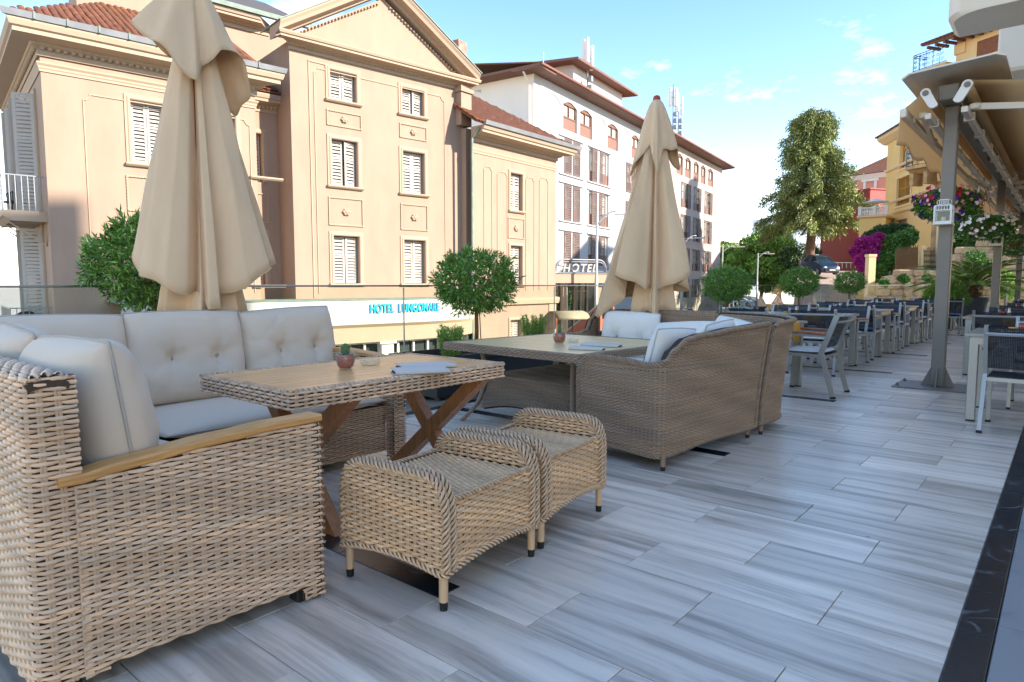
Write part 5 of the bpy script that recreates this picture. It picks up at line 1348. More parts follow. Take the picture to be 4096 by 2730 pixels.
# ------------------------------------------------------------------ white apartment building
WF = Facade((-25.651, 38.549), (-.12533, .99211))
def arch_window(F, par, s0, s1, z0, z1, zg, n=0.0, open_=True):
    """arched top-storey bay: timber frame, brick parapet"""
    w = F.box(MB(), s0, s1, n-.22, n-.18, zg, z1).build('window', 'window_curtain', par)
    b = MB()
    for a in (s0+.04, (s0+s1)/2, s1-.04): F.box(b, a-.05, a+.05, n-.17, n-.08, zg, z1-.05)
    F.box(b, s0, s1, n-.17, n-.07, zg, zg+.1); F.box(b, s0, s1, n-.165, n-.075, z1-.22, z1-.02); b.build('frame', 'brown_timber', w)
    F.box(MB(), s0, s1, n-.21, n-.10, z0, zg).build('parapet', 'salmon_parapet', w)
    b = MB(); k = 10; pts = [(s0+(s1-s0)*i/k, z1-.24*(1-math.sin(pi*i/k))*1.0) for i in range(k+1)]
    poly = [F.p(s0, n-.06, z1+.02)]+[F.p(a, n-.06, z) for a, z in pts]+[F.p(s1, n-.06, z1+.02)]
    b.prism(poly, F.n*.05); b.build('arch_head', 'white_wall', w)
    return w
def blind_arch(F, par, s0, s1, z0, z1):
    b = MB(); k = 12; pts = [F.p(s0+(s1-s0)*i/k, .015, z1-.4*(1-math.sin(pi*i/k))) for i in range(k+1)]; b.tube(pts, .05, 5); b.build('blind_arch', 'white_wall', par)
def apart_window(F, par, s0, s1, z0, z1, n=0.0, shut=(1, 1), hood=True):
    """French window with brown louvred shutters folded to the sides"""
    w = F.box(MB(), s0, s1, n-.26, n-.22, z0, z1).build('window', 'window_curtain', par)
    b = MB(); m = (s0+s1)/2
    for a in (s0+.04, m, s1-.04): F.box(b, a-.045, a+.045, n-.21, n-.14, z0, z1)
    F.box(b, s0, s1, n-.205, n-.13, z1-.1, z1); b.build('frame', 'sash_white', w)
    F.box(MB(), s0, s1, n-.20, n-.12, z0, z0+.75).build('parapet', 'salmon_parapet', w)
    sw = (s1-s0)*.5
    if shut[0]: shutter(F, w, s0-.02, s0+sw*(2.03 if shut[0] > 2 else 1.15 if shut[0] > 1 else .62), n+.02, z0, z1, 'shutter_brown', 0, -1, .11)
    if shut[1]: shutter(F, w, s1-sw*(1.25 if shut[1] > 1 else .62), s1+.02, n+.02, z0, z1, 'shutter_brown', 0, 1, .11)
    return w
wa = thing('white_apartment_block', 'white apartment block with brown shutters, arched attic windows and roof antennas', 'building', WF.p(1, -6, Z0))
ar = [(-3.75, -1.85, 11.05, 12.85), (-1.42, .40, 11.05, 12.85), (2.92, 4.75, 11.0, 12.8), (7.3, 8.9, 11.0, 12.8)]
rows = [(8.28, 10.5), (5.32, 7.6), (2.5, 4.58), (-.3, 1.7)]
cols_ = [(-3.55, -2.62), (-2.33, -1.40), (-.05, 1.2), (1.65, 3.2), (6.3, 8.6)]
holes = [a for a in ar]+[(c0, c1, z0, z1) for c0, c1 in cols_ for z0, z1 in rows[:3]]
b = MB(); wall_holes(WF, b, -7.36, 9.2, Z0, 13.5, holes); b.build('wall', 'white_wall', wa)
WF.box(MB(), -7.34, 9.19, -13, -.3, Z0, 13.5).build('core', 'shaded_side_wall', wa)
for i, a in enumerate(ar): arch_window(WF, wa, *a, 11.82)
for a in ((-6.0, -4.1), (.75, 2.6), (5.1, 6.9)): blind_arch(WF, wa, a[0], a[1], 11, 12.85)
for z0, z1 in rows[:3]:
    for i, c in enumerate(cols_): apart_window(WF, wa, c[0], c[1], z0, z1, shut=((3, 0), (3, 0), (0, 2), (2, 0), (2, 1))[i])
    WF.mould(MB(), [(.002, z1+.06), (.10, z1+.06), (.10, z1+.13), (.002, z1+.13)], -4.3, -.9).build('hood', 'white_wall', wa); WF.mould(MB(), [(.002, z1+.06), (.10, z1+.06), (.10, z1+.13), (.002, z1+.13)], -.3, 3.5).build('hood', 'white_wall', wa)
    WF.mould(MB(), [(.002, z0-.12), (.10, z0-.12), (.10, z0-.04), (.002, z0-.04)], -4.3, -.9).build('sill', 'white_wall', wa); WF.mould(MB(), [(.002, z0-.12), (.10, z0-.12), (.10, z0-.04), (.002, z0-.04)], -.3, 3.5).build('sill', 'white_wall', wa)
def eaves(F, par, s0, s1, z, out=.95):
    F.mould(MB(), [(-1, z-.1), (.0, z-.12), (out, z-.02), (out, z+.08), (-1, z+.12)], s0, s1).build('eaves', 'brown_timber', par)
    F.mould(MB(), [(out-.02, z+.0), (out+.12, z+.02), (out+.12, z+.14), (out, z+.14)], s0, s1).build('gutter', mat('gutter_brown', '#7c4a35', .5) if 'gutter_brown' not in MATS else MATS['gutter_brown'], par)
eaves(WF, wa, -8.2, 9.9, 13.62)
b = MB(); b.prism([WF.p(-8.2, 1.0, 13.78), WF.p(9.9, 1.0, 13.78), WF.p(9.9, -7, 15.0), WF.p(-8.2, -7, 15.0)], (0, 0, -.08)); b.build('roof', 'roof_tile_far', wa)
AF = WF.turn(-7.36)
b = MB(); wall_holes(AF, b, -13, 0, Z0, 13.5, [(-5.3, -3.8, 10.6, 13.2)]); b.build('side_wall', 'shaded_side_wall', wa)
arch_window(AF, wa, -5.3, -3.8, 10.6, 13.2, 11.6)
AF.mould(MB(), [(-1, 13.5), (0, 13.5), (.85, 13.6), (.85, 13.74), (-1, 13.8)], -13, .95).build('eaves', 'brown_timber', wa)
b = MB(); b.tube([AF.p(-.25, .12, Z0), AF.p(-.25, .12, 12.9), AF.p(-.3, .7, 13.5)], .06, 8); b.build('downpipe', 'shaded_side_wall', wa)
# attic block and flue
b = MB(); WF.box(b, .6, 9.0, -6.5, -1.6, 13.6, 16.5); b.build('attic_wall', 'white_wall', wa)
WF.mould(MB(), [(-8, 16.9), (-1.6, 16.45), (-.7, 16.4), (-.7, 16.55), (-8, 17.1)], -.4, 10.2).build('attic_roof', 'brown_timber', wa)
b = MB(); AF.box(b, -6.4, -5.6, -.6, .0, 13.6, 15.1); b.build('flue', 'shaded_side_wall', wa); b = MB(); AF.box(b, -6.55, -5.45, -.75, .1, 15.1, 16.5)
b.build('flue_cowl', mat('rusty_metal', '#8a5a48', .8, noise=(3, .5, '#c9b9aa')), wa)
# antennas
def antenna(label, base, h, seed):
    rng = random.Random(seed); t = thing('mobile_antenna', label, 'antenna', base, 'mobile phone antennas on the roofs')
    MB().tube([(0, 0, 0), (0, 0, h)], .05, 6).build('mast', 'zinc', t, local=True)
    for k in range(3):
        a = k*2.1+seed; x, y = .32*math.cos(a), .32*math.sin(a); z = h-1.9+rng.uniform(-.3, .35)
        MB().cbox((x-.13, y-.1, z), (x+.13, y+.1, z+1.7), .03).build('antenna_panel', 'white_metal', t, local=True)
        MB().bar((0, 0, z+.85), (x, y, z+.85), .05).build('bracket', 'zinc', t, local=True)
    for k in range(3): MB().cbox((.1, -.1, .4+k*.6), (.4, .15, .8+k*.6), .02).build('radio_box', 'zinc', t, local=True)
antenna('white panel antenna cluster on the attic of the white block', WF.p(2.0, -1.2, 13.9), 4.6, 1)
q = WF.p(-2, -2.5, 14.1); wh = thing('whip_aerial', 'thin whip aerial on the white block roof', 'aerial', q); MB().tube([q, q+Vector((0, 0, 2.6))], .03, 5).build('rod', 'zinc', wh); MB().sphere(q+Vector((0, 0, .2)), .1, 6, 4).build('mount', 'zinc', wh)
wb = thing('white_apartment_block', 'farther white apartment block with a row of arched top windows', 'building', WF.p(22, -6, Z0))
b_ar = [(16.5, 18.2, 11.05, 12.88), (18.85, 20.5, 11.05, 12.88), (21.3, 22.9, 11.05, 12.88), (23.55, 25.1, 11.1, 12.88), (25.85, 27.7, 11.15, 12.9)]
bc = [(12.6, 15.0), (17.9, 20.6), (21.6, 23.8), (25.0, 27.6)]
holes = b_ar+[(c0, c1, z0, z1) for c0, c1 in bc for z0, z1 in rows]
b = MB(); wall_holes(WF, b, 11.2, 31.0, Z0, 13.5, holes, .4); b.build('wall', mat('pale_wall', '#b5a79c', .8, noise=(.6, .05)), wb)
WF.box(MB(), 11.2, 30.99, -12, .08, Z0, 13.5).build('core', 'pale_wall', wb)
for a in b_ar: arch_window(WF, wb, *a, 11.8, n=.4)
for c in bc:
    for z0, z1 in rows: apart_window(WF, wb, c[0], c[1], z0, z1, n=.4)
eaves(WF, wb, 10.6, 32.0, 13.62, 1.4); 
b = MB(); b.prism([WF.p(10.6, 1.45, 13.8), WF.p(32, 1.45, 13.8), WF.p(31, -6, 15.2), WF.p(10.6, -6, 15.2)], (0, 0, -.08)); b.build('roof', 'roof_tile_far', wb)
WF.box(MB(), 20.0, 23.0, -4, -1.5, 14.2, 15.3).build('roof_hatch', 'pale_wall', wb); WF.box(MB(), 19.6, 23.4, -4.4, -1.1, 15.3, 15.5).build('hatch_roof', 'brown_timber', wb)
WF.mould(MB(), [(.402, Z0), (.46, Z0), (.46, -.1), (.402, -.05)], 11.2, 31.0).build('stone_plinth', mat('rubble_plinth', '#b9ad98', .9, noise=(3, .35), bump=(6, .8)), wb)
antenna('left antenna mast on the farther white block', WF.p(20.4, -1.4, 15.4), 4.6, 4); antenna('right antenna mast on the farther white block', WF.p(23.1, -1.8, 15.4), 4.4, 7)
# ------------------------------------------------------------------ the hotel whose terrace this is (right of the camera; throws the shade)
th_ = thing('terrace_hotel', 'white terrace hotel with rounded balcony slabs over the gallery', 'building', (6, 4, 0))
MB().box((9, -1, -.3), (15, 30, 12.3)).build('block', 'white_plaster', th_); MB().box((1.9, 9.0, -.3), (4.2, 17.5, 8.2)).build('block', 'white_plaster', th_)  # first block is unseen, set back and sized to shade the terrace
MB().box((9.1, 13.2, 12.3), (13, 17, 21.4)).build('shadow_tower', 'white_plaster', th_); MB().box((9.1, 17.02, 12.3), (13, 19.6, 19.6)).build('shadow_tower', 'white_plaster', th_)  # unseen towers added to cast the shadow on the cream hotel's wing
def rslab(x0, y0, y1, z0, z1, r, name, top=0.0):
    pl = [(1.895, y1), (1.895, y0)]+[(x0+r-r*math.sin(a), y0+r-r*math.cos(a)) for a in np.linspace(0, pi/2, 9)]+[(x0, y1)]
    b = MB(); e = .05
    cx, cy = 1.0, (y0+y1)/2
    ring = lambda z, k: [(cx+(x-cx)*k if x < 1.8 else x, cy+(y-cy)*k, z) for x, y in pl]
    b.loft([ring(z0, .975), ring(z0+e, 1.0), ring(z1, 1.0)][::-1], True, True); return b.build(name, 'white_plaster', th_, auto=True)
rslab(-1.28, 9.2, 10.1, 4.22, 5.7, .36, 'balcony')
rslab(-1.12, 13.6, 16.5, 4.6, 5.75, .05, 'balcony'); rslab(-.88, 13.9, 16.4, 5.76, 6.3, .05, 'balcony_step'); rslab(-.70, 14.1, 16.4, 6.31, 8.2, .05, 'balcony_step')
# ------------------------------------------------------------------ dining furniture
mat('navy_mesh', '#1e2430', .65, noise=(300, .3)); mat('granite', '#b9b2a6', .22, noise=(160, .45), bump=(300, .03)); mat('arm_teak', '#a85a26', .42, noise=(5, .35), stretch=(10, 1.5, 10))
mat('pad_cream', '#d8d3cb', .9, noise=(300, .08)); mat('pad_blue', '#2a4f86', .85, noise=(300, .12)); mat('runner_yellow', '#dca13f', .85, noise=(200, .1)); mat('pink_wax', '#d98a86', .5); mat('amber_glass', '#c98b4a', .3); mat('salt', '#e8ddd0', .6); mat('red_wax', '#b5382f', .5); mat('napkin', '#e3ded2', .8)
def mesh_cloth(name):
    """perforated woven sling: a grid of tiny see-through holes"""
    m = bpy.data.materials.new(name); m.use_nodes = True; MATS[name] = m; nt = m.node_tree; n = nt.nodes; l = nt.links; b = n['Principled BSDF']
    b.inputs['Base Color'].default_value = (*lin('#20252f'), 1); b.inputs['Roughness'].default_value = .6
    tcn = n.new('ShaderNodeTexCoord'); sx = n.new('ShaderNodeSeparateXYZ'); l.new(tcn.outputs['Object'], sx.inputs[0])
    def wave(s, f):
        a = n.new('ShaderNodeMath'); a.operation = 'MULTIPLY'; a.inputs[1].default_value = f; l.new(s, a.inputs[0]); c = n.new('ShaderNodeMath'); c.operation = 'SINE'; l.new(a.outputs[0], c.inputs[0])
        g = n.new('ShaderNodeMath'); g.operation = 'GREATER_THAN'; g.inputs[1].default_value = .45; l.new(c.outputs[0], g.inputs[0]); return g.outputs[0]
    mu = n.new('ShaderNodeMath'); mu.operation = 'MULTIPLY'; l.new(wave(sx.outputs[0], 2*pi/.0105), mu.inputs[0]); l.new(wave(sx.outputs[2], 2*pi/.0105), mu.inputs[1])
    inv = n.new('ShaderNodeMath'); inv.operation = 'SUBTRACT'; inv.inputs[0].default_value = 1; l.new(mu.outputs[0], inv.inputs[1]); l.new(inv.outputs[0], b.inputs['Alpha']); return m
mesh_cloth('navy_sling')
def dining_chair(pad='cream', arms=True):
    """aluminium sling armchair facing +y, origin on the floor under the seat"""
    t = thing('dining_chair', 'x', 'chair'); w = .27
    for sx in (-1, 1):
        x = sx*w
        b = MB(); b.bar((x, .24, .655), (x*1.02, .27, 0), .028, .04, (0, 1, 0)); lg = b.build('leg', 'alu', t, local=True)
        b = MB(); b.bar((x, -.17, .47), (x*1.03, -.30, 0), .028, .045, (0, 1, 0)); b.build('leg', 'alu', t, local=True)
        b = MB(); b.bar((x, -.165, .44), (x, -.305, .835), .028, .05, (0, 1, 0)); b.build('back_post', 'alu', t, local=True)
        MB().bar((x, -.2, .425), (x, .25, .43), .025, .035).build('seat_rail', 'alu', t, local=True)
        if arms:
            MB().bar((x, -.225, .628), (x, .255, .642), .03, .022).build('arm_rail', 'alu', t, local=True)
            b = MB(); b.loft([[(x+a, y, z+h) for a, h in ((-.026, 0), (.026, 0), (.03, .008), (.024, .022), (-.024, .022), (-.03, .008))] for y, z in ((-.21, .64), (0, .652), (.22, .656), (.29, .648))], True, True); b.build('armrest', 'arm_teak', t, local=True)
        MB().bar((x*1.02, .268, .02), (x*1.02, .27, 0), .034, .046, (0, 1, 0)).build('foot_cap', 'black_rubber', t, local=True); MB().bar((x*1.03, -.297, .02), (x*1.03, -.301, 0), .034, .05, (0, 1, 0)).build('foot_cap', 'black_rubber', t, local=True)
    MB().bar((-w, .22, .415), (w, .22, .415), .03, .03).build('seat_rail', 'alu', t, local=True); MB().bar((-w, -.19, .415), (w, -.19, .415), .03, .03).build('seat_rail', 'alu', t, local=True)
    MB().tube([(x, -.312-.03*(1-(x/w)**2), .775) for x in np.linspace(-w, w, 9)], .014, 6).build('back_rail', 'alu', t, local=True)
    # sling back wraps over the rail
    rows = []
    for q in np.linspace(0, 1, 9):
        z = .50+.335*q; y0 = -.19-.118*q
        rows.append([(x, y0-.032*(1-(x/w)**2)*(.35+.65*q)+.012, z-.012*(1-(x/w)**2)*q) for x in np.linspace(-w+.012, w-.012, 9)])
    b = MB(); b.loft(rows, closed=False); b.build('sling_back', 'navy_sling', t, True, local=True)
    rows = [[(x, y, .435-.022*(1-(x/w)**2)*math.sin(pi*(y+.2)/.45)) for x in np.linspace(-w+.01, w-.01, 7)] for y in np.linspace(-.19, .25, 7)]
    b = MB(); b.loft(rows, closed=False); b.build('sling_seat', 'navy_mesh', t, True, local=True)
    if pad:
        V, F, seam = cushion_mesh(.49, .44, .055, (), 14, 3, wr=.002); M = np.stack([V[:, 0], V[:, 2]+.03, -V[:, 1]+.462], -1)
        link_mesh('seat_pad', M, F, {'cream': 'pad_cream', 'blue': 'pad_blue'}[pad], t, True, local=True)
    return t
PROTO = {}
def place_chair(x, y, rz, label, group, pad='cream', z=0):
    if pad not in PROTO: PROTO[pad] = c = dining_chair(pad)
    else: c = copy_tree(PROTO[pad])
    c.location = (x, y, z); c.rotation_euler = (0, 0, rz); c['label'] = label; c['group'] = group
    return c
def dining_table(label, x0, x1, y0, y1, group, h=.745):
    t = thing('dining_table', label, 'table', ((x0+x1)/2, (y0+y1)/2, 0), group)
    MB().cbox((x0, y0, h-.028), (x1, y1, h), .005).build('stone_top', 'granite', t)
    i = .045
    for a, b_ in (((x0+i, y0+i), (x1-i, y0+i)), ((x1-i, y0+i), (x1-i, y1-i)), ((x1-i, y1-i), (x0+i, y1-i)), ((x0+i, y1-i), (x0+i, y0+i))):
        MB().bar((*a, h-.06), (*b_, h-.06), .03, .062).build('apron', 'alu', t)
    for x in (x0+i+.02, x1-i-.02):
        for y in (y0+i+.02, y1-i-.02):
            MB().cbox((x-.034, y-.034, .012), (x+.034, y+.034, h-.029), .005).build('leg', 'alu', t); MB().box((x-.03, y-.03, 0), (x+.03, y+.03, .012)).build('foot_pad', 'black_rubber', t)
    return t
def runner(label, pts, w, axis, z, group):
    """cloth strip: pts along the axis coordinate with heights"""
    t = thing('table_runner', label, 'table runner', (0, 0, 0), group); rows = []
    for k, (p, c, zz) in enumerate(pts):
        wob = .004*math.sin(k*1.7)
        rows.append([(p, c-w/2+w*j/6, zz+.0015*math.sin(j*2+k)) if axis == 'x' else (c-w/2+w*j/6, p, zz+.0015*math.sin(j*2+k)) for j in range(7)])
    b = MB(); b.loft(rows, closed=False); o = b.build('cloth', 'runner_yellow', t, True)
    s = o.modifiers.new('cloth', 'SOLIDIFY'); s.thickness = .003
    L = rows[0]+rows[-1]; b = MB(); b.tube(rows[0], .002, 4); b.tube(rows[-1], .002, 4); b.build('hem', 'runner_yellow', t); return t
def cruet(label, p, group, wax='pink_wax', cactus=False):
    """tray set: glass tumbler with sand or wax and two shakers"""
    t = thing('condiment_set', label, 'condiment set', p, group)
    b = MB(); b.lathe([(.042, 0), (.045, .01), (.045, .085), (.042, .085), (.041, .008)], (0, 0, 0), 14); b.build('tumbler', 'tumbler_glass', t, True, local=True)
    MB().lathe([(.039, .006), (.039, .062)], (0, 0, 0), 14).build('filling', wax, t, True, local=True)
    for k, (x, y) in enumerate(((.075, -.03), (.07, .045))):
        s = MB().lathe([(.021, 0), (.02, .03), (.014, .075), (.014, .08)], (x, y, 0), 10).build('shaker', 'amber_glass' if k else 'salt', t, True, local=True)
        MB().lathe([(.015, .08), (.015, .094), (.008, .10)], (x, y, 0), 10).build('shaker_cap', 'steel', s, True, local=True)
    MB().lathe([(.026, 0), (.034, .018), (.03, .02)], (-.08, .01, 0), 12).build('bowl', 'runner_yellow', t, True, local=True)
    if cactus:
        MB().sphere((0, 0, .085), .036, 12, 8, (1, 1, .95)).build('cactus', 'cactus_green', t, True, local=True)
    return t
def setting(label, p, rz, group):
    t = thing('place_setting', label, 'cutlery', p, group); t.rotation_euler = (0, 0, rz)
    MB().cbox((-.06, -.1, 0), (.06, .1, .004), .001).build('napkin', 'napkin', t, local=True)
    for x in (-.03, .0, .03): MB().loft([[(x-.004, y, .006), (x+.004, y, .006), (x+.004, y, .009), (x-.004, y, .009)] if i else [(x-.009, y, .006), (x+.009, y, .006), (x+.009, y, .009), (x-.009, y, .009)] for i, y in enumerate((-.09, -.04, .1))], True, True).build('cutlery_piece', 'steel', t, local=True)
GL, GR, GT = 'armchairs at the left dining tables', 'armchairs at the right dining tables', 'granite topped dining tables'
TY = [7.40, 9.80, 12.15, 14.55, 16.95, 19.3]
nth = ['first', 'second', 'third', 'fourth', 'fifth', 'sixth']
for i, y in enumerate(TY):
    x1 = -2.245 if i < 4 else -2.32; x0 = x1-1.66
    dining_table(f'{nth[i]} granite dining table along the left row counted from the brown sofa', x0, x1, y-.435, y+.435, GT)
    cruet(f'tumbler and shakers on the {nth[i]} left dining table', (-3.05 if i else -2.85, y+.05 if i else 7.15, .745), 'condiment sets on the dining tables', 'pink_wax', i == 0)
    z = .7475
    if i == 0:
        runner('yellow runner hanging over the end of the first left table', [(-3.4, 7.42, z), (-3.0, 7.42, z), (-2.6, 7.42, z), (-2.26, 7.42, z), (-2.243, 7.42, z-.006), (-2.236, 7.42, z-.04), (-2.232, 7.42, z-.12), (-2.236, 7.42, z-.215)], .24, 'x', z, 'yellow table runners')
    else:
        runner(f'yellow runner lying across the {nth[i]} left table', [(y-.44, -2.62, z-.1), (y-.441, -2.62, z-.02), (y-.43, -2.62, z), (y, -2.62, z), (y+.43, -2.62, z), (y+.442, -2.62, z-.03), (y+.441, -2.62, z-.12)], .24, 'y', z, 'yellow table runners')
    for k, xx in enumerate((-2.6, -3.4)): setting(f'napkin and cutlery on the {nth[i]} left table, {"aisle" if k == 0 else "planter"} side', (xx, y-.2+.02*k, .7515), .1, 'place settings')
pads = ['cream', 'cream', 'blue', 'cream', 'cream', 'blue']
place_chair(-2.07, 7.39, R(90), 'armchair with cream pad at the end of the first left table', GL, 'cream')
place_chair(-3.98, 7.45, R(-88), 'armchair at the planter end of the first left table', GL, 'cream')
for i, y in enumerate(TY):
    if i == 0: continue
    for k, x in enumerate((-2.53, -3.36)):
        if i == 5 and k == 1: continue
        pd = 'blue' if (i == 2 and k == 0) or (i == 5) else 'cream'
        place_chair(x+random.uniform(-.03, .03), y-.62+random.uniform(-.06, .04), R(random.uniform(-4, 4)), (f'armchair with blue pad on the near side of the {nth[i]} left table' if pd == 'blue' else f'armchair on the sofa facing side of the {nth[i]} left table, {"aisle" if k == 0 else "planter"} seat'), GL, pd)
        place_chair(x+random.uniform(-.03, .03), y+.66+random.uniform(-.04, .06), R(180+random.uniform(-4, 4)), f'armchair on the far side of the {nth[i]} left table, {"aisle" if k == 0 else "planter"} seat', GL, 'cream')
place_chair(-2.15, 18.15, R(12), 'armchair with blue pad at the aisle end of the left row', GL, 'blue')
RT = [(7.12, -.655, 0), (10.55, -1.03, 1), (13.6, -1.0, 2), (17.2, -1.0, 3)]
for i, (y, x0, k) in enumerate(RT):
    dining_table(f'{nth[i]} granite dining table on the right side of the aisle', x0, x0+1.3, y-.46, y+.46, GT)
    z = .7475; xr = x0+.42
    runner(f'yellow runner across the {nth[i]} right table', [(y-.465, xr+.12, z-.1), (y-.466, xr+.12, z-.02), (y-.455, xr+.12, z), (y, xr+.12, z), (y+.455, xr+.12, z)], .26, 'y', z, 'yellow table runners')
    cruet(f'tumbler and shakers on the {nth[i]} right dining table', (x0+.36, y+.3, .7495), 'condiment sets on the dining tables', 'red_wax')
    if i < 2: setting(f'napkin and cutlery on the {nth[i]} right table', (x0+.28, y-.12, .7515), .1, 'place settings')
    place_chair(x0+.42, y-.55, R(1), f'armchair on the near side of the {nth[i]} right table', GR, None if i == 0 else 'cream') if i else None
    place_chair(x0+.42 if i else x0+.55, y+.72, R(180), f'armchair on the far side of the {nth[i]} right table', GR, 'cream')
PROTO['none'] = None
c = dining_chair(None); c.location = (-.20, 6.50, 0); c.rotation_euler = (0, 0, R(-1)); c['label'] = 'armchair without a pad at the near side of the first right table'; c['group'] = GR
cd = thing('table_card', 'small printed card standing on the first right table', 'card', (-.30, 7.5, .748)); MB().prism([(-.05, -.02, 0), (.05, -.02, 0), (.05, .0, .07), (-.05, .0, .07)], (0, .002, 0)).build('front_leaf', 'napkin', cd, local=True); MB().prism([(-.05, .023, 0), (.05, .023, 0), (.05, .004, .07), (-.05, .004, .07)], (0, .002, 0)).build('back_leaf', 'petunia_pink' if 'petunia_pink' in MATS else 'pink_wax', cd, local=True)
# ------------------------------------------------------------------ awning frame
mat('awning_cloth', '#f2dab4', .9, noise=(1.5, .08), bump=(600, .05), trl=.65); mat('awning_arm', '#ddd3c2', .45, noise=(4, .08)); mat('post_grey', '#7d766c', .45, noise=(4, .12))
PX = -1.085; POSTS = [8.72, 15.5, 22.6]; ZT = 3.08
for i, y in enumerate(POSTS):
    t = thing('awning_post', ['grey steel awning post with bolted foot plate beside the first right table', 'grey steel awning post carrying the smaller white lantern', 'grey steel awning post farthest along the aisle'][i], 'post', (PX, y, 0), 'awning posts')
    MB().cbox((PX-.065, y-.065, .012), (PX+.065, y+.065, ZT), .01).build('column', 'post_grey', t)
    MB().cbox((PX-.40, y-.33, 0), (PX+.36, y+.33, .014), .003).build('foot_plate', 'grey_paint', t)
    for d in ((1, 0), (-1, 0), (0, 1), (0, -1)):
        h0 = .065; d = Vector((d[0], d[1], 0)); s = Vector((-d.y, d.x, 0))*.006; o = Vector((PX, y, .014))
        MB().prism([o+d*h0-s, o+d*(h0+.10)-s, o+d*(h0+.09)+Vector((0, 0, .02))-s, o+d*h0+Vector((0, 0, .22))-s], s*2).build('gusset', 'post_grey', t)
    for bx in (-.36, .32):
        for by in (-.22, .22): MB().lathe([(.016, .014), (.016, .03), (.009, .034), (.009, .045)], (PX+bx, y+by, 0), 6).build('bolt', 'grey_paint', t)
aw = thing('awning', 'beige twin folding arm awning under a metal hood on grey posts', 'awning', (PX, 15, ZT))
MB().cbox((PX-.09, 8.35, ZT+.002), (PX+.09, 23.4, ZT+.16), .01).build('beam', 'post_grey', aw)
hood = [(-.37, .19), (-.30, .235), (.42, .285), (.50, .25), (.50, .235), (.42, .268), (-.295, .218), (-.36, .175)]
MB().loft([[(PX+a, y, ZT+z) for a, z in hood] for y in (7.95, 23.6)], True, True).build('hood', 'awning_arm', aw)
def half(sx, reach, zr, zf, seed, valance):
    """one side of the awning: roller, arms, cloth, front bar"""
    x0 = PX+sx*.18; zr = ZT+zr; xf = x0+sx*reach; zfb = ZT+zf
    for y0, y1 in ((8.2, 15.35), (15.6, 22.5)):
        MB().tube([(x0, y0, zr), (x0, y1, zr)], .046, 12).build('roller', 'awning_cloth', aw, True)
        for y in (y0, y1):
            b = MB(); b.lathe([(.085, -.02), (.085, .02)], n=16); o = b
            e = MB(); e.loft([[(x0+.05*math.cos(a)+(0 if math.sin(a) > -.2 else sx*-.07), y+dy, zr+.05*math.sin(a)-(.11 if math.sin(a) < -.2 else 0)) for a in np.linspace(0, 2*pi, 16, endpoint=False)] for dy in (-.025, .025)], True, True); e.build('roller_bracket', 'white_metal', aw)
            MB().loft([[(x0+.03*math.cos(a), y+dy, zr+.03*math.sin(a)) for a in np.linspace(0, 2*pi, 10, endpoint=False)] for dy in (-.032, -.024)], True, True).build('roller_pin', 'grey_paint', aw)
        # square torsion bar
        MB().cbox((x0-sx*.02-.03, y0+.06, zr-.25), (x0-sx*.02+.03, y1-.06, zr-.19), .006).build('torsion_bar', 'awning_arm', aw)
        nn = 7
        for k in range(nn):
            y = y0+.5+k*(y1-y0-1.0)/(nn-1); MB().cbox((x0-sx*.02-.05, y-.04, zr-.262), (x0-sx*.02+.05, y+.04, zr-.178), .004).build('bar_clamp', 'awning_arm', aw)
        # folding arms
        for y, dy in ((y0+.25, 1), (y1-.25, -1)):
            L = 1.9 if reach > 1 else 1.5
            sh = Vector((x0+sx*.05, y, zr-.17)); tip = Vector((xf-sx*.04, y+dy*.10, zfb-.03)); el = Vector((x0+sx*(reach*.55 if reach > 1 else .16), y+dy*(.9 if reach > 1 else 1.45), (sh.z+tip.z)/2-.02))
            if reach > 1: el = sh.lerp(tip, .5)+Vector((0, dy*.25, 0))
            j = MB(); j.lathe([(.05, -.028), (.055, -.018), (.055, .018), (.05, .028)], (sh.x, sh.y, sh.z), 14); j.build('shoulder_joint', 'awning_arm', aw, True)
            MB().bar(sh, el, .045, .062).build('arm', 'awning_arm', aw); MB().bar(el+Vector((0, 0, .01)), tip, .038, .05).build('arm', 'awning_arm', aw); MB().sphere(el, .055, 8, 6).build('elbow', 'awning_arm', aw)
        # cloth
        rows = []
        for q in np.linspace(0, 1, 9):
            x = x0+sx*reach*q; z = zr+.06+(zfb-zr-.02)*q-.05*math.sin(pi*q)*(1 if reach > 1 else .3)
            rows.append([(x, yy, z+.006*math.sin(yy*3+q*4)) for yy in np.linspace(y0+.04, y1-.04, 30)])
        b = MB(); b.loft(rows, closed=False); o = b.build('cloth', 'awning_cloth', aw, True); o.modifiers.new('cloth', 'SOLIDIFY').thickness = .003
        MB().cbox((xf-.035, y0, zfb-.06), (xf+.035, y1, zfb+.03), .01).build('front_bar', 'awning_arm', aw)
        if valance:
            rows = []
            for q in np.linspace(0, 1, 6):
                rows.append([(xf+sx*.03+.012*math.sin(yy*5.3)*q+sx*.02*q, yy, zfb-.03-q*(valance+.03*math.cos(2*pi*(yy-y0)/1.15))) for yy in np.linspace(y0+.02, y1-.02, 120)])
            b = MB(); b.loft(rows, closed=False); o = b.build('valance', 'awning_cloth', aw, True); o.modifiers.new('cloth', 'SOLIDIFY').thickness = .003
            MB().tube(rows[-1], .005, 4).build('valance_trim', 'canvas_hem', o, True)
half(-1, .20, .06, -.09, 1, .27)
half(1, 3.1, .08, -.36, 2, .30)
for k, (x, y, L) in enumerate(((-.95, 10.6, .9), (-.97, 12.2, .9), (-.95, 13.8, .9), (-.95, 17.3, .9), (-.97, 19.2, .9))):
    MB().cbox((x-.05, y-L/2, ZT-.16), (x+.05, y+L/2, ZT-.05), .02).build('heater', 'grey_paint', aw)
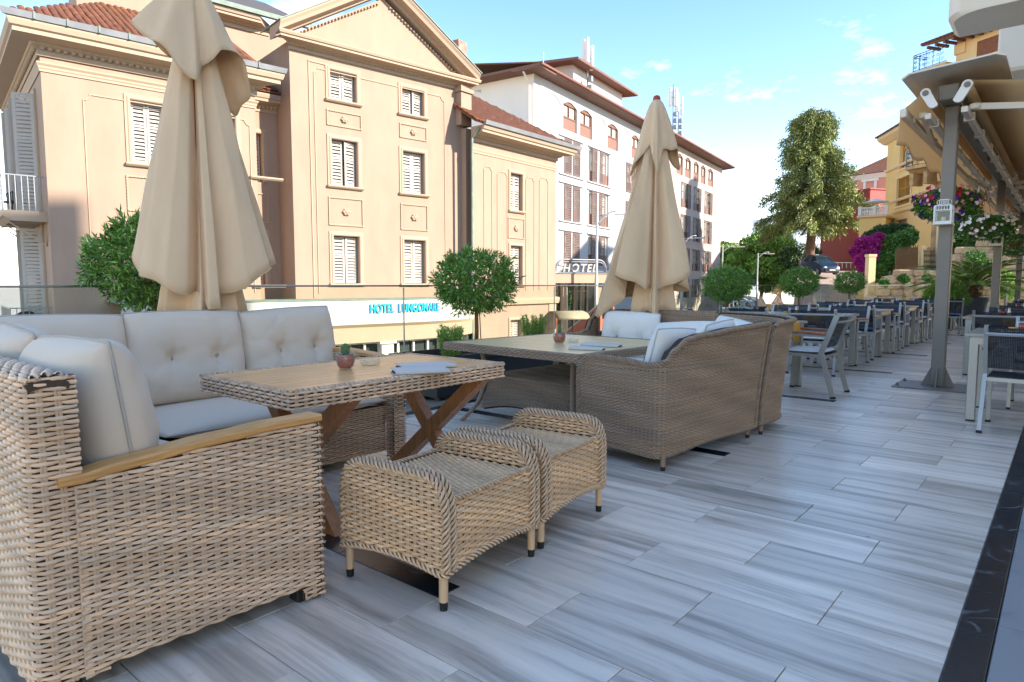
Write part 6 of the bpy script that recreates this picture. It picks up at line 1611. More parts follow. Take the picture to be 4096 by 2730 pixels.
# lanterns strapped to the posts
glass_mat('lantern_pane', (.62, .68, .64), .10, .1)
def lantern(label, c, s):
    t = thing('lantern', label, 'lantern', c, 'white lanterns on the awning posts'); w = .115*s; h = .30*s
    MB().cbox((-w*1.15, -w*1.15, 0), (w*1.15, w*1.15, .018*s), .004).build('base', 'white_metal', t, local=True)
    for sx in (-1, 1):
        for sy in (-1, 1): MB().cbox((sx*w-.014*s, sy*w-.014*s, .018*s), (sx*w+.014*s, sy*w+.014*s, h), .003).build('corner_post', 'white_metal', t, local=True)
    for d in range(4):
        M = Matrix.Rotation(d*pi/2, 3, 'Z')
        b = MB()
        for a, c_, z0, z1 in ((-w, w, .018*s, .055*s), (-w, w, h*.76, h*.81)):
            b.add([M @ Vector(p) for p in ((a, -w-.004, z0), (c_, -w-.004, z0), (c_, -w+.01, z0), (a, -w+.01, z0), (a, -w-.004, z1), (c_, -w-.004, z1), (c_, -w+.01, z1), (a, -w+.01, z1))], [(0, 3, 2, 1), (4, 5, 6, 7), (0, 1, 5, 4), (1, 2, 6, 5), (2, 3, 7, 6), (3, 0, 4, 7)])
        for k in range(6):
            x = -w+(k+.5)*2*w/6; b.add([M @ Vector(p) for p in ((x-.006*s, -w-.002, h*.81), (x+.006*s, -w-.002, h*.81), (x+.006*s, -w+.008, h*.81), (x-.006*s, -w+.008, h*.81), (x-.006*s, -w-.002, h), (x+.006*s, -w-.002, h), (x+.006*s, -w+.008, h), (x-.006*s, -w+.008, h))], [(0, 3, 2, 1), (4, 5, 6, 7), (0, 1, 5, 4), (1, 2, 6, 5), (2, 3, 7, 6), (3, 0, 4, 7)])
        b.build('frame', 'white_metal', t, local=True)
        b = MB(); b.add([M @ Vector(p) for p in ((-w, -w+.004, .055*s), (w, -w+.004, .055*s), (w, -w+.004, h*.76), (-w, -w+.004, h*.76))], [(0, 1, 2, 3)]); b.build('pane', 'lantern_pane', t, local=True)
    MB().loft([[(sx*k, sy*k, z) for sx, sy in ((-1, -1), (1, -1), (1, 1), (-1, 1))] for k, z in ((w*1.08, h), (w*1.08, h+.012*s), (w*.6, h+.03*s))], True, True).build('lid', 'white_metal', t, local=True)
    b = MB()
    for k in range(5): b.box((-w*.5+k*w*.25-.004, -w*.5, h+.03*s), (-w*.5+k*w*.25+.004, w*.5, h+.10*s))
    b.box((-w*.55, -w*.55, h+.10*s), (w*.55, w*.55, h+.112*s)); b.build('vent', 'white_metal', t, local=True)
    for sx in (-1, 1): MB().tube([(sx*w*.55+sx*.04*s*math.sin(a), 0, h+.07*s+.035*s*math.cos(a)) for a in np.linspace(0, pi, 9)], .006*s, 6).build('handle', 'white_metal', t, True, local=True)
    MB().lathe([(.035*s, .02*s), (.035*s, .13*s), (.004*s, .135*s)], n=12).build('candle', 'salt', t, True, local=True)
p = at_y(3775, 897, 8.45); lantern('larger white wooden lantern fixed to the first awning post', (PX-.01, 8.57, p.z), .66)
p = at_y(3975, 985, 15.3); lantern('smaller white wooden lantern fixed to the second awning post', (PX-.02, 15.31, p.z), .78)
# ------------------------------------------------------------------ hanging baskets
mat('petunia_red', '#b3123c', .7); mat('petunia_pink', '#e8a9b4', .7); mat('petunia_purple', '#4a1a86', .7); mat('petunia_white', '#ece7e4', .7); mat('leaf_basket', '#4d7a2c', .6, vcol=True); mat('terracotta', '#9c4a31', .8); mat('hook_red', '#b5432f', .5)
def flower_mesh(P, D, r, rng):
    """five-petalled funnels: fans of 5 quads"""
    V = []; F = []
    for p, d in zip(P, D):
        d = d/np.linalg.norm(d); a = np.cross(d, rng.normal(size=3)); a /= np.linalg.norm(a); b_ = np.cross(d, a); rr = r*(.75+.5*rng.rand()); k = len(V)
        V.append(p)
        for j in range(10):
            t_ = j*pi/5; q = rr*(1.0 if j % 2 == 0 else .8); V.append(p+(a*math.cos(t_)+b_*math.sin(t_))*q+d*rr*.45)
        for j in range(10): F.append((k, k+1+j, k+1+(j+1) % 10))
    return np.array(V), F
def basket(label, c, rx, rz, colours, seed, hang):
    rng = np.random.RandomState(seed); t = thing('flower_basket', label, 'flower basket', c, 'hanging flower baskets')
    MB().lathe([(.09, -.12), (.15, .02), (.16, .04), (.145, .03)], n=16).build('pot', 'terracotta', t, True, local=True)
    n = 5200; d = sph(n, rng); d[:, 2] = np.where(d[:, 2] > 0, d[:, 2]*.75, d[:, 2]); q = (.55+.45*rng.rand(n)**.5)*(1+.16*noise3(d, 3.5, seed)); P = d*q[:, None]*np.array([rx, rx, rz])
    V, F = leaf_mesh(P, d*.6+sph(n, rng)*.7, .045, .026, rng, .2); link_mesh('foliage', V, F, 'leaf_basket', t, False, leaf_cols(n, rng, var=.35), local=True)
    for m, k, sel in colours:
        d = sph(k*6, rng); d = d[sel(d)][:k]
        if not len(d): continue
        q = (1.0+.08*rng.rand(len(d)))*(1+.16*noise3(d, 3.5, seed)); P = d*q[:, None]*np.array([rx, rx, rz*.92]); V, F = flower_mesh(P, d+rng.normal(size=d.shape)*.25, .032, rng); o = link_mesh('flowers', V, F, m, t, False, local=True); o['kind'] = 'stuff'
    b = MB()
    for k in range(3): a = k*2.1+.4; b.tube([(.15*math.cos(a), .15*math.sin(a), .03), (0, 0, hang)], .004, 4)
    b.build('hanger', 'hook_red', t, local=True)
    MB().tube([(0, 0, hang-.02)]+[(.03*math.sin(a), 0, hang+.04-.03*math.cos(a)) for a in np.linspace(0, pi*1.4, 8)]+[(0, 0, hang+.12)], .007, 5).build('hook', 'hook_red', t, True, local=True)
    return t
anyd = lambda d: np.ones(len(d), bool)
e1 = np.array([cY, sY, 0])
p = at_y(3790, 815, 11.4)
basket('hanging basket of red, purple and pink petunias behind the large lantern', p, .40, .27, [('petunia_red', 38, lambda d: (d @ e1 < -.1) & (d[:, 2] > 0)), ('petunia_purple', 75, lambda d: d[:, 2] < .4), ('petunia_pink', 60, anyd), ('petunia_white', 14, anyd)], 3, .62)
p = at_y(3935, 905, 14.6)
basket('hanging basket of small white flowers above the smaller lantern', p, .50, .24, [('petunia_white', 170, anyd), ('petunia_pink', 10, lambda d: d @ e1 < -.4)], 4, .62)
p = at_y(4060, 975, 20.4)
basket('hanging basket with few pink flowers before the farthest post', p, .46, .30, [('petunia_pink', 14, anyd), ('petunia_purple', 8, anyd)], 5, .7)
# ------------------------------------------------------------------ pots at the end of the terrace
mat('pot_grey', '#4c5156', .5, noise=(6, .12)); mat('leaf_palm', '#7f9a3c', .5, vcol=True); mat('leaf_conifer', '#6d8c30', .6, vcol=True)
def palm(label, c):
    rng = np.random.RandomState(9); t = thing('potted_palm', label, 'palm', c)
    MB().lathe([(.26, 0), (.36, .30), (.41, .62), (.45, .74), (.47, .80), (.43, .80), (.40, .72), (.02, .70)], n=24).build('pot', 'pot_grey', t, True, local=True)
    b = MB(); b.lathe([(.16, .70), (.20, .85), (.19, 1.0), (.12, 1.1)], n=12)
    for k in range(70):
        a = k*2.4; z = .74+.34*(k/70); d = Vector((math.cos(a), math.sin(a), .9)); p = Vector((.17*math.cos(a), .17*math.sin(a), z)); b.bar(p, p+d*.13, .03, .015)
    b.build('trunk', 'bark', t, local=True)
    P = []; D = []; rib = MB()
    for k in range(26):
        a = k*2.39996; el = 1.35-1.05*(k/26)+rng.normal()*.08; L = 1.15+.35*rng.rand(); d = np.array([math.cos(a), math.sin(a), 0]); pts = []
        for q in np.linspace(0, 1, 14):
            ang = el-q*q*1.25; pts.append(np.array([0, 0, 1.05])+d*L*q*math.cos(el-q*.5)+np.array([0, 0, L*(q*math.sin(el)-.42*q*q)]))
        rib.tube(pts, [.012*(1-.8*q) for q in np.linspace(0, 1, 14)], 5)
        pts = np.array(pts); s = np.array([-math.sin(a), math.cos(a), 0])
        for q in np.linspace(.12, 1, 46):
            i = min(int(q*13), 12); f = q*13-i; p_ = pts[i]*(1-f)+pts[i+1]*f; tn = pts[i+1]-pts[i]; tn /= np.linalg.norm(tn)
            for sg in (-1, 1): P.append(p_); v = s*sg*.75+tn*.75+np.array([0, 0, .18]); D.append(v/np.linalg.norm(v))
    P = np.array(P); D = np.array(D); V, F = leaf_mesh(P, D, .30, .018, rng, .25, .12)
    link_mesh('fronds', V, F, 'leaf_palm', t, False, leaf_cols(len(P), rng, (1, 1, 1), .3), local=True); rib.build('frond_ribs', 'leaf_palm', t, True, local=True)
palm('young palm with feathery fronds in a big grey pot at the terrace end', (-2.12, 22.3, 0))
def shrub_pot(label, c):
    rng = np.random.RandomState(19); t = thing('potted_conifer', label, 'shrub', c)
    b = MB(); b.loft([[(sx*k, sy*k, z) for sx, sy in ((-1, -1), (1, -1), (1, 1), (-1, 1))] for k, z in ((.22, 0), (.29, .55), (.31, .55), (.31, .60), (.27, .60), (.26, .52))], True, True); b.build('pot', 'pot_grey', t, local=True)
    n = 9000; d = sph(n, rng); d[:, 2] = np.abs(d[:, 2])*1.0-.25*rng.rand(n); q = .45+.55*rng.rand(n)**.4; q *= 1+.22*noise3(d, 5, 2); P = d*q[:, None]*np.array([.52, .52, .62])+np.array([0, 0, .72])
    V, F = leaf_mesh(P, d*.7+np.array([0, 0, .6])+sph(n, rng)*.4, .06, .014, rng, .2); link_mesh('foliage', V, F, 'leaf_conifer', t, False, leaf_cols(n, rng, var=.35), local=True)
    MB().tube([(0, 0, .5), (.03, 0, .8), (-.03, .02, 1.05)], [.03, .02, .01], 6).build('stem', 'bark', t, local=True)
shrub_pot('bushy yellow green conifer in a square dark pot beside the palm', (-2.5, 20.6, 0))
gb = thing('stone_planter_box', 'low grey stone planter box beyond the last dining chairs', 'planter', (-3.0, 20.95, 0)); MB().cbox((-3.7, 20.7, 0), (-2.3, 21.2, .46), .012).build('box', mat('slate_stone', '#6d7478', .6, noise=(5, .25)), gb); MB().box((-3.62, 20.76, .4), (-2.38, 21.14, .466)).build('soil', 'soil', gb)
# ------------------------------------------------------------------ street level and beyond
DD = 1.7408
def W(u, v, d): return at_d(u*DD, v*DD, d)          # full-view pixel at a forward distance
GZ = -2.1
mat('paving', '#a39b8e', .9, noise=(.25, .22), bump=(8, .2)); mat('asphalt', '#5d5e60', .9, noise=(.5, .2), bump=(40, .3)); mat('kerb', '#b5b0a6', .85, noise=(2, .15)); mat('paint_white', '#d9d8d2', .7)
g_ = MB(); g_.box((-900, -300, GZ-.5), (600, 1500, GZ-.01)); gr = g_.build('ground', 'paving'); tag(gr, kind='structure')
def ribbon(path, w, z, name, m, th=.0):
    L = []; Rr = []
    for i, p in enumerate(path):
        a = Vector(path[max(i-1, 0)]); b_ = Vector(path[min(i+1, len(path)-1)]); d = (b_-a); d.z = 0; d.normalize(); s = Vector((-d.y, d.x, 0))*w/2; p = Vector(p)
        L.append(p+s); Rr.append(p-s)
    b = MB(); b.loft([[a+Vector((0, 0, z)) for a in L], [a+Vector((0, 0, z)) for a in Rr]], closed=False); o = b.build(name, m); return tag(o, kind='structure')
rp_path = [(-11.8, -40, GZ), (-11.8, 0, GZ), (-12, 20, GZ), (-13.2, 38, GZ), (-17, 58, GZ), (-26, 82, GZ), (-42, 115, GZ), (-75, 165, GZ), (-120, 230, GZ)]
ribbon(rp_path, 6.2, .004, 'road', 'asphalt')
for sg in (-1, 1):
    pts = []
    for i, p in enumerate(rp_path):
        a = Vector(rp_path[max(i-1, 0)]); b_ = Vector(rp_path[min(i+1, len(rp_path)-1)]); d = (b_-a).normalized(); pts.append(Vector(p)+Vector((-d.y, d.x, 0))*sg*3.2)
    b = MB(); b.loft([[p+Vector((0, 0, -.02)), p+Vector((.001, 0, .12)), p+Vector((-sg*-.18, 0, .12)), p+Vector((-sg*-.18, 0, -.02))] for p in pts], True, True); tag(b.build('kerb', 'kerb'), kind='structure')
# terrace retaining wall down to the street
tw = thing('terrace_wall', 'pale retaining wall carrying the terrace above the street', 'wall', (-5.6, 10, GZ)); MB().box((-5.69, -30, GZ-.2), (-5.45, FLOOR_END+.1, -.325)).build('face', 'white_plaster', tw); MB().box((-5.75, -30, -.325), (-5.4, FLOOR_END+.12, -.30)).build('coping', 'kerb', tw)
MB().box((-5.6, FLOOR_END-.2, GZ-.2), (8, FLOOR_END+.05, -.33)).build('end_face', 'white_plaster', tw)
# ramp up to the right
rm = MB(); A0, A1 = W(1820, 655, 40), W(2040, 655, 40); B0, B1 = W(1835, 626, 60), W(2010, 626, 60)
A0.z = A1.z = -1.0; B0.z = B1.z = 2.4; C0, C1 = W(1840, 626, 95), W(2010, 626, 95); C0.z = C1.z = 2.9
rm.add([A0, A1, B1, B0, C1, C0]+[Vector((p.x, p.y, GZ-.3)) for p in (A0, A1, B1, B0, C1, C0)], [(0, 1, 2, 3), (3, 2, 4, 5), (6, 7, 1, 0), (0, 3, 9, 6), (3, 5, 11, 9), (1, 7, 8, 2), (2, 8, 10, 4)])
tag(rm.build('ramp', mat('ramp_concrete', '#a8978a', .9, noise=(.6, .25))), kind='structure')
# ------------------------------------------------------------------ cars
mat('car_glass', '#1e2a30', .08, spec=.7); mat('tyre', '#1a1a1a', .8); mat('rim', '#9a9da0', .35, metal=.8); mat('head_lamp', '#d9dde0', .15); mat('tail_lamp', '#a01515', .25); mat('plate', '#e0e0da', .5); mat('car_trim', '#1c1d1f', .6)
def car(label, c, rz, col, sc=1.0, estate=False):
    nm = 'paint_'+col.strip('#')
    if nm not in MATS: mat(nm, col, .3, metal=.25, coat=.6)
    t = thing('parked_car', label, 'car', c, 'cars parked along the street'); t.rotation_euler = (0, 0, rz); t.scale = (sc, sc, sc)
    # side profile (x forward, z) as body sections across the width
    sec = [(-1.95, .30, .62, .70), (-1.88, .24, .82, .80), (-1.5, .22, .90, .84), (-.9, .20, .93, .85), (.3, .20, .93, .85), (.95, .20, .92, .85), (1.5, .22, .82, .82), (1.85, .26, .70, .74), (1.95, .32, .58, .62)]
    rings = []
    for x, zb, zt, hw in sec:
        rings.append([(x, -hw*.96, zb), (x, -hw, (zb+zt)/2), (x, -hw*.97, zt-.06), (x, -hw*.88, zt), (x, hw*.88, zt), (x, hw*.97, zt-.06), (x, hw, (zb+zt)/2), (x, hw*.96, zb)])
    MB().loft(rings, True, True).build('body', nm, t, auto=True, local=True)
    tail = -1.85 if estate else -1.62
    cab = [(tail, .90, .74), (tail+.28, 1.30, .62), (-.9, 1.43, .60), (-.1, 1.45, .60), (.35, 1.36, .60), (1.02, .91, .74)]
    MB().loft([[(x, -hw, .88), (x, -hw*(.9 if z > 1 else 1), max(z, .89)), (x, hw*(.9 if z > 1 else 1), max(z, .89)), (x, hw, .88)] for x, z, hw in cab], True, True).build('cabin_glass', 'car_glass', t, local=True)
    b = MB(); b.loft([[(x, -hw*.93, z), (x, -hw*.9, z+.03), (x, hw*.9, z+.03), (x, hw*.93, z)] for x, z, hw in ((tail+.25, 1.28, .62), (-.9, 1.425, .61), (-.1, 1.445, .61), (.38, 1.35, .61))], True, True); b.build('roof', nm, t, local=True, auto=True)
    for sy in (-1, 1):
        for p, q in (((1.02, .75, .9), (.35, .57, 1.38)), ((tail+.02, .74, .9), (tail+.28, .58, 1.32)), ((-.25, .76, .9), (-.25, .58, 1.44))): MB().bar((p[0], sy*p[1], p[2]), (q[0], sy*q[1], q[2]), .06, .05).build('pillar', nm, t, local=True)
        MB().cbox((.62, sy*.84-.02 if sy > 0 else -.98, .92), (.78, sy*.84+.14 if sy > 0 else -.82, 1.05), .02).build('mirror', nm, t, local=True)
        MB().sphere((1.80, sy*.56, .68), .17, 10, 6, (.55, 1, .62)).build('headlight', 'head_lamp', t, True, local=True)
        MB().cbox((-1.97, sy*.68-.12, .66), (-1.86, sy*.68+.10, .86), .02).build('tail_light', 'tail_lamp', t, local=True)
        for x in (-1.25, 1.22):
            w = MB().loft([[(x+r*math.cos(a), sy*y, .31+r*math.sin(a)) for a in np.linspace(0, 2*pi, 18, endpoint=False)] for r, y in ((.22, .64), (.31, .66), (.31, .84), (.24, .86))], True, True).build('wheel', 'tyre', t, True, local=True)
            MB().loft([[(x+r*math.cos(a), sy*y, .31+r*math.sin(a)) for a in np.linspace(0, 2*pi, 14, endpoint=False)] for r, y in ((.20, .855), (.19, .872), (.05, .865))], True, True).build('rim', 'rim', w, local=True)
    MB().cbox((1.90, -.62, .26), (1.985, .62, .44), .03).build('bumper', 'car_trim', t, local=True); MB().cbox((-1.985, -.65, .28), (-1.9, .65, .48), .03).build('bumper', 'car_trim', t, local=True)
    MB().box((1.984, -.26, .46), (1.996, .26, .57)).build('number_plate', 'plate', t, local=True); MB().box((-1.996, -.26, .5), (-1.984, .26, .61)).build('number_plate', 'plate', t, local=True)
    MB().box((1.93, -.35, .58), (1.965, .35, .64)).build('grille', 'car_trim', t, local=True)
    return t
def car_at(label, u, d, col, ang, estate=False, z=GZ):
    p = W(u, 655, d); return car(label, (p.x, p.y, z), ang, col, 1.0, estate)
fa = math.atan2(-cY, sY)                      # heading that faces the camera
p = W(1880, 627, 57); c_ = car('dark blue hatchback facing downhill beside the cypress trunk', (p.x, p.y, p.z), fa+.12, '#1d3550'); c_.rotation_euler = (0, R(9.5), fa+.12)
car_at('silver car with red tail lamps parked below the white building', 1572, 51, '#8f9496', fa+pi-.5)
car_at('light blue car behind the silver one at the white building', 1546, 46, '#6f8fa8', fa+pi-.5)
car_at('dark blue estate car parked on the distant street corner', 1672, 98, '#2b4358', fa+.5, True)
car_at('white car parked on the distant street corner', 1703, 101, '#d4d6d6', fa+1.0, True)
car_at('grey car at the end of the distant parking row', 1726, 104, '#8c9092', fa+.7)
car_at('pale blue car in the street beside the solar panel', 1712, 52, '#7fb0c9', fa+1.35)
car_at('dark green car in the street behind the warning sign', 1785, 60, '#2f4542', fa+1.5, True)
car_at('black car parked under the ball trees by the ramp', 1850, 50, '#22282c', fa+1.2)
# ------------------------------------------------------------------ street lamps
mat('lamp_grey', '#b6b7b3', .45, metal=.3)
def street_lamp(label, u, vtop, d, arm_u, drop=28):
    top = W(u, vtop, d); t = thing('street_lamp', label, 'street lamp', (top.x, top.y, GZ), 'street lamps'); tip = W(arm_u, vtop+2, d)
    MB().tube([(top.x, top.y, GZ), (top.x, top.y, 1.5), (top.x, top.y, 1.51), (top.x, top.y, top.z)], [.11, .10, .075, .06], 10).build('pole', 'lamp_grey', t, True)
    MB().lathe([(.16, 0), (.16, .25), (.11, .3)], (top.x, top.y, GZ), 12).build('base', 'lamp_grey', t)
    a = Vector((top.x, top.y, top.z-.6)); pts = [a.lerp(Vector((tip.x, tip.y, tip.z)), q)+Vector((0, 0, .32*math.sin(pi*q*.8)*1.0)) for q in np.linspace(0, 1, 9)]
    MB().tube(pts, .045, 7).build('arm', 'lamp_grey', t, True)
    a2 = Vector((top.x, top.y, top.z-.12)); MB().tube([a2, a2.lerp(tip, .5)+Vector((0, 0, .05)), a2.lerp(tip, .8)], .03, 6).build('stay', 'lamp_grey', t, True)
    dr = (tip-Vector((top.x, top.y, tip.z))).normalized(); MB().obox(tip+dr*.25+Vector((0, 0, .02)), dr*.38, Vector((-dr.y, dr.x, 0))*.11, Vector((0, 0, .05))).build('lamp_head', 'lamp_grey', t)
street_lamp('street lamp with curved arm in front of the white block entrance', 1372, 492, 36, 1418)
street_lamp('street lamp with arm before the farther white block', 1569, 546, 50, 1600)
street_lamp('street lamp standing before the leafy street trees', 1661, 566, 68, 1697)
street_lamp('street lamp right of the leafy street trees', 1742, 582, 76, 1767)
# ------------------------------------------------------------------ trees
mat('leaf_street', '#7c9c3a', .55, vcol=True); mat('leaf_cypress', '#8a9450', .6, vcol=True); mat('leaf_hedge', '#4f7a30', .55, vcol=True); mat('leaf_dark', '#3f5f35', .55, vcol=True); mat('bougainvillea', '#a8217f', .7, vcol=True); mat('bark_tall', '#7a6148', .9, noise=(3, .4), stretch=(4, 4, .6), bump=(12, .7))
def clump_leaves(cs, rs, per, L, Wd, seed, droop=0.0, up=.2, shell=.35):
    rng = np.random.RandomState(seed); P = []; D = []; C = []
    for c, r in zip(cs, rs):
        d = sph(per, rng); q = (shell+(1-shell)*rng.rand(per)**.4)*(1+.2*noise3(d, 4, seed+c[0])); P.append(np.array(c)+d*q[:, None]*np.array(r)); dd = d*.6+sph(per, rng)*.7+np.array([0, 0, up-droop]); D.append(dd/np.linalg.norm(dd, axis=1, keepdims=True)); C.append(np.full((per, 1), .8+.4*rng.rand()))
    P, D, C = np.concatenate(P), np.concatenate(D), np.concatenate(C); V, F = leaf_mesh(P, D, L, Wd, rng, .25, droop*.4); col = leaf_cols(len(P), rng, var=.28)*np.repeat(C, 4, 0)
    return V, F, col
def leafy_tree(label, base, h, rx, seed, m='leaf_street', nclump=46, per=520, L=.34, Wd=.2, cat='tree', group='street trees', lean=0.0, bare=.28):
    rng = random.Random(seed); t = thing('street_tree', label, cat, base, group); b = MB()
    b.tube([(0, 0, 0), (lean*.3, .05, h*.25), (lean*.7, 0, h*.5), (lean, 0, h*.8)], [.26, .2, .15, .06], 9); cs = []; rs = []
    for k in range(nclump):
        a = rng.random()*6.28; q = rng.random(); z = h*(bare+(1-bare)*q); env = math.sin(pi*min(1, .12+.88*q))**.6; r = rx*env*math.sqrt(rng.random())
        c = (lean*q+r*math.cos(a), r*math.sin(a), z*.96); cs.append(c); s = rx*(.20+.16*rng.random()); rs.append((s, s, s*.7))
        if k % 3 == 0: b.tube([(lean*.5, 0, h*.35), (c[0]*.5+lean*.2, c[1]*.5, (h*.35+c[2])/2+.2), c], [.09, .05, .015], 5)
    V, F, col = clump_leaves(cs, rs, per, L, Wd, seed); link_mesh('crown', V, F, m, t, False, col, local=True); b.build('trunk', 'bark_tall', t, True, local=True)
    return t
def gp(u, d): p = W(u, 655, d); return (p.x, p.y, GZ)
leafy_tree('bright green street tree beside the farther white block', gp(1672, 92), 9.2, 3.6, 1)
leafy_tree('spreading street tree with dark leaning limbs', gp(1745, 86), 10.3, 4.6, 2, lean=1.2, nclump=56)
leafy_tree('small street tree between the white block and the parked cars', gp(1640, 108), 8.4, 3.2, 3, per=420)
leafy_tree('street tree in front of the modern white building', gp(1795, 96), 10.4, 3.3, 4, lean=-.8, per=420)
# tall cypress / cedar
def cypress(label, u, d):
    base = W(u, 618, d); top = W(1866, 250, d); H = top.z-base.z; t = thing('cypress_tree', label, 'tree', base); rng = np.random.RandomState(5)
    r1 = Vector((cY, sY, 0)); sx = d/1513.0
    # outline measured in the picture: (height px, left px, right px)
    rowsP = [(252, 1842, 1888), (290, 1826, 1896), (330, 1818, 1915), (360, 1814, 1926), (400, 1806, 1942), (440, 1792, 1952), (475, 1770, 1958), (505, 1768, 1938), (535, 1766, 1926), (560, 1772, 1905)]
    P = []; D = []; C = []; b = MB()
    zs = [(655-r[0])*sx+CAM_H-base.z for r in rowsP]; Ls = [(1858-r[1])*sx for r in rowsP]; Rs = [(r[2]-1858)*sx for r in rowsP]
    zt_ = lambda z, A: float(np.interp(z, zs[::-1], A[::-1]))
    lean = lambda z: .25*math.sin(z*.35)
    b.tube([(lean(z)*r1.x, lean(z)*r1.y, z) for z in np.linspace(-.5, H*.97, 18)], [.42*(1-.8*k/17)+.05 for k in range(18)], 10)
    n = 165
    for k in range(n):
        z0 = H*(.26+.73*(k+.5)/n); a = k*2.39996+rng.normal()*.2; ca_, sa_ = math.cos(a), math.sin(a)
        zl = max(z0-.7, H*.2); RR = (zt_(zl, Rs) if ca_ > 0 else zt_(zl, Ls)); Lb = (abs(ca_)*RR+abs(sa_)*.5*(zt_(zl, Rs)+zt_(zl, Ls)))*(.48+.52*rng.rand())
        dr = r1*ca_+Vector((-r1.y, r1.x, 0))*sa_; pts = []
        for q in np.linspace(0, 1, 6): pts.append(Vector((lean(z0)*r1.x, lean(z0)*r1.y, z0))+dr*Lb*q+Vector((0, 0, Lb*(.28*q-.42*q*q))))
        b.tube(pts, [.07*(1-.8*q) for q in np.linspace(0, 1, 6)], 4)
        m = int(80+95*Lb); q = rng.rand(m)**.42*.98+.02; i = np.minimum((q*5).astype(int), 4); f = q*5-i; A = np.array(pts); pp = A[i]*(1-f)[:, None]+A[i+1]*f[:, None]
        pp = pp+rng.normal(size=(m, 3))*np.array([.19, .19, .12])*(.5+.6*q[:, None]); pp[:, 2] -= rng.rand(m)*.55*(.3+q)
        P.append(pp); dd = np.array(dr)*.45+rng.normal(size=(m, 3))*.45+np.array([0, 0, -.35]); D.append(dd/np.linalg.norm(dd, axis=1, keepdims=True)); C.append(np.full((m, 1), .72+.55*rng.rand()))
    P, D, C = np.concatenate(P), np.concatenate(D), np.concatenate(C); V, F = leaf_mesh(P, D, .27, .10, rng, .3, .25)
    link_mesh('crown', V, F, 'leaf_cypress', t, False, leaf_cols(len(P), rng, var=.3)*np.repeat(C, 4, 0), local=True); b.build('trunk', 'bark_tall', t, True, local=True)
cypress('tall drooping cypress with bare lower trunk rising above the car', 1856, 60)
def bush(label, cs, rs, m, seed, per=900, L=.16, Wd=.09, name='bush', cat='bush', extra=None):
    """cs absolute clump centres"""
    lo = min(c[2]-r[2] for c, r in zip(cs, rs)); base = Vector((cs[0][0], cs[0][1], lo)); t = thing(name, label, cat, base)
    V, F, col = clump_leaves([tuple(Vector(c)-base) for c in cs], rs, per, L, Wd, seed); link_mesh('foliage', V, F, m, t, False, col, local=True)
    b = MB()
    for c, r in zip(cs, rs): q = Vector(c)-base; b.tube([(q.x*.6, q.y*.6, 0), (q.x*.8, q.y*.8, q.z*.5), q], [.05, .035, .012], 5)
    b.build('branches', 'bark_tall', t, True, local=True)
    if extra: extra(t, base)
    return t
def blob(u, v, d, ru, rv): p = W(u, v, d); s = d/1513.0; return (tuple(p), (ru*s, ru*s, rv*s))
B = [blob(1815, 592, 64, 20, 22), blob(1840, 588, 64, 24, 24), blob(1868, 590, 65, 18, 20), blob(1850, 605, 63, 20, 14), blob(1825, 608, 63, 18, 14)]
bush('dark clipped hedge behind the blue car and cypress trunk', [b[0] for b in B], [b[1] for b in B], 'leaf_dark', 31, 900, .24, .14, 'hedge', 'hedge')
# ------------------------------------------------------------------ buildings beyond the street on the right
def slab_house(u0, u1, v0, v1, d, depth, mname, label, name, skew=0.0, base_v=None, cat='building'):
    """box house whose camera-facing side spans the given pixels at distance d"""
    a, b_ = W(u0, v1, d), W(u1, v1, d+skew); F = Facade((a.x, a.y), (b_.x-a.x, b_.y-a.y)); w = math.hypot(b_.x-a.x, b_.y-a.y)
    zt = W(u0, v0, d).z; zb = W(u0, v1, d).z
    t = thing(name, label, cat, F.p(w/2, -depth/2, zb)); F.w = w; F.zt = zt; F.zb = zb
    return t, F
def pz(F, u, v):
    """pixel -> (s, z) on a facade"""
    x, y, w = ray(u*DD, v*DD); det = x*(-F.t.y)+y*F.t.x; t = (F.o.x*(-F.t.y)+F.o.y*F.t.x)/det
    return ((x*t-F.o.x)*F.t.x+(y*t-F.o.y)*F.t.y, CAM_H+w*t)
mat('red_metal', '#a8392b', .5, noise=(3, .15)); mat('pink_wall', '#d99a7e', .85, noise=(1.5, .08)); mat('yellow_wall', '#f3cb80', .85, noise=(1, .08)); mat('yellow_trim', '#e9cd9a', .8); mat('ochre_shutter', '#b8801a', .6, noise=(4, .1)); mat('modern_white', '#dfe3e6', .7); mat('modern_glass', '#9fb0ba', .15); mat('ochre_stone', '#d8b07a', .95, noise=(2.5, .45), bump=(14, .9)); mat('ochre_plaster', '#e3bd85', .9, noise=(1.2, .35, '#e6cfa5'), bump=(5, .5)); mat('sandstone', '#cdb08c', .95, noise=(3, .4), bump=(12, .8), rand=.16); mat('balustrade_white', '#e3ddd0', .8)
t, F = slab_house(1884, 1992, 455, 612, 68, 6, 'red_metal', 'dark red corrugated metal shed wall behind the blue car', 'metal_shed', skew=-6)
b = MB(); k = 56
for i in range(k):
    a = i*F.w/k; F.box(b, a, a+F.w/k*.55, .0, .07, F.zb-1, F.zt)
b.build('corrugated_sheet', 'red_metal', t)['kind'] = 'stuff'; F.box(MB(), 0, F.w, -6, -.005, F.zb-1, F.zt).build('shed_wall', 'red_metal', t); F.box(MB(), -.1, F.w+.1, -6.1, .12, F.zt, F.zt+.12).build('roof', 'red_metal', t)
t, F = slab_house(1944, 2050, 408, 470, 76, 8, 'pink_wall', 'pink house with white window surround and tiled hip roof', 'pink_house', skew=-4)
F.box(MB(), 0, F.w, -8, 0, F.zb-7, F.zt).build('wall', 'pink_wall', t); F.mould(MB(), [(.002, F.zt-.5), (.1, F.zt-.5), (.3, F.zt-.2), (.45, F.zt), (.002, F.zt+.05)], 0, F.w).build('cornice', 'balustrade_white', t)
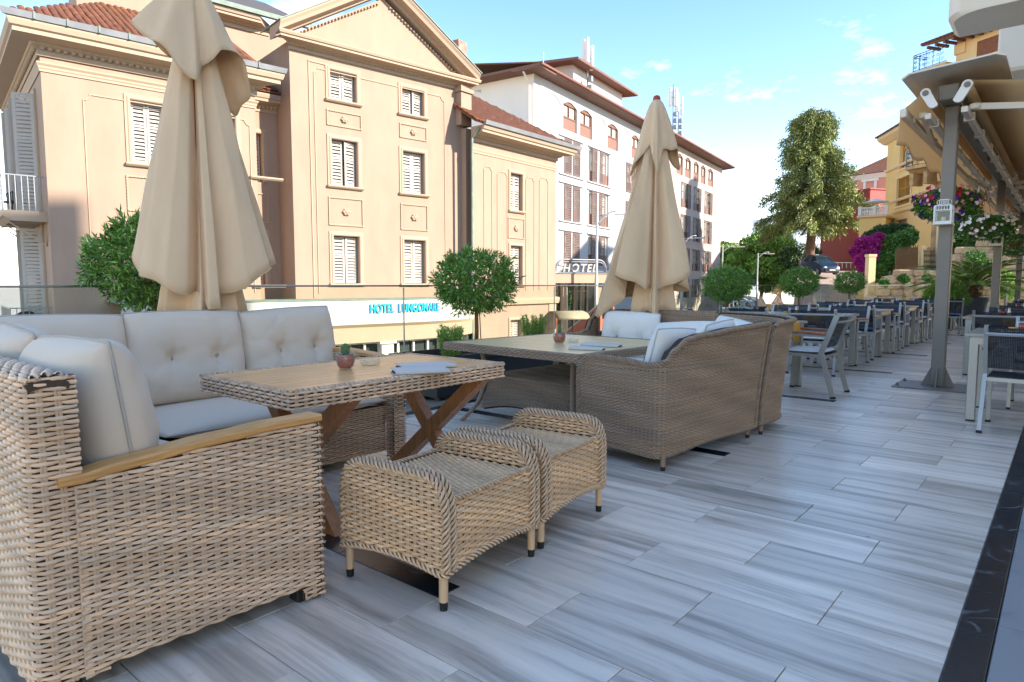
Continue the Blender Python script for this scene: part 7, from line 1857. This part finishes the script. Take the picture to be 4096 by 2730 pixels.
b = MB(); zt = F.zt+.06; b.add([F.p(-.3, .5, zt), F.p(F.w+.5, .5, zt), F.p(F.w+.5, -8, zt), F.p(-.3, -8, zt), F.p(F.w*.75, -3.5, zt+2.6), F.p(F.w+.4, -4, zt+2.6)], [(0, 1, 5, 4), (0, 4, 3), (3, 4, 5, 2), (1, 2, 5)]); b.build('roof', 'roof_tile_far', t)
(s0, z1), (s1, z0) = pz(F, 1985, 418), pz(F, 2013, 468); w_ = F.box(MB(), s0+.25, s1-.25, .004, .05, z0, z1-.3).build('window', 'pink_wall', t); b = MB(); F.box(b, s0, s0+.25, .006, .14, z0, z1); F.box(b, s1-.25, s1, .006, .14, z0, z1); F.box(b, s0-.2, s1+.2, .006, .18, z1-.05, z1+.2); b.build('surround', 'balustrade_white', w_)
F.box(MB(), F.w*.08, F.w*.12, .004, .06, F.zb, F.zt).build('downpipe', 'pink_wall', t)
# modern white building far behind
t, F = slab_house(1826, 1890, 495, 690, 120, 10, 'modern_white', 'white modern building with glazed balcony bands far behind the cypress', 'modern_building', skew=4)
F.box(MB(), 0, F.w, -10, 0, GZ, F.zt).build('wall', 'modern_white', t)
for v0, v1 in ((505, 524), (536, 552), (575, 592), (612, 628)):
    z1, z0 = W(1850, v0, 120).z, W(1850, v1, 120).z; F.box(MB(), .3, F.w-.2, .01, .06, z0, z1).build('window_band', 'modern_glass', t); F.box(MB(), .1, F.w, .02, 1.0, z0-.5, z0-.1).build('balcony', 'modern_white', t)
t, F = slab_house(1688, 1845, 612, 700, 112, 8, 'modern_white', 'low white building behind the parked cars', 'low_building', skew=4); F.box(MB(), 0, F.w, -8, 0, GZ, F.zt).build('wall', 'modern_white', t); F.box(MB(), -.2, F.w+.2, -8.2, .3, F.zt, F.zt+.3).build('roof', 'modern_white', t)
for i in range(6): F.box(MB(), .8+i*F.w/6, .8+i*F.w/6+1.0, .006, .06, 0.2, 1.8).build('window', 'modern_glass', t)
# yellow house
t, F = slab_house(2025, 2150, 318, 650, 50, 9, 'yellow_wall', 'bright yellow tall house with ochre shutters and tiled eaves', 'yellow_house', skew=-9)
ZB = F.zb-3
def rect(F, u0, v0, u1, v1): (a, z1), (c, z0) = pz(F, u0, v0), pz(F, u1, v1); return (a, c, z0, z1)
yh = [rect(F, 2071, 325, 2098, 377), rect(F, 2063, 413, 2092, 466), rect(F, 2060, 508, 2085, 532)]
b = MB(); wall_holes(F, b, 0, F.w, ZB, F.zt, yh); b.build('wall', 'yellow_wall', t); F.box(MB(), .01, F.w, -9, -.3, ZB, F.zt).build('core', 'yellow_wall', t)
SFy = F.turn(0); b = MB(); wall_holes(SFy, b, -9, 0, ZB, F.zt, []); b.build('side_wall', 'yellow_wall', t)
for i, h in enumerate(yh):
    w_ = F.box(MB(), h[0], h[1], -.28, -.24, h[2], h[3]).build('window', 'ochre_shutter' if i == 1 else 'window_curtain', t)
    b = MB()
    for a, c, d, e in ((h[0]-.13, h[0], h[2], h[3]+.12), (h[1], h[1]+.13, h[2], h[3]+.12), (h[0], h[1], h[3], h[3]+.12), (h[0]-.2, h[1]+.2, h[2]-.14, h[2])): F.box(b, a, c, .003, .07, d, e)
    b.build('surround', 'yellow_trim', w_)
    if i == 1: shutter(F, w_, h[0], (h[0]+h[1])/2-.01, -.12, h[2], h[3], 'ochre_shutter', 0, -1, .12); shutter(F, w_, (h[0]+h[1])/2+.01, h[1], -.12, h[2], h[3], 'ochre_shutter', 0, 1, .12)
    else:
        b = MB(); F.box(b, h[0], h[1], -.23, -.16, h[2]+(h[3]-h[2])*.66, h[2]+(h[3]-h[2])*.74)
        for a in (h[0]+.04, h[1]-.04): F.box(b, a-.06, a+.06, -.22, -.15, h[2], h[3])
        b.build('frame', 'ochre_shutter', w_)
for v in (395, 470, 496): z = W(2040, v, 50).z; F.mould(MB(), [(.002, z-.1), (.10, z-.1), (.16, z), (.16, z+.08), (.002, z+.12)], -.12, F.w).build('string_course', 'yellow_trim', t)
F.mould(MB(), [(.002, F.zt-.45), (.15, F.zt-.4), (.55, F.zt-.1), (.6, F.zt+.1), (-9, F.zt+.12)], -.55, F.w).build('eaves', 'yellow_trim', t)
tiled_roof(F, t, -.65, F.w, .7, F.zt+.14, 4.5, 1.5, step=.24, course=.4, single=0, shrink0=3)
t, F = slab_house(1968, 2028, 497, 655, 47, 6, 'yellow_wall', 'low yellow terrace block with white balustrade beside the yellow house', 'terrace_block', skew=-1)
F.box(MB(), 0, F.w, -6, 0, F.zb-3, F.zt).build('wall', 'yellow_wall', t); F.mould(MB(), [(.002, F.zt-.2), (.18, F.zt-.1), (.18, F.zt), (-6, F.zt+.02)], -.15, F.w+.1).build('cornice', 'yellow_trim', t)
a, c, z0, z1 = rect(F, 1995, 535, 2022, 600); F.box(MB(), a, c, .004, .05, z0, z1).build('shutter', 'ochre_shutter', t)
for k in range(15): F_b = F.p(.08+k*(F.w-.16)/14, -.1, F.zt+.03); MB().lathe([(.05, 0), (.05, .06), (.028, .10), (.06, .24), (.03, .42), (.05, .46)], F_b, 8).build('baluster', 'balustrade_white', t, True)
F.box(MB(), -.05, F.w+.05, -.2, .0, F.zt+.49, F.zt+.58).build('balustrade_rail', 'balustrade_white', t)
for a in (.0, F.w*.55, F.w): F.box(MB(), a-.11, a+.11, -.22, .03, F.zt+.03, F.zt+.66).build('balustrade_pier', 'balustrade_white', t)
q = F.p(F.w*.45, -1.6, F.zt+.05); pt = thing('white_parasol', 'open white parasol on the yellow terrace block', 'parasol', q); MB().tube([q, q+Vector((0, 0, 1.25))], .03, 8).build('pole', 'balustrade_white', pt)
MB().lathe([(.85, .98), (.87, 1.0), (.45, 1.14), (.03, 1.28)], q, 8, False).build('canopy', 'modern_white', pt)
# ------------------------------------------------------------------ old stone villa
t = thing('stone_villa', 'weathered ochre stone villa with scrolled iron balconies', 'building', W(2220, 640, 36)); vl = t
a, b_ = W(2112, 655, 40), W(2420, 655, 33); VF = Facade((a.x, a.y), (b_.x-a.x, b_.y-a.y)); VW = (b_-a).length
VF.box(MB(), 0.6, VW+3, -10, 0, -.5, W(2200, 400, 38).z).build('lower_wall', 'ochre_stone', t)
sv, _ = pz(VF, 2186, 300)
VF.box(MB(), sv, VW+4, -10, -.05, W(2200, 400, 38).z+.002, W(2200, 10, 37).z).build('upper_wall', 'ochre_plaster', t)
for k in range(9): z = W(2190, 395, 37).z+.1+k*.95; VF.box(MB(), sv-.08, sv+(.55 if k % 2 else .35), -.2, .04, z, z+.55).build('quoin', 'ochre_plaster', t)
zE = W(2185, 60, 37).z
b = MB(); b.prism([VF.p(sv-1.3, 1.0, zE-.25), VF.p(VW+4, 1.0, zE-.25), VF.p(VW+4, -5, zE+1.6), VF.p(sv-1.3, -5, zE+1.6)], (0, 0, .1)); b.build('roof', 'roof_tile_far', t)
b = MB()
for k in range(40): b.tube([VF.p(sv-1.3+k*.22, 1.05, zE-.12), VF.p(sv-1.3+k*.22, -.6, zE+.4)], .09, 6)
b.build('eaves_tiles', 'roof_tile', t, True)['kind'] = 'stuff'
for k in range(7): VF.box(MB(), sv-1.1+k*.5, sv-.98+k*.5, -.1, .9, zE-.42, zE-.27).build('rafter', 'brown_timber', t)
bz = W(2240, 105, 37).z; VF.box(MB(), sv+1.2, sv+3.4, -.2, -.04, bz-.5, bz+.35).build('bare_brick_patch', 'brick', t)
def iron_balcony(s0, s1, out, z, par, left=True):
    bal = VF.mould(MB(), [(-.1, z-.45), (out*.55, z-.42), (out*.8, z-.2), (out, z-.16), (out, z), (-.1, z)], s0, s1).build('balcony', 'ochre_stone', par)
    b = MB(); h = .95
    def scroll(o, dx, w):
        for k in range(int(w/.28)):
            c = o+dx*(.14+k*.28)
            for zz, r in ((.24, .11), (.52, .10), (.76, .08)):
                b.tube([c+dx*(r*(1-.09*i)*math.cos(i*.75+(k % 2)*pi))+Vector((0, 0, zz+r*(1-.09*i)*math.sin(i*.75))) for i in range(10)], .012, 4)
    for p, q in ((VF.p(s0, out-.05, z), VF.p(s1, out-.05, z)), (VF.p(s0+.05, out-.05, z), VF.p(s0+.05, 0, z))):
        d = (q-p); L = d.length; d = d/L
        for zz in (.06, h-.12, h): b.bar(p+Vector((0, 0, zz)), q+Vector((0, 0, zz)), .03)
        for k in range(int(L/.42)+1): b.bar(p+d*min(k*.42, L), p+d*min(k*.42, L)+Vector((0, 0, h)), .022)
        scroll(p, d, L)
    b.build('scroll_railing', 'iron', bal); return bal
s_, z_ = pz(VF, 2128, 172); iron_balcony(s_, sv+.3, 1.1, z_, t)
s_, z_ = pz(VF, 2112, 388); iron_balcony(s_, s_+2.6, 1.1, z_, t)
for k in range(3): q = VF.p(s_+.3+k*.9, .55, z_-.75); MB().obox(q, VF.t*.12, VF.n*.4, Vector((0, 0, .35))).build('corbel', 'ochre_stone', t)
a_, c_, z0_, z1_ = rect(VF, 2180, 480, 2205, 560); VF.box(MB(), a_, c_, .004, .06, z0_, z1_).build('door', 'ochre_plaster', t)
# ------------------------------------------------------------------ retaining wall of big stones at the terrace end
sw = thing('stone_wall', 'rough sandstone retaining wall rising behind the end balustrade', 'wall', (-3, 33, GZ))
def stone_mesh(seed):
    rng = np.random.RandomState(seed); b = MB(); rings = []
    for zz, k in ((-.5, .82), (-.36, 1.0), (.34, 1.0), (.5, .80)):
        ring = []
        for j in range(8):
            a = j*pi/4+pi/8; x = np.clip(math.cos(a)*.62, -.5, .5); y = np.clip(math.sin(a)*.62, -.5, .5); ring.append((x*k+rng.normal()*.035, y*(1 if k == 1 else .75)+rng.normal()*.04, zz+rng.normal()*.03))
        rings.append(ring)
    b.loft(rings, True, True); return b
SM = [stone_mesh(s).build('stone', 'sandstone') for s in range(9)]; SMD = [o.data for o in SM]
for o in SM: bpy.data.objects.remove(o)
rng = random.Random(4); wa0, wa1 = W(1985, 655, 31.5), W(2400, 655, 28.5); SWF = Facade((wa0.x, wa0.y), (wa1.x-wa0.x, wa1.y-wa0.y)); SWL = (wa1-wa0).length
def wtop(s):
    u = s/SWL
    return float(np.interp(u, [0, .06, .15, .42, .5, .62, .8, 1.0], [-.6, .9, 1.72, 1.85, 2.3, 3.0, 3.4, 3.6]))
b = MB(); pts = [(-.2, GZ-.2)]+[(s, wtop(s)-.25) for s in np.linspace(0, SWL, 24)]+[(SWL, GZ-.2)]; b.prism([SWF.p(s, -.12, z) for s, z in pts], -SWF.n*2.5); b.build('wall_core', 'ochre_stone', sw)
cnt = 0; z = -1.4
while z < 3.6:
    h = rng.uniform(.26, .46); s = -.1+rng.uniform(0, .3)
    while s < SWL:
        w_ = rng.uniform(.35, .85)
        if z+h*.6 < wtop(s+w_/2) and cnt < 300:
            o = bpy.data.objects.new('stone', SMD[rng.randrange(9)]); COL.objects.link(o); o.parent = sw
            M = Matrix((SWF.t*w_*.99, -SWF.n*.4, Vector((0, 0, h*1.0)))).transposed().to_4x4(); q = SWF.p(s+w_/2, -.1-.10*(z-0)*.3+rng.uniform(-.05, .05), z+h/2)
            M = Matrix.Translation(q-Vector(sw.location)) @ Matrix.Rotation(rng.uniform(-.05, .05), 4, SWF.n) @ M; o.matrix_local = M; cnt += 1
        s += w_*.985
    z += h*.965
# earth bank behind the wall top
def terr(name, poly, m):
    b = MB(); b.prism([Vector(p) for p in poly], (0, 0, -3.5)); return tag(b.build(name, m), kind='structure')
mat('earth', '#8a7350', .95, noise=(1.5, .4), bump=(10, .8)); mat('leaf_grass', '#6a8a35', .7, vcol=True)
q0, q1, q2 = SWF.p(SWL*.13, -.3, 1.5), SWF.p(SWL*.5, -.3, 1.7), SWF.p(SWL*1.1, -.3, 2.6)
terr('bank', [q0, q1, q2, SWF.p(SWL*1.1, -12, 3.0), SWF.p(SWL*.1, -12, 1.8)], 'earth')
# garden fence, gate and pillars on the wall
def PW(u, v, d): return W(u, v, d)
gf = thing('stick_fence', 'brown stick fence on top of the stone wall', 'fence', W(2085, 618, 33), None)
for k in range(30):
    u = 2058+k*1.75; p0 = W(u, 617, 33); p1 = W(u, 572+3*math.sin(k*2.1)-(k/30)*6, 33); MB().bar(p0-Vector((0, 0, .2)), p1, .028, .028).build('stick', 'bark', gf)
for v in (610, 583): MB().bar(W(2056, v+2, 33), W(2111, v-2, 33), .035, .03).build('rail', 'bark', gf)
gp_ = thing('gate', 'wrought iron garden gate between cream pillars', 'gate', W(2130, 632, 33.5))
for u0, u1, v0 in ((2112, 2121, 566), (2150, 2162, 500)):
    a, c = W(u0, 632, 33.5), W(u1, 632, 33.5); zt = W(u0, v0, 33.5).z; MB().obox(((a+c)/2).xy.to_3d()+Vector((0, 0, (zt+1.2)/2)), (c-a)/2, Vector((-(c-a).y, (c-a).x, 0))/2, Vector((0, 0, (zt-1.2)/2))).build('pillar', 'yellow_trim', gp_)
for k in range(13):
    u = 2123+k*2.15; MB().bar(W(u, 630, 33.4), W(u, 572+4*math.sin(k*.9), 33.4), .02, .02).build('bar', 'iron', gp_)
for v in (626, 600, 578): MB().bar(W(2122, v, 33.4), W(2150, v, 33.4), .025, .025).build('crossbar', 'iron', gp_)
b = MB()
for k in range(6):
    for j in range(3):
        c = W(2126+k*4.2, 618-j*15, 33.38); b.tube([c+Vector((cY, sY, 0))*.06*math.cos(i*.8)*(1-.08*i)+Vector((0, 0, .09*math.sin(i*.8)*(1-.08*i))) for i in range(9)], .01, 4)
b.build('scrolls', 'iron', gp_)
pl_ = thing('garden_pillar', 'cream rendered pillar under the bougainvillea', 'pillar', W(2000, 655, 33)); a, c = W(1990, 655, 33), W(2006, 655, 33); MB().obox((a+c)/2+Vector((0, 0, .2)), (c-a)/2, Vector((-(c-a).y, (c-a).x, 0))/2, Vector((0, 0, 1.2))).build('shaft', 'yellow_trim', pl_); MB().obox((a+c)/2+Vector((0, 0, 1.45)), (c-a)*.58, Vector((-(c-a).y, (c-a).x, 0))*.58, Vector((0, 0, .06))).build('cap', 'yellow_trim', pl_)
# shrubs
B = [blob(1985, 560, 35, 18, 14), blob(1970, 580, 35, 14, 13), blob(2005, 562, 35, 18, 16), blob(1998, 588, 34.5, 20, 16), blob(1975, 600, 34.5, 10, 12), blob(1985, 620, 34.3, 9, 14), blob(1992, 640, 34.2, 7, 12), blob(2018, 548, 35, 12, 10)]
bush('purple flowering bougainvillea tumbling over the garden pillar', [b[0] for b in B], [b[1] for b in B], 'bougainvillea', 41, 1300, .11, .085, 'bougainvillea', 'flower bush')
B = [blob(2040, 565, 35, 24, 22), blob(2070, 555, 35, 22, 22), blob(2090, 545, 35.5, 16, 18), blob(2035, 600, 34.5, 22, 22), blob(2022, 630, 34, 14, 18), blob(2055, 585, 34.5, 16, 18)]
bush('rounded green shrub between bougainvillea and stick fence', [b[0] for b in B], [b[1] for b in B], 'leaf_hedge', 42, 1500, .13, .08)
B = [blob(2025, 533, 40, 20, 12), blob(2052, 528, 40, 20, 12), blob(2080, 530, 40, 16, 12), blob(2000, 545, 40, 14, 12)]
bush('dark green shrubs on the terrace before the yellow house', [b[0] for b in B], [b[1] for b in B], 'leaf_dark', 43, 900, .15, .09)
B = [blob(u, v, 34+((u*7) % 3)*.4, 24, 22) for u, v in ((2215, 520), (2245, 505), (2280, 495), (2315, 490), (2345, 495), (2230, 550), (2265, 545), (2300, 535), (2335, 530), (2215, 575), (2250, 580), (2290, 565), (2330, 565), (2365, 540))]
bush('tall green hedge behind the hanging baskets', [b[0] for b in B], [b[1] for b in B], 'leaf_hedge', 44, 1100, .2, .13, 'hedge', 'hedge')
B = [blob(2310, 640, 27.5, 16, 18), blob(2318, 670, 27.3, 14, 18), blob(2300, 660, 27.4, 10, 14)]
bush('yellow green shrub growing from the stone wall by the farthest post', [b[0] for b in B], [b[1] for b in B], 'leaf_herb', 45, 900, .10, .06)
for i, (u, v, r) in enumerate(((2075, 640, 9), (2030, 650, 8), (2240, 590, 18), (2130, 638, 7), (2270, 612, 14), (2340, 590, 14))):
    B = [blob(u, v, 29.2, r, r*.8), blob(u+r*.6, v+r*.5, 29.1, r*.7, r*.7)]
    bush(['ivy tuft under the stick fence on the stone wall', 'weed tuft low on the left end of the stone wall', 'green creeper over the rocks left of the second post', 'weed tuft below the iron gate', 'creeper patch on the rocks right of the palm', 'creeper patch on the rocks beside the farthest post'][i], [b[0] for b in B], [b[1] for b in B], 'leaf_hedge', 50+i, 420, .10, .07, 'wall_plant', 'plant')
# ------------------------------------------------------------------ entrance of the white block with its sign
ENT = thing('entrance_canopy', 'flat beige entrance canopy with glazed lobby below the white block', 'canopy', W(1330, 760, 37)); a, b_ = W(1272, 655, 36), W(1402, 655, 37.5); EF = Facade((a.x, a.y), (b_.x-a.x, b_.y-a.y)); EW = (b_-a).length
zt, zb = W(1330, 629, 36.5).z, W(1330, 651, 36.5).z
EF.box(MB(), 0, EW, -4, 0, zb, zt).build('slab', 'hotel_trim', ENT); EF.box(MB(), -.05, EW+.05, -4.05, .05, zt, zt+.05).build('flashing', 'zinc', ENT)
EF.box(MB(), -.6, EW+1, -2.62, -2.6, GZ, zb).build('lobby_glass', 'window_dark', ENT)
for k in range(9): EF.box(MB(), k*EW/8-.05, k*EW/8+.05, -2.58, -2.48, GZ, zb).build('mullion', 'hotel_trim', ENT)
EF.box(MB(), 0, EW, -2.57, -2.5, zb-.5, zb-.42).build('transom', 'hotel_trim', ENT)
for s in (.9, EW-.5): EF.box(MB(), s-.14, s+.14, -.6, -.3, GZ, zb).build('column', 'hotel_trim', ENT)
EF.box(MB(), .7, 1.9, -2.1, -2.0, GZ, GZ+1.5).build('door_panel', 'brick', ENT)
sg2 = thing('hotel_sign', 'arched metal sign with white slanted letters HOTEL above the entrance canopy', 'sign', EF.p(EW/2, 0, zt))
zs_ = W(1330, 597, 36.5).z; s0, s1 = .2, EW-.25; r = .45
arc = [EF.p(s0-.2, -.1, zt+.1), EF.p(s0, -.1, zt+.12), EF.p(s0+.02, -.1, zs_-r)]+[EF.p(s0+r-r*math.cos(q), -.1, zs_-r+r*math.sin(q)) for q in np.linspace(.1, pi/2, 6)]+[EF.p(s1-r+r*math.sin(q), -.1, zs_-r+r*math.cos(q)) for q in np.linspace(0, pi/2-.1, 6)]+[EF.p(s1, -.1, zt+.12), EF.p(s1+.15, -.1, zt+.1)]
MB().tube(arc, .05, 6).build('arch', 'zinc', sg2, True); MB().tube([p-Vector((0, 0, .12)) for p in arc[2:-2]], .025, 5).build('inner_arch', 'zinc', sg2, True)
place_letters('HOTEL', lambda d: (EF.p(s0+.42+d, -.12, 0), EF.t, EF.n), 0, .62, zt+.10, 'shutter_white', sg2, stand=.02, gap=.09, slant=.22)
MB().bar(EF.p(s0, -.16, zt+.14), EF.p(s1, -.16, zt+.14), .03).build('rail', 'zinc', sg2)
# stairs, glass barrel canopy
mat('pink_stair', '#b7705c', .85, noise=(2, .15)); mat('poly_canopy', '#a89c80', .4)
stt = thing('stair', 'pink rendered outdoor stair with white capped walls at the entrance', 'stair', W(1345, 740, 33))
a, b_ = W(1310, 655, 34), W(1385, 655, 33); TF = Facade((a.x, a.y), (b_.x-a.x, b_.y-a.y)); L = (b_-a).length
for k in range(9):
    TF.box(MB(), L*k/9, L*(k+1)/9, -1.4, 0, GZ, GZ+.17*(k+1)).build('step', 'pink_stair', stt)
for n_ in (0.04, -1.44):
    b = MB(); b.prism([TF.p(-.1, n_, GZ), TF.p(L, n_, GZ), TF.p(L, n_, GZ+2.3), TF.p(-.1, n_, GZ+.75)], TF.n*.18); b.build('side_wall', 'pink_stair', stt)
    b = MB(); b.prism([TF.p(-.15, n_-.03, GZ+.76), TF.p(L, n_-.03, GZ+2.31), TF.p(L, n_-.03, GZ+2.39), TF.p(-.15, n_-.03, GZ+.84)], TF.n*.24); b.build('coping', 'hotel_white', stt)
bc_ = thing('barrel_canopy', 'small curved translucent canopy beside the pink stair', 'canopy', W(1300, 745, 31)); a, b_ = W(1268, 655, 31), W(1338, 655, 31.5); CF = Facade((a.x, a.y), (b_.x-a.x, b_.y-a.y)); Lc = (b_-a).length; zc = W(1300, 726, 31).z
b = MB(); b.loft([[CF.p(s, .9*math.cos(q), zc-.15+.35*math.sin(q)) for q in np.linspace(0, pi, 10)] for s in (0, Lc)], closed=False); o = b.build('shell', 'poly_canopy', bc_, True); o.modifiers.new('t', 'SOLIDIFY').thickness = .02
for s in (.1, Lc-.1):
    for n_ in (-.85, .85): MB().bar(CF.p(s, n_, GZ), CF.p(s, n_, zc-.15), .05).build('post', 'iron', bc_)
for i, (u, v, d, r) in enumerate(((1297, 690, 37.2, 14), (1392, 690, 37.8, 13))):
    B = [blob(u, v, d, r, r*1.3), blob(u+3, v-18, d, r*.8, r), blob(u-2, v+18, d, r, r)]; bush(['dark shrub left of the lobby doors', 'flowering shrub right of the lobby doors'][i], [b[0] for b in B], [b[1] for b in B], 'leaf_dark', 61+i, 700, .13, .08)
# ------------------------------------------------------------------ small street things
mat('sign_red', '#c8452c', .5); mat('solar_blue', '#2a3d4e', .2); mat('jacket_red', '#b2382f', .8); mat('trousers', '#3a4250', .8); mat('skin', '#c98f70', .6); mat('hair', '#3a2c22', .8); mat('sign_black', '#16161a', .6)
def warn_sign():
    d = 45; c = W(1787, 690, d); t = thing('warning_sign', 'red bordered triangular pedestrian warning sign in the street', 'sign', (c.x, c.y, GZ)); r1 = Vector((cY, sY, 0)); f = Vector((sY, -cY, 0)); up = Vector((0, 0, 1)); S = .42
    def tri(k, o): return [c+f*o+up*S*1.1*k-up*.02, c+f*o+(-r1*S-up*S*.6)*k, c+f*o+(r1*S-up*S*.6)*k]
    MB().prism(tri(1.0, 0), -f*.03).build('border', 'sign_red', t); MB().prism(tri(.70, .012), -f*.01).build('face', 'plate', t)
    b = MB(); o = c+f*.016; b.obox(o+up*.02, r1*.03, f*.002, up*.09); b.obox(o+up*.14, r1*.03, f*.002, up*.03); b.bar(o-up*.06, o+r1*.08-up*.18, .035, .004, f); b.bar(o-up*.06, o-r1*.08-up*.18, .035, .004, f); b.bar(o+up*.06, o+r1*.10, .03, .004, f); b.build('walking_figure', 'sign_black', t)
    MB().bar((c.x, c.y, GZ), (c.x, c.y, c.z-.2), .06).build('post', 'lamp_grey', t); MB().cbox((c.x-.3, c.y-.3, GZ), (c.x+.3, c.y+.3, GZ+.12), .02).build('foot', 'black_rubber', t)
warn_sign()
def solar():
    d = 40; c = W(1741, 697, d); t = thing('solar_panel_unit', 'tilted solar panel on a post beside the warning sign', 'solar panel', (c.x, c.y, GZ)); r1 = Vector((cY, sY, 0)); f = Vector((sY, -cY, 0)); n_ = (f*.55+Vector((0, 0, .8))).normalized(); up = n_.cross(r1).normalized()*-1; up = r1.cross(n_)*-1 if up.z < 0 else up; r2 = (r1+Vector((0, 0, .28))).normalized()
    MB().obox(c, r2*.42, up*.30, n_*.02).build('frame', 'steel', t)
    for i in range(4):
        for j in range(3): MB().obox(c+n_*.022+r2*(-.30+i*.2)+up*(-.19+j*.19), r2*.094, up*.088, n_*.003).build('cell', 'solar_blue', t)
    MB().bar((c.x, c.y, GZ), (c.x, c.y, c.z-.02), .07).build('post', 'lamp_grey', t)
solar()
def person(label, u, d, h=1.72):
    p = W(u, 655, d); t = thing('person', label, 'person', (p.x, p.y, GZ)); t.rotation_euler = (0, 0, fa+pi/2-.3); s = h/1.72
    me = bpy.data.meshes.new('body'); V = [(0, 0, .92), (0, 0, 1.15), (0, .01, 1.40), (0, .02, 1.50), (0, .03, 1.62), (.09, 0, .90), (.11, .06, .50), (.11, -.02, .06), (.11, .10, .03), (-.09, 0, .90), (-.10, -.10, .52), (-.10, -.24, .10), (-.10, -.14, .04), (.19, .0, 1.38), (.25, .03, 1.12), (.24, .12, .90), (-.19, 0, 1.38), (-.25, -.02, 1.12), (-.25, .06, .90)]
    E_ = [(0, 1), (1, 2), (2, 3), (3, 4), (0, 5), (5, 6), (6, 7), (7, 8), (0, 9), (9, 10), (10, 11), (11, 12), (2, 13), (13, 14), (14, 15), (2, 16), (16, 17), (17, 18)]
    rad = [.15, .15, .15, .06, .10, .10, .075, .05, .04, .10, .075, .05, .04, .07, .05, .04, .07, .05, .04]
    me.from_pydata([Vector(v)*s for v in V], E_, []); o = bpy.data.objects.new('body', me); COL.objects.link(o); sk = o.modifiers.new('skin', 'SKIN'); 
    for i, r in enumerate(rad): me.skin_vertices[0].data[i].radius = (r*s, r*s*.8)
    me.skin_vertices[0].data[0].use_root = True; sb = o.modifiers.new('sub', 'SUBSURF'); sb.levels = 1; sb.render_levels = 1
    dg = bpy.context.evaluated_depsgraph_get(); m2 = bpy.data.meshes.new_from_object(o.evaluated_get(dg)); bpy.data.objects.remove(o)
    for m in ('jacket_red', 'trousers', 'skin'): m2.materials.append(MATS[m])
    for pgn in m2.polygons: z = pgn.center.z/s; pgn.material_index = 2 if z > 1.47 else (0 if z > .88 else 1); pgn.use_smooth = True
    ob = bpy.data.objects.new('body', m2); COL.objects.link(ob); ob.parent = t
    MB().sphere((0, -.005, 1.66*s), .105*s, 10, 7).build('hair', 'hair', t, True, local=True)
person('person in a red jacket walking along the distant pavement', 1707, 112)
for k in range(5):
    p = W(1678+k*8.5, 655, 92+k*1.5); t = thing('bollard', 'thin white bollard on the kerb by the distant parked cars', 'bollard', (p.x, p.y, GZ), 'white bollards on the kerb'); MB().lathe([(.07, 0), (.06, .1), (.05, .95), (.07, 1.0), (.02, 1.08)], (p.x, p.y, GZ), 8).build('shaft', 'paint_white', t, True); MB().lathe([(.062, .72), (.062, .84)], (p.x, p.y, GZ), 8).build('band', 'sign_red', t)
rl = thing('ramp_railing', 'low metal railing along the ramp below the red shed', 'railing', W(1960, 612, 62))
for k in range(9): u = 1905+k*10; MB().bar(W(u, 617, 63), W(u, 604, 63), .06).build('post', 'lamp_grey', rl)
MB().bar(W(1905, 604, 63), W(1985, 604, 63), .06).build('rail', 'lamp_grey', rl)
